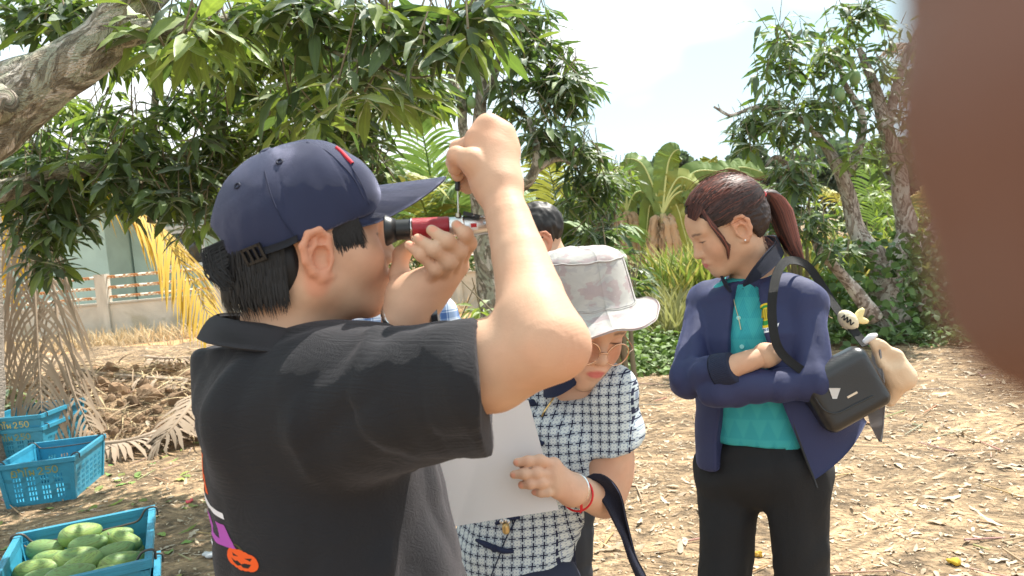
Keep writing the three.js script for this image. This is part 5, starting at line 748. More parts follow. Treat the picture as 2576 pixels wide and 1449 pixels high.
    pol('#b04fb0', [[230, 720], [275, 715], [300, 840], [350, 845], [330, 740], [375, 735], [420, 880], [330, 890], [255, 870]]);
    pol('#b04fb0', [[60, 720], [150, 720], [160, 780], [110, 785], [120, 880], [60, 880]]);
    g.fillStyle = '#ef5a14'; for (let k = -2; k <= 2; k++) { g.beginPath(); g.ellipse(430 + k * 15, 930, 22, 68 - 6 * Math.abs(k), 0, 0, 7); g.fill(); } g.strokeStyle = '#4d4a25'; g.lineWidth = 9; g.beginPath(); g.moveTo(432, 866); g.quadraticCurveTo(428, 842, 410, 838); g.stroke();
    pol('#17120f', [[402, 900], [424, 912], [404, 920]]); pol('#17120f', [[444, 912], [466, 896], [462, 918]]); pol('#17120f', [[396, 940], [412, 950], [420, 942], [434, 956], [444, 944], [464, 938], [456, 968], [440, 974], [432, 964], [420, 976], [404, 962]]);
    pol('#e9e6ea', [[120, 905], [200, 900], [205, 925], [120, 930]]); pol('#e9e6ea', [[230, 905], [300, 912], [302, 935], [232, 930]]);
    for (let k = 0; k < 2600; k++) { g.globalCompositeOperation = 'destination-out'; g.fillStyle = 'rgba(0,0,0,0.5)'; g.fillRect(R() * 512, R() * 1024, 2, 1.5); } g.globalCompositeOperation = 'source-over';
    const tx = new THREE.CanvasTexture(cv); tx.colorSpace = THREE.SRGBColorSpace;
    const top = P(560, 1022, 1.0).y, bot = P(560, 1385, 1.0).y, pts = (s, t) => { const y = lerp(bot, top, t), c = P(838, 1290, 1.075), o = V(c.x, y, c.z).addScaledVector(lat, lerp(-0.11, 0.175, s)).addScaledVector(bf, -0.4); let k = 0; for (let i = 0; i < 120; i++) { const d = SF.at(o.x, o.y, o.z); if (d < 0.0012) break; o.addScaledVector(bf, Math.max(0.0008, d * 0.6)); } return o; };
    wpart('print', sheet(pts, 40, 70), mat([1, 1, 1], 0.8, { map: tx, alphaTest: 0.4, side: THREE.DoubleSide }), man, shirt); }
  // watch on the left wrist
  { const a = W2.clone().lerp(P(1030, 760, 0.968), 0.35), dir = P(1030, 740, 0.97).sub(E2).normalize(), Q = new THREE.Quaternion().setFromUnitVectors(V(0, 0, 1), dir), ring = new THREE.TorusGeometry(0.031, 0.0045, 8, 30).scale(1, 1, 1.9).applyQuaternion(Q).translate(a.x, a.y, a.z);
    const w = wpart('wristwatch', ring, mat([0.75, 0.75, 0.74], 0.25, { metalness: 1 }), man); wpart('dial', new THREE.CylinderGeometry(0.015, 0.016, 0.008, 24).rotateZ(-Math.PI / 2).translate(a.x + 0.036, a.y - 0.002, a.z + 0.006), mat([0.03, 0.03, 0.035], 0.2, { clearcoat: 1 }), man, w); }
  const jeans = mat([0.03, 0.035, 0.06], 0.85, { bumpMap: rep(twill, 30), bumpScale: 0.001 });
  const hp = P(890, 1560, 1.075); legs(man, [V(hp.x, 0.86, hp.z).addScaledVector(lat, 0.09), V(hp.x, 0.86, hp.z).addScaledVector(lat, -0.09)], [V(hp.x, 0.47, hp.z).addScaledVector(lat, 0.1).addScaledVector(bf, 0.03), V(hp.x, 0.47, hp.z).addScaledVector(lat, -0.1).addScaledVector(bf, 0.03)], 0.095, 0.068, 0.052, jeans, bf);
}
// refractometer, held to his eye
{
  const a = P(972, 580, 0.952), b = P(1300, 562, 0.965), ax = b.clone().sub(a).normalize(), L = b.distanceTo(a), mm = FPX / 0.955, X = u => (u - 972) / mm;
  const r = thing('refractometer', 'hand refractometer with red knurled grip, black eyecup and silver barrel held at the eye', 'refractometer', a), Q = new THREE.Quaternion().setFromUnitVectors(V(0, 1, 0), ax);
  const lathe = (pts, n = 36) => new THREE.LatheGeometry(pts.map(([x, y]) => new THREE.Vector2(y, x)), n).applyQuaternion(Q);
  const black = mat([0.012, 0.012, 0.013], 0.42), silver = mat([0.72, 0.72, 0.71], 0.32, { metalness: 0.9 }), red = mat([0.52, 0.012, 0.03], 0.38, { bumpMap: rep(dataTex(64, (u, v, i, j) => ((i >> 3) + (j >> 3)) % 2 ? 1 : 0.1), 16, 8), bumpScale: 0.001, clearcoat: 0.4, clearcoatRoughness: 0.3 });
  part('eyecup', lathe([[X(968), 0.002], [X(968), 0.0185], [X(972), 0.02], [X(985), 0.0165], [X(996), 0.0142], [X(996), 0.002]]), black, r);
  const ribs = [[X(996), 0.002]]; for (let u = 996; u < 1031; u += 2) ribs.push([X(u), 0.0133], [X(u + 1), 0.0128]); ribs.push([X(1031), 0.002]); part('focus_ring', lathe(ribs), black, r);
  part('chrome_ring', lathe([[X(1031), 0.002], [X(1031), 0.0142], [X(1037), 0.0146], [X(1037), 0.002]]), mat([0.85, 0.85, 0.85], 0.12, { metalness: 1 }), r);
  const gp = [[X(1037), 0.002]]; for (let u = 1037; u < 1128; u += 2.4) gp.push([X(u), 0.0141], [X(u + 1.2), 0.0135]); gp.push([X(1129), 0.0138], [X(1129), 0.002]); part('grip', lathe(gp), red, r);
  part('barrel', lathe([[X(1129), 0.002], [X(1129), 0.0128], [X(1200), 0.0125], [X(1216), 0.0112], [X(1255), 0.0105], [X(1255), 0.002]]), silver, r);
  part('clamp_ring', lathe([[X(1160), 0.012], [X(1160), 0.0136], [X(1167), 0.0136], [X(1167), 0.012]]), mat([0.8, 0.8, 0.78], 0.25, { metalness: 1 }), r);
  const at = (u, v, d) => P(u, v, d).sub(a);
  const tab = new THREE.TorusGeometry(0.0028, 0.0012, 6, 14); tab.translate(...at(1173, 592, 0.953).toArray()); part('ring_tab', tab, silver, r);
  part('adjusting_screw', new THREE.CylinderGeometry(0.0038, 0.0042, 0.005, 10).translate(...at(1152, 541, 0.955).toArray()), mat([0.45, 0.4, 0.3], 0.35, { metalness: 1 }), r);
  part('hinge', new THREE.BoxGeometry(0.021, 0.005, 0.016).rotateZ(-0.32).translate(...at(1186, 541, 0.955).toArray()), black, r);
  part('cover_plate', slab(bary(at(1190, 541, 0.947), at(1275, 556, 0.95), at(1275, 556, 0.966), at(1190, 541, 0.963)), 4, 2, 0.0035), mat([0.8, 0.84, 0.84], 0.08, { transmission: 0.85, thickness: 0.003, ior: 1.45 }), r);
  part('prism', slab(bary(at(1216, 558, 0.949), at(1290, 566, 0.951), at(1290, 566, 0.965), at(1216, 558, 0.963)), 4, 2, 0.006), mat([0.6, 0.66, 0.7], 0.05, { metalness: 0.3 }), r);
  { const cv = document.createElement('canvas'); cv.width = 64; cv.height = 24; const g = cv.getContext('2d'); g.fillStyle = '#eee'; g.fillRect(0, 0, 64, 24); g.fillStyle = '#c01820'; g.fillRect(4, 4, 34, 16); const t = new THREE.CanvasTexture(cv); t.colorSpace = THREE.SRGBColorSpace;
    const c0 = P(1190, 577, 0.94).sub(a); part('sticker', new THREE.CylinderGeometry(0.0126, 0.0126, 0.011, 12, 1, true, -0.4, 0.75).rotateY(0.2).applyQuaternion(Q).translate(...ax.clone().multiplyScalar(X(1190)).toArray()), mat([1, 1, 1], 0.4, { map: t }), r); }
  const sd = thing('screwdriver', 'tiny black handled screwdriver pinched in the raised hand, turning the refractometer screw', 'screwdriver', P(1152, 537, 0.955));
  const o = sd.position, up = P(1150, 440, 0.955).sub(o), g1 = limb([V(0, 0, 0), up.clone().multiplyScalar(0.6)], [0.0011, 0.0011], 8, 1); part('shaft', g1, mat([0.6, 0.58, 0.52], 0.3, { metalness: 1 }), sd);
  part('handle', limb([up.clone().multiplyScalar(0.58), up.clone().multiplyScalar(0.62), up.clone().multiplyScalar(1.0), up.clone().multiplyScalar(1.25)], [0.002, 0.0034, 0.0034, 0.003], 10, 3), mat([0.012, 0.012, 0.013], 0.4), sd);
}
// ---------------------------------------------------------------- the woman in the navy jacket
const w1Base = V(P(1925, 1300, 1.95).x, 0, P(1925, 1300, 1.95).z);
const woman = thing('person', 'person in a navy bomber jacket over a teal polo with crossed arms', 'person', w1Base);
{
  const ya = 0.6, bf = V(-Math.sin(ya), 0, Math.cos(ya)), lf = V(Math.cos(ya), 0, Math.sin(ya));     // forward, and towards her left
  const skin = SKIN.tan, hf = V(-0.90, -0.42, 0.03), M = frame(P(1826, 566, 1.93), hf, V(0.0, 1, 0.0), 0.98);
  const HF = headField({ jaw: 0.92, wide: 0.97, earx: 0.004, neck: [V(-0.025, -0.06, 0), V(-0.004, -0.185, 0)], nr: [0.047, 0.05] });
  const head = headMesh(HF, M, skin, { h: 0.003, low: -0.22, lip: [0.5, 0.13, 0.13], ear: 0.35 });
  const q = l => l.map(a => [P(a[0], a[1], a[2]), a[3]]);
  const LS = P(2024, 756, 1.87), RS = P(1772, 756, 2.06), LE = P(2044, 962, 1.79), RE = P(1730, 955, 1.88), LW = P(1800, 980, 1.82), RW = P(1925, 894, 1.80);
  const AF = new Field(); AF.chain([RS, RE, P(1825, 928, 1.785), RW], [0.03, 0.027, 0.029, 0.024], 0.01); AF.chain([LS, LE, LW], [0.03, 0.028, 0.022], 0.01);
  AF.tube([P(1890, 770, 1.97), P(1900, 900, 1.95), P(1920, 1150, 1.95)], [[0.06, 0.1], [0.08, 0.12], [0.09, 0.13]], bf, lf, 0.04); AF.cap(P(1880, 650, 1.95), P(1890, 720, 1.97), 0.044, 0.06, 0.03);
  const [lo, hi] = boxOf(AF, [RS, RE, LE, LW, P(1920, 1150, 1.95), P(1880, 650, 1.95)], 0.15);
  const arms = AF.mesh(lo, hi, 0.008, { color: (x, y, z) => mottle(skin, x, y, z) });
  const rfg = [0, 1, 2, 3].map(i => q([[1965, 872 + i * 10, 1.86 + i * 0.006, 0.0095], [1990, 868 + i * 9, 1.89, 0.0085], [2010, 866 + i * 9, 1.91, 0.0075]]));
  rfg.push(q([[1940, 885, 1.82, 0.013], [1962, 872, 1.85, 0.01], [1980, 864, 1.87, 0.008]]));
  const RH = handField(RW, 0.0245, q([[1965, 872, 1.86, 0.012], [1965, 882, 1.866, 0.0125], [1966, 892, 1.872, 0.012], [1967, 902, 1.878, 0.011]]), rfg);
  const rh = handMesh(RH, [RW, ...rfg.flat().map(a => a[0])], skin, [], 0.004);
  const lfg = [0, 1, 2, 3].map(i => q([[1775, 962 + i * 9, 1.87, 0.009], [1762, 958 + i * 9, 1.89, 0.008], [1752, 955 + i * 9, 1.91, 0.007]])); lfg.push(q([[1785, 960, 1.85, 0.012], [1772, 952, 1.87, 0.009], [1762, 948, 1.88, 0.008]]));
  const LH = handField(LW, 0.024, q([[1775, 962, 1.87, 0.012], [1775, 974, 1.87, 0.012], [1775, 985, 1.87, 0.011]]), lfg), lh = handMesh(LH, [LW, ...lfg.flat().map(a => a[0])], skin, [], 0.005);
  wpart('body', merge([head, arms, rh, lh]), skinMat, woman);
  // hair drawn back into a ponytail
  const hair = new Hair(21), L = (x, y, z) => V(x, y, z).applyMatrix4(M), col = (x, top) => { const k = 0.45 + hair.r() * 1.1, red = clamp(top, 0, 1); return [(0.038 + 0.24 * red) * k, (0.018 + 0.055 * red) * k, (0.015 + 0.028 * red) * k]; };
  const GF = new Field(); GF.ell(V(-0.014, 0.034, 0), [0.107, 0.093, 0.083], 0.01); GF.ell(V(-0.04, -0.015, 0), [0.073, 0.062, 0.073], 0.03);
  GF.op((x, y, z) => { const az = Math.abs(z), line = 0.082 - 0.35 * Math.max(0, 0.05 - y) - 0.3 * az; return y < -0.075 ? 1 : Math.max(x - line, y < 0.012 && x > -0.02 - 0.3 * (0.012 - y) ? 0.01 : -1); }, V(0, 0, 0), 1e6, 0.008, 2);
  GF.mod((x, y, z, d) => d + 0.0022 * noise(x * 28, (y - 0.3 * x) * 150, z * 150) + 0.0012 * noise(x * 40 + 3, y * 300, z * 300));
  const cap = plain(GF.mesh(V(-0.14, -0.1, -0.1), V(0.1, 0.14, 0.1), 0.0028), [0.03, 0.016, 0.014]).applyMatrix4(M), tie = V(-0.112, 0.052, 0);
  for (let i = 0; i < 3600; i++) {
    const a = (hair.r() * 2 - 1) * 2.6, fr = hair.r(), y0 = 0.118 * Math.cos(a) * (1 - 0.12 * fr) - 0.01, z0 = 0.083 * Math.sin(a), x0 = 0.092 - 0.055 * Math.abs(Math.sin(a)) - fr * 0.12;
    const prj = p => { const r = Math.hypot((p.x + 0.014) / 0.11, (p.y - 0.034) / 0.096, p.z / 0.086); return V(-0.014 + (p.x + 0.014) / r, 0.034 + (p.y - 0.034) / r, p.z / r); };
    if (y0 < -0.08 || (y0 < 0.012 && x0 > -0.03)) continue; const p0 = prj(V(x0, y0, z0)), pts = []; for (let k = 0; k <= 4; k++) { const t = k / 4, p = prj(p0.clone().lerp(V(-0.105, 0.05, z0 * 0.12), t)); p.addScaledVector(p.clone().sub(V(-0.014, 0.034, 0)).normalize(), (hair.r() - 0.2) * 0.003); pts.push(p.applyMatrix4(M)); }
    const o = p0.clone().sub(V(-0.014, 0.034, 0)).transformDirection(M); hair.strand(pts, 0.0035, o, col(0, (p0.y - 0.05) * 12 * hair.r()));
  }
  const pony = [[1912, 492, 1.95], [1938, 500, 1.965], [1962, 535, 1.97], [1980, 585, 1.965], [1998, 632, 1.955], [2018, 668, 1.95]].map(PL), pc = new THREE.CatmullRomCurve3(pony);
  const pg = plain(limb(pony, [0.014, 0.025, 0.029, 0.025, 0.017, 0.004], 14, 5, 0.1), [0.03, 0.014, 0.013]);
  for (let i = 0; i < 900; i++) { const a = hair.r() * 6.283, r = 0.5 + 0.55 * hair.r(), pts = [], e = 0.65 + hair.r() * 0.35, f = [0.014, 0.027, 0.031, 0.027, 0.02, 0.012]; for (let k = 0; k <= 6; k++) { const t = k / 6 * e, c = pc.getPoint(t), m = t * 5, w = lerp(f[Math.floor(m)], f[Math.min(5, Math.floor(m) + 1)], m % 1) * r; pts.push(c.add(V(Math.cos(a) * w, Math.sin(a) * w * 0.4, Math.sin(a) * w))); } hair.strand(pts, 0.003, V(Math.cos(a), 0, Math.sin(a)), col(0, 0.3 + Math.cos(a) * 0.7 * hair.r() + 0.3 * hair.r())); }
  // loose lock in front of the ear and a fringe swept along the forehead
  const lay = (list, off, w, c) => { const pts = list.map(([u, v]) => trace(HF, u, v, M, off)).filter(h => h.hit && h.p.distanceTo(M4) < 0.2).map(h => h.p); if (pts.length > 2) hair.strand(pts, w, V(0, 0, 1), c); }, M4 = V().setFromMatrixPosition(M);
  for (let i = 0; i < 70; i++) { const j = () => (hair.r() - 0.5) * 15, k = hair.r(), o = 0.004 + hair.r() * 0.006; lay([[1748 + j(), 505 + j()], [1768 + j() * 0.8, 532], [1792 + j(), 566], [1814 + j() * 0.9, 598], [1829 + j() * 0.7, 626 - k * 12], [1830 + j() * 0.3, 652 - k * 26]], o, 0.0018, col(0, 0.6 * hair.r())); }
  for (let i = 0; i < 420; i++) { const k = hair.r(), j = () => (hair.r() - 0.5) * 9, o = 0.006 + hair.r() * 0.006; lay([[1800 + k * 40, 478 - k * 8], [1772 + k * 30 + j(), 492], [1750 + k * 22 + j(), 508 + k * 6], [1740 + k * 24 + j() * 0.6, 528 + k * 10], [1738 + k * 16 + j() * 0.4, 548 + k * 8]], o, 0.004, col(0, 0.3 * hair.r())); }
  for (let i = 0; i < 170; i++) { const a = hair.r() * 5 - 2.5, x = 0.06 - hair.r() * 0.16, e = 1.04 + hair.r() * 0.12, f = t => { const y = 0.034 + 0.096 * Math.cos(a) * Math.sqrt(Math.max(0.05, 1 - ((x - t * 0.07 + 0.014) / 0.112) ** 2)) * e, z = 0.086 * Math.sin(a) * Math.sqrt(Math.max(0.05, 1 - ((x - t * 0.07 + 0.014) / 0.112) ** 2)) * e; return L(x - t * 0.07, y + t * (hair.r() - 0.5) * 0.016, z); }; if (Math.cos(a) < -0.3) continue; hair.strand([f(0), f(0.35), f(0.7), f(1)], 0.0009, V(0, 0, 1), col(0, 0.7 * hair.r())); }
  for (let i = 0; i < 40; i++) { const p = P(1890 + hair.r() * 40, 585 + hair.r() * 30, 1.9), q = () => (hair.r() - 0.5) * 0.02; hair.strand([p, p.clone().add(V(0.015 + q(), -0.012 + q(), 0)), p.clone().add(V(0.03 + q(), -0.035 + q(), 0.005))], 0.0009, V(0, 0, 1), col(0, 0.5 * hair.r())); }
  wpart('hair', merge([cap, pg, hair.geo()]), hairMat, woman);
  { const c = P(1917, 495, 1.945), bead = mat([0.75, 0.02, 0.04], 0.25, { clearcoat: 1 }); wpart('hair_tie', new THREE.TorusGeometry(0.018, 0.006, 8, 20).rotateY(1.2).translate(c.x - 0.006, c.y, c.z), mat([0.012, 0.012, 0.014], 0.8), woman);
    for (const [u, v] of [[1920, 489], [1916, 503]]) { const p = P(u, v, 1.925); wpart('hair_bead', new THREE.IcosahedronGeometry(0.0085, 1).translate(p.x, p.y, p.z), bead, woman); } }
  { const p = L(0.0, -0.046, -0.0845 * 0.97); wpart('earring', new THREE.SphereGeometry(0.0026, 10, 8).translate(p.x, p.y, p.z), mat([0.9, 0.88, 0.85], 0.2, { clearcoat: 1 }), woman); }
  // teal polo
  const teal = dataTex(256, (u, v, i, j) => { const a = v * 9 + u * 4, tri = Math.abs(((u * 5 + 0.3 * Math.floor(v * 4)) % 1) - 0.5) * 2 > ((v * 4) % 1) ? 1 : 0, ln = (i + (j >> 1)) % 6 < 1 ? 0.1 : 0; return tri ? [0.19 + ln * 0.5, 0.61 + ln, 0.64 + ln] : [0.225 + ln * 0.6, 0.655 + ln * 0.6, 0.665 + ln * 0.6]; }, true);
  const polo = mat([0.95, 0.95, 0.95], 0.8, { map: rep(teal, 5), bumpMap: rep(weave, 40), bumpScale: 0.0006 });
  const mid = [[1885, 730, 1.97], [1895, 850, 1.95], [1905, 1000, 1.95], [1918, 1150, 1.95]].map(PL);
  const PF = new Field(); PF.tube([P(1882, 735, 1.97), ...mid.slice(1), P(1922, 1240, 1.95)], [[0.075, 0.11], [0.1, 0.135], [0.105, 0.135], [0.108, 0.15], [0.112, 0.155]], bf, lf, 0.03, 0, 0.5);
  PF.cut(P(1905, 1138, 1.84), V(0, -1, 0), 0.003); { const a = folds(V(0.3, 1, 0), 18, 0.004, 3), b = folds(V(0.9, 0.5, 0.3), 20, 0.003, 8); PF.mod((x, y, z, d) => d + a(x, y, z) + b(x, y, z)); }
  const uvT = (x, y, z) => [(x - w1Base.x) * lf.x + (z - w1Base.z) * lf.z, y];
  const poloM = wpart('polo_shirt', PF.mesh(...boxOf(PF, [P(1882, 735, 1.97), P(1922, 1240, 1.95)], 0.18), 0.008, { uv: uvT }), polo, woman);
  { const nk = P(1884, 705, 1.955), cg = slab((s, t) => { const a = 0.5 + s * (2 * Math.PI - 1.0), c = Math.cos(a), w = Math.sin(a), r = lerp(0.058, 0.078, t); return nk.clone().addScaledVector(bf, c * r).addScaledVector(lf, w * r * 1.05).add(V(0, 0.038 - 0.05 * (c + 1) * 0.5 - t * 0.028, 0)); }, 40, 5, 0.004, 1, 0.1); wpart('polo_collar', cg, polo, woman, poloM);
    for (const [u, v] of [[1858, 800], [1866, 872]]) { const h = trace(PF, u, v, null, 0.001); wpart('button', new THREE.CylinderGeometry(0.0055, 0.0055, 0.0022, 14).rotateX(Math.PI / 2).rotateY(-ya).translate(h.p.x, h.p.y, h.p.z), mat([0.35, 0.75, 0.72], 0.3), woman, poloM); } }
  // bomber jacket
  const jm = mat([0.022, 0.028, 0.092], 0.66, { bumpMap: rep(weave, 40), bumpScale: 0.0008, sheen: 0.6, sheenColor: C(0.45, 0.5, 0.9), sheenRoughness: 0.5 }), rib = mat([0.012, 0.017, 0.045], 0.85, { bumpMap: rep(twill, 10), bumpScale: 0.0015 });
  const JF = new Field(); JF.tube([P(1885, 762, 1.975), P(1897, 860, 1.955), P(1905, 1000, 1.955), P(1918, 1150, 1.955), P(1922, 1230, 1.955)], [[0.105, 0.15], [0.132, 0.165], [0.135, 0.165], [0.14, 0.175], [0.142, 0.178]], bf, lf, 0.04, 0, 0.5);
  JF.cap(P(1900, 722, 1.98), LS, 0.06, 0.054, 0.03); JF.cap(P(1875, 728, 2.0), RS, 0.058, 0.052, 0.03);
  JF.cut(P(1905, 1188, 1.84), V(0.12, -1, 0.05), 0.004);
  // front opening, a slot that widens downwards
  const c0 = P(1897, 860, 1.955), yA = P(1850, 700, 1.85).y, yB = P(1850, 1180, 1.85).y;
  JF.op((x, y, z) => { const s = (x - c0.x) * lf.x + (z - c0.z) * lf.z, f = (x - c0.x) * bf.x + (z - c0.z) * bf.z, t = clamp((yA - y) / (yA - yB), -0.2, 1.2), l = lerp(-0.022, -0.075, sstep(0.3, 1, t)), r = 0.03 + 0.028 * sstep(0, 0.4, t) + 0.1 * sstep(0.45, 1, t); return Math.max(l - s, s - r, 0.05 - f); }, V(0, 0, 0), 1e6, 0.006, 1);
  const arm = (S, E, W, r, seed) => { const H = new Field(); H.chain([S, E], [r[0], r[1]], 0.02); H.chain([E, W], [r[1], r[2]], 0.02); const a = folds(W.clone().sub(E).cross(V(0, 0, 1)), 24, 0.0035, seed), b = folds(E.clone().sub(S), 20, 0.0055, seed + 3); H.mod((x, y, z, d) => Math.abs(d) > 0.04 ? d : d + a(x, y, z) + b(x, y, z)); return H; };
  const RC = P(1826, 930, 1.755);
  JF.field(arm(LS, LE, P(1800, 985, 1.80), [0.055, 0.05, 0.044], 2), 0.02, 0, P(2000, 900, 1.85), 0.4);
  JF.field(arm(RS, RE, P(1815, 932, 1.79), [0.054, 0.048, 0.041], 7), 0.012, 0, P(1760, 900, 1.95), 0.4);
  { const a = folds(V(0.25, 1, 0), 14, 0.0055, 4), b = folds(V(0.8, 0.5, 0.2), 16, 0.0025, 11); JF.mod((x, y, z, d) => Math.abs(d) > 0.04 ? d : d + 0.8 * a(x, y, z) + 0.8 * b(x, y, z)); }
  const jacket = wpart('jacket', JF.mesh(...boxOf(JF, [LS, RS, LE, RE, P(1922, 1230, 1.955), LW], 0.17), 0.0072, { uv: uvT }), jm, woman);
  wpart('cuff', limb([P(1806, 936, 1.8), P(1824, 930, 1.787), P(1846, 923, 1.773)], [0.045, 0.042, 0.036], 20, 4), rib, woman, jacket);
  // stand-up rib collar: pairs of lower and upper edge points
  const wing = [[[1869, 720, 1.835], [1872, 712, 1.825]], [[1905, 704, 1.83], [1888, 684, 1.825]], [[1942, 676, 1.86], [1918, 645, 1.855]], [[1968, 642, 1.93], [1952, 606, 1.925]], [[1955, 632, 2.03], [1940, 592, 2.03]], [[1905, 640, 2.07], [1895, 600, 2.07]], [[1850, 668, 2.04], [1845, 630, 2.04]], [[1818, 695, 1.98], [1812, 668, 1.975]], [[1826, 722, 1.92], [1812, 690, 1.925]], [[1838, 736, 1.885], [1834, 722, 1.885]]];
  const lowC = new THREE.CatmullRomCurve3(wing.map(w => PL(w[0]))), upC = new THREE.CatmullRomCurve3(wing.map(w => PL(w[1])));
  wpart('collar', slab((s, t) => lowC.getPoint(s).lerp(upC.getPoint(s), t), 60, 5, 0.006, 6, 0.5), rib, woman, jacket);
  // the loose front panel pushed out by the bag
  wpart('front_panel', slab((s, t) => { const p = bary(P(1958, 990, 1.82), P(2046, 1208, 1.79), P(2187, 1066, 1.84), P(2120, 985, 1.86))(s, t); return p.add(V(0, 0, 0.02 * Math.sin(s * 5) * t + 0.03 * Math.sin(t * 3.1))); }, 18, 18, 0.006, 0.3, 0.3), jm, woman, jacket);
  { const pts = [[1975, 1010, 1.815], [2000, 1080, 1.805], [2025, 1150, 1.795], [2047, 1205, 1.785], [2055, 1228, 1.78]].map(PL); wpart('zip', new THREE.TubeGeometry(new THREE.CatmullRomCurve3(pts), 24, 0.003, 6), mat([0.01, 0.01, 0.012], 0.5), woman, jacket); }
  { const pts = onF(JF, [[1869, 725], [1880, 790], [1893, 850], [1902, 900]], null, 0.001); if (pts.length > 2) wpart('zip', new THREE.TubeGeometry(new THREE.CatmullRomCurve3(pts), 24, 0.0022, 6), mat([0.01, 0.01, 0.012], 0.5), woman, jacket); }
  // round emblem with a white scroll
  { const cv = document.createElement('canvas'); cv.width = cv.height = 128; const g = cv.getContext('2d'); g.fillStyle = '#e0c020'; g.beginPath(); g.ellipse(64, 54, 46, 52, 0, 0, 7); g.fill(); g.fillStyle = '#2f8a3c'; g.beginPath(); g.ellipse(64, 52, 36, 42, 0, 0, 7); g.fill(); g.fillStyle = '#d8b928'; g.beginPath(); g.ellipse(64, 48, 22, 28, 0, 0, 7); g.fill(); g.strokeStyle = '#7a6a10'; g.lineWidth = 3; for (let k = 0; k < 5; k++) { g.beginPath(); g.moveTo(50 + k * 7, 28); g.lineTo(50 + k * 7, 70); g.stroke(); }
    g.fillStyle = '#efeef0'; g.beginPath(); g.moveTo(4, 86); g.quadraticCurveTo(64, 122, 124, 86); g.lineTo(118, 108); g.quadraticCurveTo(64, 140, 10, 108); g.fill(); g.strokeStyle = '#2a4a86'; g.lineWidth = 3; for (let k = 0; k < 9; k++) { const x = 22 + k * 9.5, y = 104 + 8 * Math.sin((k + 0.5) / 9 * 3.14); g.beginPath(); g.arc(x, y, 3.2, 0.5, 5.5); g.stroke(); }
    const t = new THREE.CanvasTexture(cv); t.colorSpace = THREE.SRGBColorSpace;
    const o = trace(JF, 1925, 800, null, 0).p; wpart('emblem', sheet((s, t2) => { const b = o.clone().addScaledVector(lf, (s - 0.5) * 0.066).add(V(0, (t2 - 0.5) * 0.072, 0)).addScaledVector(bf, 0.08); for (let i = 0; i < 90; i++) { const d = JF.at(b.x, b.y, b.z); if (d < 0.0016) break; b.addScaledVector(bf, -Math.max(0.0006, d * 0.6)); } return b; }, 14, 14), mat([1, 1, 1], 0.75, { map: t, alphaTest: 0.5, side: THREE.DoubleSide }), woman, jacket); }
  const blk = mat([0.011, 0.011, 0.013], 0.85, { bumpMap: rep(weave, 20), bumpScale: 0.001 });
  const hl = P(2002, 1190, 1.9), hr = P(1836, 1190, 2.0), kl = P(2020, 1560, 1.89), kr = P(1812, 1560, 1.98); legs(woman, [hl, hr], [kl, kr], 0.088, 0.066, 0.06, blk, bf, [P(1915, 1140, 1.95)]);
  const nl = onF(PF, [[1842, 735], [1850, 770], [1858, 800], [1864, 830]], null, 0.002); if (nl.length > 2) wpart('necklace', new THREE.TubeGeometry(new THREE.CatmullRomCurve3(nl), 20, 0.0012, 5), mat([0.8, 0.6, 0.35], 0.3, { metalness: 1 }), woman);
}
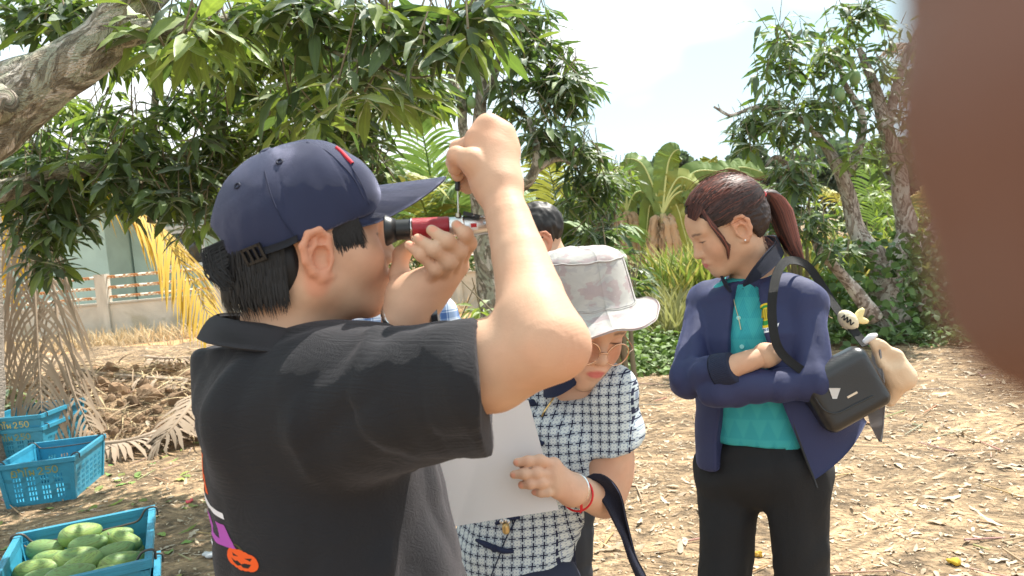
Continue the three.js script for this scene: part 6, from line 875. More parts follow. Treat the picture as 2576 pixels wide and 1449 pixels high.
// black handbag with the cream hat tied to it
{
  const o = P(2115, 965, 1.78), bag = thing('handbag', 'small black leather shoulder bag hanging at the side of the navy jacket', 'handbag', o), leather = mat([0.012, 0.012, 0.014], 0.3, { bumpMap: rep(grit, 20), bumpScale: 0.0003, clearcoat: 0.3, clearcoatRoughness: 0.35 });
  const F = new Field(), cs = [[2035, 960], [2150, 895], [2205, 1000], [2078, 1050]].map(a => P(a[0], a[1], 1.78)), ctr = cs.reduce((a, b) => a.add(b), V()).multiplyScalar(0.25), ex = P(2150, 895, 1.78).sub(P(2035, 960, 1.78)).normalize(), ey = ex.clone().cross(V(0, 0, -1)).normalize().multiplyScalar(-1), yv = V(-ex.y, ex.x, 0).normalize();
  F.op((x, y, z) => { const a = Math.abs((x - ctr.x) * ex.x + (y - ctr.y) * ex.y) - 0.062, b = (x - ctr.x) * yv.x + (y - ctr.y) * yv.y, c = Math.abs(z - ctr.z) - (0.022 - 0.012 * (b + 0.05) / 0.1), bb = Math.abs(b) - 0.05; return Math.hypot(Math.max(a, 0), Math.max(bb, 0), Math.max(c, 0)) + Math.min(0, Math.max(a, bb, c)) - 0.025; }, ctr, 0.3);
  F.mod((x, y, z, d) => d + 0.002 * noise(x * 14, y * 14, z * 14));
  wpart('bag_body', F.mesh(ctr.clone().addScalar(-0.15), ctr.clone().addScalar(0.15), 0.005), leather, bag);
  { const pts = onF(F, [[2050, 1000], [2072, 1030], [2100, 1040], [2150, 1018], [2195, 996]], null, 0.001); if (pts.length > 2) wpart('piping', new THREE.TubeGeometry(new THREE.CatmullRomCurve3(pts), 40, 0.0022, 6), leather, bag); }
  { const h = trace(F, 2143, 993, null, 0.001), pl = new THREE.BoxGeometry(0.026, 0.005, 0.002); pl.rotateZ(Math.atan2(ex.y, ex.x)); pl.translate(h.p.x, h.p.y, h.p.z); wpart('name_plate', pl, mat([0.8, 0.8, 0.8], 0.3, { metalness: 1 }), bag);
    wpart('stitched_patch', slab((s, t) => { const g = trace(F, lerp(2084, 2113, s) - t * (s - 0.5) * 18, lerp(976, 1003, t), null, 0.0015).p; return g; }, 6, 6, 0.002), mat([0.62, 0.58, 0.55], 0.9), bag); }
  wpart('zip', limb([P(2038, 945, 1.775), P(2090, 912, 1.775), P(2150, 880, 1.775)], [0.004, 0.005, 0.004], 8, 4), mat([0.55, 0.55, 0.58], 0.35, { metalness: 0.8 }), bag);
  const strapM = mat([0.012, 0.012, 0.013], 0.7, { bumpMap: rep(twill, 10), bumpScale: 0.001 }), st = [[2040, 950, 1.77], [1960, 880, 1.755], [1942, 800, 1.76], [1945, 730, 1.775], [1958, 680, 1.8], [1985, 655, 1.855], [2030, 668, 1.9], [2065, 715, 1.905], [2110, 785, 1.87], [2150, 835, 1.83], [2178, 870, 1.795]].map(PL), cv = new THREE.CatmullRomCurve3(st);
  wpart('strap', slab((s, t) => { const c = cv.getPoint(s), T = cv.getTangent(s), S = T.cross(V(0, 0.35, 1)).normalize(); return c.addScaledVector(S, (t - 0.5) * 0.021); }, 80, 2, 0.003, 12, 0.3), strapM, bag);
  // cream plush clip with black whiskers of embroidery round the strap
  { const c = P(2133, 806, 1.845), cream = mat([0.72, 0.62, 0.44], 0.95, { bumpMap: rep(grit, 4), bumpScale: 0.002 }), G = new Field(); G.ell(c, [0.03, 0.021, 0.02], 0.005, 0, new THREE.Quaternion().setFromAxisAngle(V(0, 0, 1), -0.9)); const k = wpart('strap_charm', G.mesh(c.clone().addScalar(-0.05), c.clone().addScalar(0.05), 0.004), cream, bag);
    const G2 = new Field(); G2.ell(P(2160, 792, 1.845), [0.021, 0.01, 0.008], 0.004, 0, new THREE.Quaternion().setFromAxisAngle(V(0, 0, 1), 0.9)); G2.ell(P(2165, 806, 1.845), [0.021, 0.009, 0.008], 0.004, 0, new THREE.Quaternion().setFromAxisAngle(V(0, 0, 1), -0.25)); wpart('charm_wing', G2.mesh(P(2160, 798, 1.845).addScalar(-0.045), P(2160, 798, 1.845).addScalar(0.045), 0.004), mat([0.78, 0.66, 0.32], 0.95), bag, k);
    const zz = [[2116, 800], [2124, 792], [2122, 806], [2132, 797], [2130, 812], [2140, 803], [2139, 818], [2148, 811]].map(([u, v]) => P(u, v, 1.822)); wpart('charm_stitch', new THREE.TubeGeometry(new THREE.CatmullRomCurve3(zz, false, 'catmullrom', 0.1), 60, 0.0017, 5), mat([0.01, 0.01, 0.01], 0.8), bag, k); }
  // the hat
  const ho = P(2235, 935, 1.79), hat = thing('sun_hat', 'folded cream sun hat with a grey underbrim hung on the black handbag', 'hat', ho), cream = mat([0.76, 0.54, 0.36], 0.85, { bumpMap: rep(weave, 20), bumpScale: 0.001, side: THREE.DoubleSide }), grey = mat([0.5, 0.47, 0.48], 0.85, { bumpMap: rep(twill, 20), bumpScale: 0.0015 });
  const H = new Field(); H.chain([P(2195, 858, 1.785), P(2235, 905, 1.785), P(2262, 955, 1.79), P(2240, 1010, 1.8)], [0.016, 0.036, 0.038, 0.018], 0.03); H.ell(P(2248, 900, 1.745), [0.032, 0.022, 0.022], 0.012, 1, new THREE.Quaternion().setFromAxisAngle(V(0, 0, 1), -0.5));
  { const a = folds(V(-0.5, 1, 0), 24, 0.005, 3), b = folds(V(1, 0.35, 0), 20, 0.005, 6); H.mod((x, y, z, d) => Math.abs(d) > 0.04 ? d : d + a(x, y, z) + b(x, y, z)); }
  wpart('crown', H.mesh(...boxOf(H, [P(2195, 858, 1.785), P(2262, 955, 1.79), P(2240, 1010, 1.8)], 0.06), 0.0045), cream, hat);
  wpart('underbrim', slab((s, t) => { const l = [[2195, 870], [2190, 960], [2176, 1010], [2190, 1070], [2212, 1110]], r = [[2214, 880], [2224, 960], [2226, 1020], [2222, 1070], [2216, 1112]], k = t * 4, i = Math.min(3, Math.floor(k)), f = k - i, a = P(lerp(l[i][0], l[i + 1][0], f), lerp(l[i][1], l[i + 1][1], f), 1.80), b = P(lerp(r[i][0], r[i + 1][0], f), lerp(r[i][1], r[i + 1][1], f), 1.77); return a.lerp(b, s); }, 6, 24, 0.004), grey, hat);
  wpart('ribbon', slab(bary(P(2200, 1000, 1.765), P(2214, 1002, 1.765), P(2213, 1030, 1.765), P(2200, 1022, 1.765)), 3, 3, 0.002), mat([0.62, 0.12, 0.08], 0.8), hat);
  for (const k of [0]) wpart('ribbon_bow', limb([P(2172, 862, 1.785), P(2190, 848, 1.78), P(2205, 842, 1.785)], [0.006, 0.009, 0.004], 8, 4), mat([0.7, 0.7, 0.74], 0.6), hat);
}
// ---------------------------------------------------------------- the woman in the bucket hat reading a sheet
const w2Base = V(P(1300, 1449, 1.5).x, 0, P(1300, 1449, 1.5).z);
const reader = thing('person', 'person in a pale bucket hat and glasses reading in a patterned blouse', 'person', w2Base);
{
  const ya = 0.55, bf = V(-Math.sin(ya), 0, Math.cos(ya)), lf = V(Math.cos(ya), 0, Math.sin(ya)), skin = SKIN.fair;
  const M = frame(P(1466, 810, 1.47), V(0.30, -0.36, 0.86), V(0.2, 1, 0), 0.97), MH = frame(P(1472, 800, 1.45), V(0.25, -0.06, 0.9), V(-0.02, 1, 0), 0.97);
  const HF = headField({ jaw: 0.9, wide: 0.98, neck: [V(-0.03, -0.06, 0), V(-0.015, -0.18, 0)], nr: [0.046, 0.05] });
  const head = headMesh(HF, M, skin, { h: 0.003, low: -0.22, lip: [0.55, 0.12, 0.12], ear: 0.3 });
  const q = l => l.map(a => [P(a[0], a[1], a[2]), a[3]]);
  const LS = P(1528, 990, 1.47), LE = P(1520, 1255, 1.47), LW = P(1437, 1232, 1.3), RS = P(1310, 1010, 1.62), RE = P(1200, 1230, 1.6), RW = P(1130, 1240, 1.42);
  const AF = new Field(); AF.chain([LS, LE, LW], [0.05, 0.037, 0.0245], 0.02); AF.chain([RS, RE, RW], [0.045, 0.036, 0.024], 0.02); AF.ell(P(1535, 1165, 1.47), [0.045, 0.07, 0.042], 0.03);
  AF.tube([P(1425, 985, 1.52), P(1350, 1200, 1.53), P(1290, 1449, 1.53)], [[0.05, 0.09], [0.06, 0.09], [0.07, 0.1]], bf, lf, 0.04); AF.cap(P(1450, 930, 1.5), P(1425, 1000, 1.52), 0.044, 0.055, 0.03);
  const arms = AF.mesh(...boxOf(AF, [LS, LE, LW, RS, RE, RW, P(1290, 1449, 1.53), P(1450, 930, 1.5)], 0.12), 0.0075, { color: (x, y, z) => mottle(skin, x, y, z) });
  const fg = [q([[1392, 1170, 1.272, 0.0099], [1358, 1158, 1.262, 0.0088], [1328, 1160, 1.26, 0.0081], [1300, 1163, 1.262, 0.0072]]), q([[1388, 1192, 1.27, 0.0102], [1350, 1190, 1.257, 0.0088], [1318, 1192, 1.255, 0.0081], [1292, 1194, 1.26, 0.0072]]), q([[1392, 1214, 1.272, 0.0099], [1360, 1214, 1.258, 0.0086], [1334, 1217, 1.256, 0.0079], [1312, 1220, 1.262, 0.0070]]), q([[1400, 1234, 1.278, 0.0090], [1376, 1236, 1.266, 0.0079], [1360, 1238, 1.264, 0.0072], [1345, 1238, 1.268, 0.0063]]), q([[1415, 1215, 1.29, 0.012], [1385, 1185, 1.295, 0.0107], [1355, 1165, 1.292, 0.0090], [1335, 1160, 1.288, 0.0077]])];
  const nails = fg.slice(0, 4).map(f => [f[3][0].clone().add(V(-0.001, 0.001, 0.005)), 0.0055]);
  const LF = handField(LW, 0.0235, q([[1392, 1170, 1.275, 0.011], [1388, 1192, 1.274, 0.0115], [1392, 1214, 1.276, 0.011], [1400, 1234, 1.28, 0.01]]), fg), lh = handMesh(LF, [LW, ...fg.flat().map(a => a[0])], skin, nails, 0.003);
  const rg = [0, 1, 2, 3].map(i => q([[1095, 1215 + i * 14, 1.36, 0.009], [1070, 1212 + i * 14, 1.34, 0.008], [1045, 1210 + i * 14, 1.335, 0.0068]])); rg.push(q([[1110, 1200, 1.38, 0.012], [1085, 1180, 1.37, 0.0095], [1065, 1175, 1.36, 0.008]]));
  const RH = handField(RW, 0.0235, q([[1095, 1215, 1.36, 0.011], [1095, 1235, 1.36, 0.011], [1097, 1257, 1.36, 0.011]]), rg), rh = handMesh(RH, [RW, ...rg.flat().map(a => a[0])], skin, [], 0.005);
  wpart('body', merge([head, arms, lh, rh]), skinMat, reader);
  const hair = new Hair(41), L = (x, y, z) => V(x, y, z).applyMatrix4(M);
  const GF = new Field(); GF.ell(V(-0.022, 0.02, 0), [0.096, 0.088, 0.08], 0.02); GF.cut(V(0.02, 0, 0), V(1, 0, 0), 0.01); const hg = plain(GF.mesh(V(-0.14, -0.12, -0.1), V(0.1, 0.14, 0.1), 0.006), [0.014, 0.011, 0.011]).applyMatrix4(M);
  for (let i = 0; i < 300; i++) { const s = hair.r() < 0.5 ? -1 : 1, x = 0.0 - hair.r() * 0.07, z = 0.078 * s; hair.strand([L(x, 0.02, z), L(x - 0.01, -0.04, z * 0.98), L(x - 0.03, -0.09 - hair.r() * 0.03, z * 0.7)], 0.003, V(s, 0, 0.5), [0.015, 0.011, 0.011]); }
  wpart('hair', merge([hg, hair.geo()]), hairMat, reader);
  // bucket hat: crown, band seam and a brim turned up at the side
  const hatTex = dataTex(256, (u, v) => { const n = tfbm(u, v, 5, 4), m = sstep(0.1, 0.22, tfbm(u, v, 4, 21)), p = sstep(0.12, 0.2, tfbm(u, v, 3.4, 33)); let c = [0.80 + 0.06 * n, 0.79 + 0.06 * n, 0.77 + 0.05 * n]; c = tint(c, [0.74, 0.73, 0.735], m * 0.6); return tint(c, [0.73, 0.62, 0.63], p * 0.5); }, true);
  const hm = mat([0.86, 0.86, 0.86], 0.9, { map: rep(hatTex, 1.5), bumpMap: rep(weave, 12), bumpScale: 0.0012 });
  const prof = [[0, 0.142], [0.05, 0.141], [0.068, 0.137], [0.082, 0.127], [0.088, 0.114], [0.097, 0.075], [0.106, 0.034], [0.119, 0.018], [0.137, 0.0], [0.153, -0.018]], pc2 = new THREE.SplineCurve(prof.map(p => new THREE.Vector2(...p)));
  const hatFn = (a, t) => { // t 0..1 from the crown's centre to the brim's edge
    const c = Math.cos(a), s = Math.sin(a), k = pc2.getPoint(t), b = clamp((t - 0.667) / 0.333, 0, 1), up = 0.5 + 0.5 * Math.cos(a + 1.75);
    return V(-0.005 + c * k.x * 1.04, k.y - 0.004 + b * b * (0.04 * up - 0.004 * (1 - up)) + b * 0.006 * Math.sin(a * 4 + 1) + 0.0035 * noise(c * 4, s * 4, t * 9), s * k.x * 0.95 + 0.002 * noise(c * 5 + 3, s * 5, t * 8)).applyMatrix4(MH); };
  const bh = wpart('bucket_hat', merge([slab((s, t) => hatFn(s * 2 * Math.PI, lerp(0.001, 0.672, t)), 64, 24, 0.003, 4, 2), slab((s, t) => hatFn(s * 2 * Math.PI, lerp(0.664, 1, t)), 72, 12, 0.004, 5, 1)]), hm, reader);
  for (const t of [0.4, 0.67, 0.97]) { const pts = []; for (let i = 0; i < 48; i++) pts.push(hatFn(i / 48 * 2 * Math.PI, t).addScaledVector(hatFn(i / 48 * 2 * Math.PI, t).sub(V(-0.005, 0.06, 0).applyMatrix4(MH)).normalize(), 0.002)); wpart('seam', new THREE.TubeGeometry(new THREE.CatmullRomCurve3(pts, true), 120, 0.0014, 5, true), hm, reader, bh); }
  for (const a of [0.9, 3.4, 5.4]) { const pts = []; for (let i = 0; i <= 8; i++) pts.push(hatFn(a, lerp(0.42, 0.66, i / 8)).addScaledVector(hatFn(a, 0.5).sub(V(-0.005, 0.06, 0).applyMatrix4(MH)).normalize(), 0.002)); wpart('seam', new THREE.TubeGeometry(new THREE.CatmullRomCurve3(pts), 16, 0.0013, 5), hm, reader, bh); }
  // glasses
  { const gold = mat([0.75, 0.5, 0.36], 0.25, { metalness: 1 }), lens = mat([0.95, 0.85, 0.82], 0.02, { transmission: 1, thickness: 0, ior: 1.4 }), gl = wpart('glasses', limb([L(0.106, -0.016, 0.009), L(0.109, -0.013, 0), L(0.106, -0.016, -0.009)], [0.0014, 0.0014, 0.0014], 6, 4), gold, reader);
    for (const s of [-1, 1]) { const pts = []; for (let i = 0; i < 28; i++) { const a = i / 28 * 6.283; pts.push(L(0.104 - 0.008 * Math.abs(Math.cos(a) * 0.5 + 0.5), -0.02 + 0.0235 * Math.sin(a), s * (0.034 + 0.026 * Math.cos(a)))); } wpart('rim', new THREE.TubeGeometry(new THREE.CatmullRomCurve3(pts, true), 60, 0.0015, 6, true), gold, reader, gl);
      const pp = []; for (let i = 0; i < 28; i++) pp.push(pts[i]); const c = L(0.1, -0.02, 0.034 * s), pos = [], idx = []; for (const p of [c, ...pp]) pos.push(p.x, p.y, p.z); for (let i = 0; i < 28; i++) idx.push(0, 1 + i, 1 + (i + 1) % 28); const g = new THREE.BufferGeometry(); g.setAttribute('position', new THREE.Float32BufferAttribute(pos, 3)); g.setAttribute('uv', new THREE.Float32BufferAttribute(new Float32Array(58), 2)); g.setIndex(idx); g.computeVertexNormals(); wpart('lens', g, lens, reader, gl);
      wpart('temple', limb([L(0.098, -0.014, 0.06 * s), L(0.085, -0.012, 0.075 * s), L(0.02, -0.008, 0.0815 * s), L(-0.02, -0.014, 0.083 * s)], [0.0012, 0.0012, 0.0012, 0.001], 6, 4), gold, reader, gl); } }
  // blouse
  const N = 256, pat = dataTex(N, (u, v) => { // white four-petalled flowers in a lattice of navy crosses
    const x = (u * 4) % 1 - 0.5, y = (v * 4) % 1 - 0.5, a = Math.abs(x), b = Math.abs(y), p = Math.atan2(y, x), r = Math.hypot(x, y), petal = r < 0.40 * (0.62 + 0.38 * Math.abs(Math.sin(2 * p))) && Math.abs(Math.abs(a) - Math.abs(b)) > 0.012, cross = (a > 0.45 && b > 0.26) || (b > 0.45 && a > 0.26);
    return ((a > 0.43 && b > 0.12) || (b > 0.43 && a > 0.12)) ? [0.1, 0.13, 0.25] : petal && r > 0.05 ? [0.83, 0.86, 0.86] : a > 0.36 || b > 0.36 ? [0.74, 0.78, 0.8] : [0.52, 0.57, 0.66]; }, true);
  const bm = mat([0.95, 0.95, 0.95], 0.85, { map: rep(pat, 14.5), bumpMap: rep(weave, 40), bumpScale: 0.0006 }), navy = mat([0.012, 0.02, 0.06], 0.85, { bumpMap: rep(weave, 10), bumpScale: 0.001 });
  const BF = new Field(); BF.tube([P(1418, 1005, 1.52), P(1392, 1090, 1.52), P(1320, 1270, 1.52), P(1288, 1400, 1.52), P(1275, 1560, 1.52)], [[0.07, 0.12], [0.098, 0.145], [0.09, 0.125], [0.1, 0.13], [0.108, 0.14]], bf, lf, 0.03, 0, 0.5);
  BF.cap(P(1430, 985, 1.51), LS, 0.05, 0.058, 0.04); BF.cap(P(1400, 1000, 1.54), RS, 0.05, 0.056, 0.04);
  BF.chain([LS, P(1545, 1085, 1.46), P(1553, 1180, 1.45)], [0.058, 0.06, 0.064], 0.02); BF.chain([RS, P(1270, 1100, 1.61)], [0.056, 0.058], 0.02);
  const hem = P(1550, 1133, 1.45); BF.op((x, y, z) => { const s = (x - hem.x) * lf.x + (z - hem.z) * lf.z, dx = x - hem.x; return dx > -0.055 && y < hem.y + 0.1 ? (hem.y - y) + dx * 0.30 : -1; }, V(0, 0, 0), 1e6, 0.003, 2);
  BF.cut(P(1275, 1530, 1.52), V(0, -1, 0), 0.004);
  BF.ell(P(1430, 945, 1.46), [0.05, 0.045, 0.06], 0.01, 1); BF.ell(P(1405, 985, 1.43), [0.022, 0.05, 0.03], 0.01, 1);
  { const a = folds(V(0.2, 1, 0), 15, 0.005, 5), b = folds(V(0.75, 0.6, 0), 14, 0.005, 13); BF.mod((x, y, z, d) => Math.abs(d) > 0.04 ? d : d + a(x, y, z) + b(x, y, z)); }
  const blouse = wpart('blouse', BF.mesh(...boxOf(BF, [LS, RS, P(1553, 1180, 1.45), P(1275, 1560, 1.52), P(1418, 985, 1.52)], 0.16), 0.007, { uv: (x, y, z) => { const s = (x - w2Base.x) * lf.x + (z - w2Base.z) * lf.z; return [s, y]; } }), bm, reader);
  { const w = [[[1448, 968, 1.42], [1452, 938, 1.43]], [[1425, 985, 1.41], [1420, 955, 1.415]], [[1392, 1000, 1.42], [1384, 968, 1.43]], [[1360, 990, 1.5], [1365, 955, 1.5]], [[1400, 960, 1.6], [1410, 920, 1.6]], [[1470, 945, 1.56], [1472, 912, 1.56]], [[1482, 955, 1.48], [1478, 925, 1.48]]], a = new THREE.CatmullRomCurve3(w.map(k => PL(k[0]))), b = new THREE.CatmullRomCurve3(w.map(k => PL(k[1]))); wpart('collar', slab((s, t) => a.getPoint(s).lerp(b.getPoint(s), t), 40, 4, 0.004), navy, reader, blouse); }
  const frog = (l, k) => { const pts = onF(BF, l, null, 0.004); if (pts.length > 1) { const b = wpart('frog_button', limb(pts, pts.map((p, i) => (i === 0 || i === pts.length - 1 ? 0.003 : 0.0055)), 8, 4), navy, reader, blouse); const m = pts[Math.floor(pts.length / 2)]; wpart('knot', new THREE.IcosahedronGeometry(0.0075, 2).translate(m.x, m.y, m.z + 0.002), navy, reader, b); } };
  frog([[1200, 1358], [1222, 1368], [1246, 1378], [1268, 1384], [1292, 1386]]); frog([[1345, 1112], [1356, 1114], [1370, 1114]]); frog([[1250, 1318], [1275, 1306], [1308, 1300]]); frog([[1325, 1012], [1340, 1014], [1350, 1018]]);
  { const pts = onF(BF, [[1300, 1300], [1285, 1330], [1270, 1360], [1255, 1400], [1235, 1449]], null, 0.0008); if (pts.length > 2) wpart('seam', new THREE.TubeGeometry(new THREE.CatmullRomCurve3(pts), 20, 0.0012, 5), navy, reader, blouse); }
  { const pts = onF(BF, [[1400, 985], [1385, 1010], [1370, 1035], [1362, 1050]], null, 0.003); if (pts.length > 2) wpart('necklace', new THREE.TubeGeometry(new THREE.CatmullRomCurve3(pts), 16, 0.0018, 5), mat([0.8, 0.58, 0.25], 0.3, { metalness: 1 }), reader); }
  // ring, watch and red bracelet
  { const tor = (u, v, d, r, k, m, name, dir, pr) => { const p = P(u, v, d); return wpart(name, new THREE.TorusGeometry(r, k, 8, 28).scale(1, 1, 1.5).applyQuaternion(new THREE.Quaternion().setFromUnitVectors(V(0, 0, 1), dir.clone().normalize())).translate(p.x, p.y, p.z), m, reader, pr); }, sil = mat([0.78, 0.76, 0.74], 0.22, { metalness: 1 }), red = mat([0.62, 0.012, 0.02], 0.6), ad = LE.clone().sub(LW);
    tor(1366, 1160, 1.265, 0.0085, 0.0017, sil, 'ring', V(1, 0.1, 0)); const w = tor(1443, 1230, 1.308, 0.0265, 0.0032, sil, 'wristwatch', ad), f = P(1461, 1236, 1.292); wpart('dial', new THREE.CylinderGeometry(0.0135, 0.0145, 0.006, 24).rotateX(1.25).rotateY(0.75).translate(f.x, f.y, f.z), mat([0.85, 0.84, 0.82], 0.25, { clearcoat: 1 }), reader, w);
    const b = tor(1452, 1244, 1.325, 0.0285, 0.0018, red, 'thread_bracelet', ad); for (let k = 0; k < 4; k++) wpart('tassel', limb([P(1458 + k * 1.5, 1248, 1.288), P(1460 + k * 1.2, 1270, 1.288), P(1459 + k * 2, 1292 - k * 3, 1.289)], [0.0011, 0.0011, 0.0008], 5, 3), red, reader, b); }
  { const p = P(1272, 1330, 1.41), k = wpart('belt_charm', new THREE.CapsuleGeometry(0.007, 0.008, 6, 12).translate(p.x, p.y, p.z), mat([0.6, 0.42, 0.18], 0.35, { metalness: 0.6 }), reader); for (const [u, v] of [[1262, 1312], [1270, 1308], [1278, 1312]]) { const c = P(u, v, 1.41); wpart('bead', new THREE.SphereGeometry(0.0048, 10, 8).translate(c.x, c.y, c.z), mat([0.6, 0.6, 0.6], 0.25, { metalness: 0.9 }), reader, k); } }
  const sk = mat([0.02, 0.025, 0.05], 0.85), hp = P(1275, 1500, 1.52); legs(reader, [V(hp.x, 0.8, hp.z).addScaledVector(lf, 0.07), V(hp.x, 0.8, hp.z).addScaledVector(lf, -0.07)], [V(hp.x, 0.44, hp.z).addScaledVector(lf, 0.075), V(hp.x, 0.44, hp.z).addScaledVector(lf, -0.075)], 0.085, 0.064, 0.05, sk, bf);
}
// the sheet of paper
{
  const br = P(1405, 1284, 1.285), tr = P(1326, 1008, 1.30), e = br.clone().sub(P(1155, 1324, 1.31)).normalize(), up = tr.clone().sub(br), o = br.clone().addScaledVector(e, -0.15), bl = br.clone().addScaledVector(e, -0.297), tl = bl.clone().add(up);
  const pg = thing('paper_sheet', 'blank white sheet of paper held in front of the patterned blouse', 'paper', o), n = up.clone().cross(e).normalize();
  wpart('sheet', slab((s, t) => bary(bl, br, tr, tl)(s, t).addScaledVector(n, 0.012 * Math.sin(s * 2.6) * (0.5 + 0.5 * t) + 0.006 * (t * t)), 20, 16, 0.0006), mat([0.86, 0.85, 0.86], 0.8, { transmission: 0.2, thickness: 0 }), pg);
}
// navy cloth bag on her arm
{
  const m = mat([0.012, 0.016, 0.042], 0.85, { bumpMap: rep(weave, 12), bumpScale: 0.0015 }), o = P(1520, 1700, 1.5), bag = thing('tote_bag', 'dark navy cloth bag with long straps hung on the forearm of the reader', 'bag', V(o.x, o.y, o.z));
  const st = (l, w) => { const c = new THREE.CatmullRomCurve3(l.map(PL)); return slab((s, t) => { const p = c.getPoint(s), S = c.getTangent(s).cross(V(0, 0, 1)).normalize(); return p.addScaledVector(S, (t - 0.5) * w * (0.8 + 0.35 * Math.sin(s * 7))).add(V(0, 0, 0.012 * Math.sin(t * 5 + s * 6))); }, 40, 5, 0.004); };
  wpart('strap', st([[1478, 1222, 1.4], [1500, 1212, 1.37], [1530, 1238, 1.37], [1560, 1310, 1.4], [1590, 1400, 1.44], [1625, 1500, 1.48], [1600, 1640, 1.5]], 0.034), m, bag);
  wpart('strap', st([[1478, 1222, 1.42], [1440, 1280, 1.45], [1432, 1360, 1.47], [1445, 1449, 1.49], [1470, 1640, 1.5]], 0.03), m, bag);
  const F = new Field(); F.tube([P(1535, 1640, 1.5), P(1540, 1860, 1.5)], [[0.11, 0.03], [0.13, 0.045]], V(1, 0, 0), V(0, 0, 1), 0.01, 0, 0.4); const a = folds(V(0.3, 1, 0), 14, 0.008, 3); F.mod((x, y, z, d) => d + a(x, y, z)); wpart('bag_body', F.mesh(...boxOf(F, [P(1535, 1640, 1.5), P(1540, 1860, 1.5)], 0.2), 0.01), m, bag);
}
// two people standing further back, almost hidden
function bystander(label, u, v, d, face, shirtM, skin, hairC, extra) {
  const c = P(u, v, d), base = V(c.x, 0, c.z), t = thing('person', label, 'person', base), M = frame(c, face, V(0, 1, 0), 1), f = V(face.x, 0, face.z).normalize(), l = V(f.z, 0, -f.x);
  const HF = headField({}), head = headMesh(HF, M, skin, { h: 0.005, low: -0.2 }), y = c.y, at = (a, b, h) => base.clone().addScaledVector(l, a).addScaledVector(f, b).setY(h);
  const AF = new Field(), arm = s => [at(0.19 * s, -0.03, y - 0.27), at(0.23 * s, 0.0, y - 0.53), at(0.13 * s, 0.24, y - 0.42)];
  const ar = [arm(1), arm(-1)]; for (const a of ar) AF.chain(a, [0.045, 0.036, 0.026], 0.02); AF.cap(at(0, -0.06, y - 0.12), at(0, -0.05, y - 0.6), 0.05, 0.09, 0.03);
  const hands = ar.map((a, i) => { const w = a[2], s = i ? -1 : 1, fg = [0, 1, 2, 3, 4].map(k => [[w.clone().addScaledVector(f, 0.06).addScaledVector(l, -0.02 * s).add(V(0, 0.02 - k * 0.017, 0)), 0.009], [w.clone().addScaledVector(f, 0.09).addScaledVector(l, -0.05 * s).add(V(0, 0.02 - k * 0.017, 0)), 0.008], [w.clone().addScaledVector(f, 0.08).addScaledVector(l, -0.08 * s).add(V(0, 0.02 - k * 0.017, 0)), 0.007]]); return handMesh(handField(w, 0.026, fg.slice(0, 4).map(g => [g[0][0], 0.011]), fg), [w, ...fg.flat().map(g => g[0])], skin, [], 0.006); });
  wpart('body', merge([head, AF.mesh(...boxOf(AF, [...ar.flat(), at(0, -0.06, y - 0.12), at(0, -0.05, y - 0.6)], 0.1), 0.012, { color: (x, yy, z) => mottle(skin, x, yy, z) }), ...hands]), skinMat, t);
  const G = new Field(); G.ell(V(-0.016, 0.036, 0), [0.1, 0.087, 0.081], 0.01); G.op((x, yy, z) => Math.max(x - 0.065 + 0.5 * Math.max(0, 0.06 - yy), -yy - 0.055), V(0, 0, 0), 1e6, 0.01, 2); G.mod((x, yy, z, d) => d + 0.004 * noise(x * 90, yy * 40, z * 90)); wpart('hair', plain(G.mesh(V(-0.14, -0.08, -0.11), V(0.1, 0.14, 0.11), 0.005), hairC).applyMatrix4(M), hairMat, t);
  const S = new Field(); S.tube([at(0, -0.05, y - 0.24), at(0, -0.04, y - 0.45), at(0, -0.04, y - 0.78)], [[0.15, 0.09], [0.18, 0.12], [0.19, 0.13]], l, f, 0.04, 0, 0.4); for (const s of [1, -1]) S.chain([at(0.1 * s, -0.05, y - 0.22), at(0.19 * s, -0.03, y - 0.27), at(0.225 * s, 0, y - 0.45)], [0.06, 0.065, 0.06], 0.03); const a = folds(V(0.3, 1, 0), 14, 0.005, 3); S.mod((x, yy, z, d) => d + a(x, yy, z)); wpart('shirt', S.mesh(...boxOf(S, [at(0.23, 0, y - 0.2), at(-0.23, 0, y - 0.78)], 0.16), 0.011, { uv: (x, yy, z) => [(x - base.x) * l.x + (z - base.z) * l.z, yy] }), shirtM, t);
  legs(t, [at(0.09, -0.04, y - 0.76), at(-0.09, -0.04, y - 0.76)], [at(0.1, -0.02, 0.46), at(-0.1, -0.02, 0.46)], 0.09, 0.066, 0.052, mat([0.03, 0.032, 0.04], 0.85), f);
  if (extra) extra(t, M); return t;
}
const plaid = mat([1, 1, 1], 0.85, { map: rep(dataTex(128, (u, v) => { const k = x => { const f = (x * 4) % 1; return f < 0.3 ? 1 : f < 0.36 ? 0.1 : f < 0.42 ? 0.8 : f > 0.9 ? 0.5 : 0; }, a = k(u), b = k(v), m = (a + b) / 2; return [0.85 - 0.62 * m, 0.88 - 0.52 * m, 0.93 - 0.36 * m]; }, true), 5), bumpMap: rep(weave, 30), bumpScale: 0.0006 });
bystander('person in a blue and white plaid shirt standing behind the refractometer', 895, 562, 2.0, V(0.15, -0.2, 1), plaid, SKIN.tan, [0.03, 0.028, 0.028]);
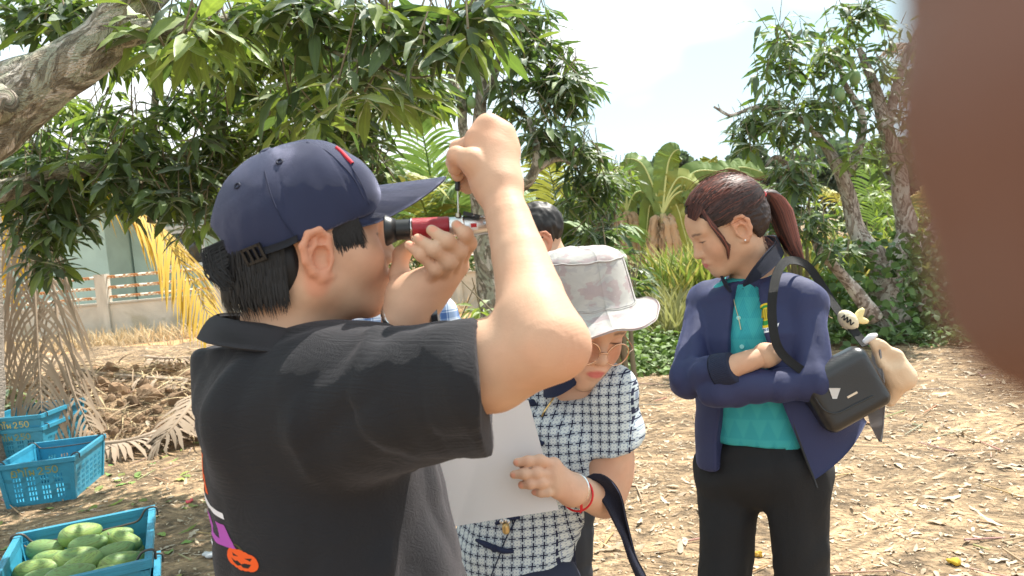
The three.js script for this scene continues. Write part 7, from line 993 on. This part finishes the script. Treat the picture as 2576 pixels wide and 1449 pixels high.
bystander('dark haired person with black glasses half hidden behind the pale bucket hat', 1346, 600, 2.6, V(-0.85, -0.25, 0.15), mat([0.35, 0.33, 0.32], 0.85), SKIN.man, [0.02, 0.016, 0.015], (t, M) => { const m = mat([0.01, 0.01, 0.01], 0.4), L = (x, y, z) => V(x, y, z).applyMatrix4(M); const g = wpart('glasses', limb([L(0.104, 0.0, 0.055), L(0.112, 0.0, 0), L(0.104, 0.0, -0.055)], [0.002, 0.002, 0.002], 6, 4), m, t); for (const s of [-1, 1]) wpart('temple', limb([L(0.104, 0, 0.055 * s), L(0.08, 0, 0.078 * s), L(-0.01, 0, 0.083 * s)], [0.003, 0.003, 0.003], 6, 3), m, t, g); });
// the photographer's fingertip over the edge of the lens
{
  const c = P(2730, 500, 0.042), h = thing('hand', 'brown blurred fingertip over the edge of the lens', 'hand', c), s = [0.24, 0.12, 0.085];
  const tip = P(2728, 730, 0.042), mid = P(2700, 260, 0.042), kn = P(2705, -260, 0.044), kk = kn.clone().add(V(0.03, 0.01, 0.04)), w = kk.clone().add(V(0.05, -0.05, 0.035));
  const F = new Field(); F.chain([tip, mid, kn, kk], [0.0074, 0.0085, 0.0088, 0.0095], 0.006); const fs = [1, 2, 3].map(i => { const o = V(0.012, -0.019, 0.002).multiplyScalar(i); return [kk.clone().add(o), kn.clone().add(o).add(V(0.016, -0.01, 0.006)), kn.clone().add(o).add(V(0.03, -0.02, 0.03))]; }); for (const f of fs) F.chain(f, [0.0095, 0.0088, 0.0078], 0.003); for (const f of [[kk], ...fs]) F.cap(w, f[0], 0.024, 0.011, 0.014);
  const th = [w.clone().add(V(-0.01, -0.02, 0.01)), w.clone().add(V(-0.03, -0.045, 0.02)), w.clone().add(V(-0.04, -0.06, 0.03))]; F.chain(th, [0.014, 0.011, 0.009], 0.01); F.cap(w, w.clone().add(V(0.09, -0.14, 0.06)), 0.026, 0.032, 0.02);
  { const ph = thing('smartphone', 'dark smartphone held behind the lens by the blurred fingertip', 'phone', V(-0.055, 1.482, 0.012)), dk = mat([0.02, 0.02, 0.022], 0.3, { clearcoat: 1 }); const b = new THREE.Shape(), w = 0.075, hh = 0.037, r = 0.009; b.moveTo(-w + r, -hh); b.lineTo(w - r, -hh); b.quadraticCurveTo(w, -hh, w, -hh + r); b.lineTo(w, hh - r); b.quadraticCurveTo(w, hh, w - r, hh); b.lineTo(-w + r, hh); b.quadraticCurveTo(-w, hh, -w, hh - r); b.lineTo(-w, -hh + r); b.quadraticCurveTo(-w, -hh, -w + r, -hh); part('case', new THREE.ExtrudeGeometry(b, { depth: 0.007, bevelEnabled: true, bevelSize: 0.001, bevelThickness: 0.001, bevelSegments: 2 }), dk, ph); part('camera_bump', new THREE.CylinderGeometry(0.008, 0.008, 0.003, 20).rotateX(Math.PI / 2).translate(0.055, 0.018, -0.003), dk, ph); }
  wpart('finger', F.mesh(...boxOf(F, [tip, mid, kn, kk, w, ...fs.flat(), ...th, w.clone().add(V(0.09, -0.14, 0.06))], 0.035), 0.0022, { color: (x, y, z) => mottle(s, x, y, z) }), skinMat, h);
}
scene.traverse(o => { if (o.isMesh) { o.castShadow = true; o.receiveShadow = true; } });
renderer.render(scene, camera);
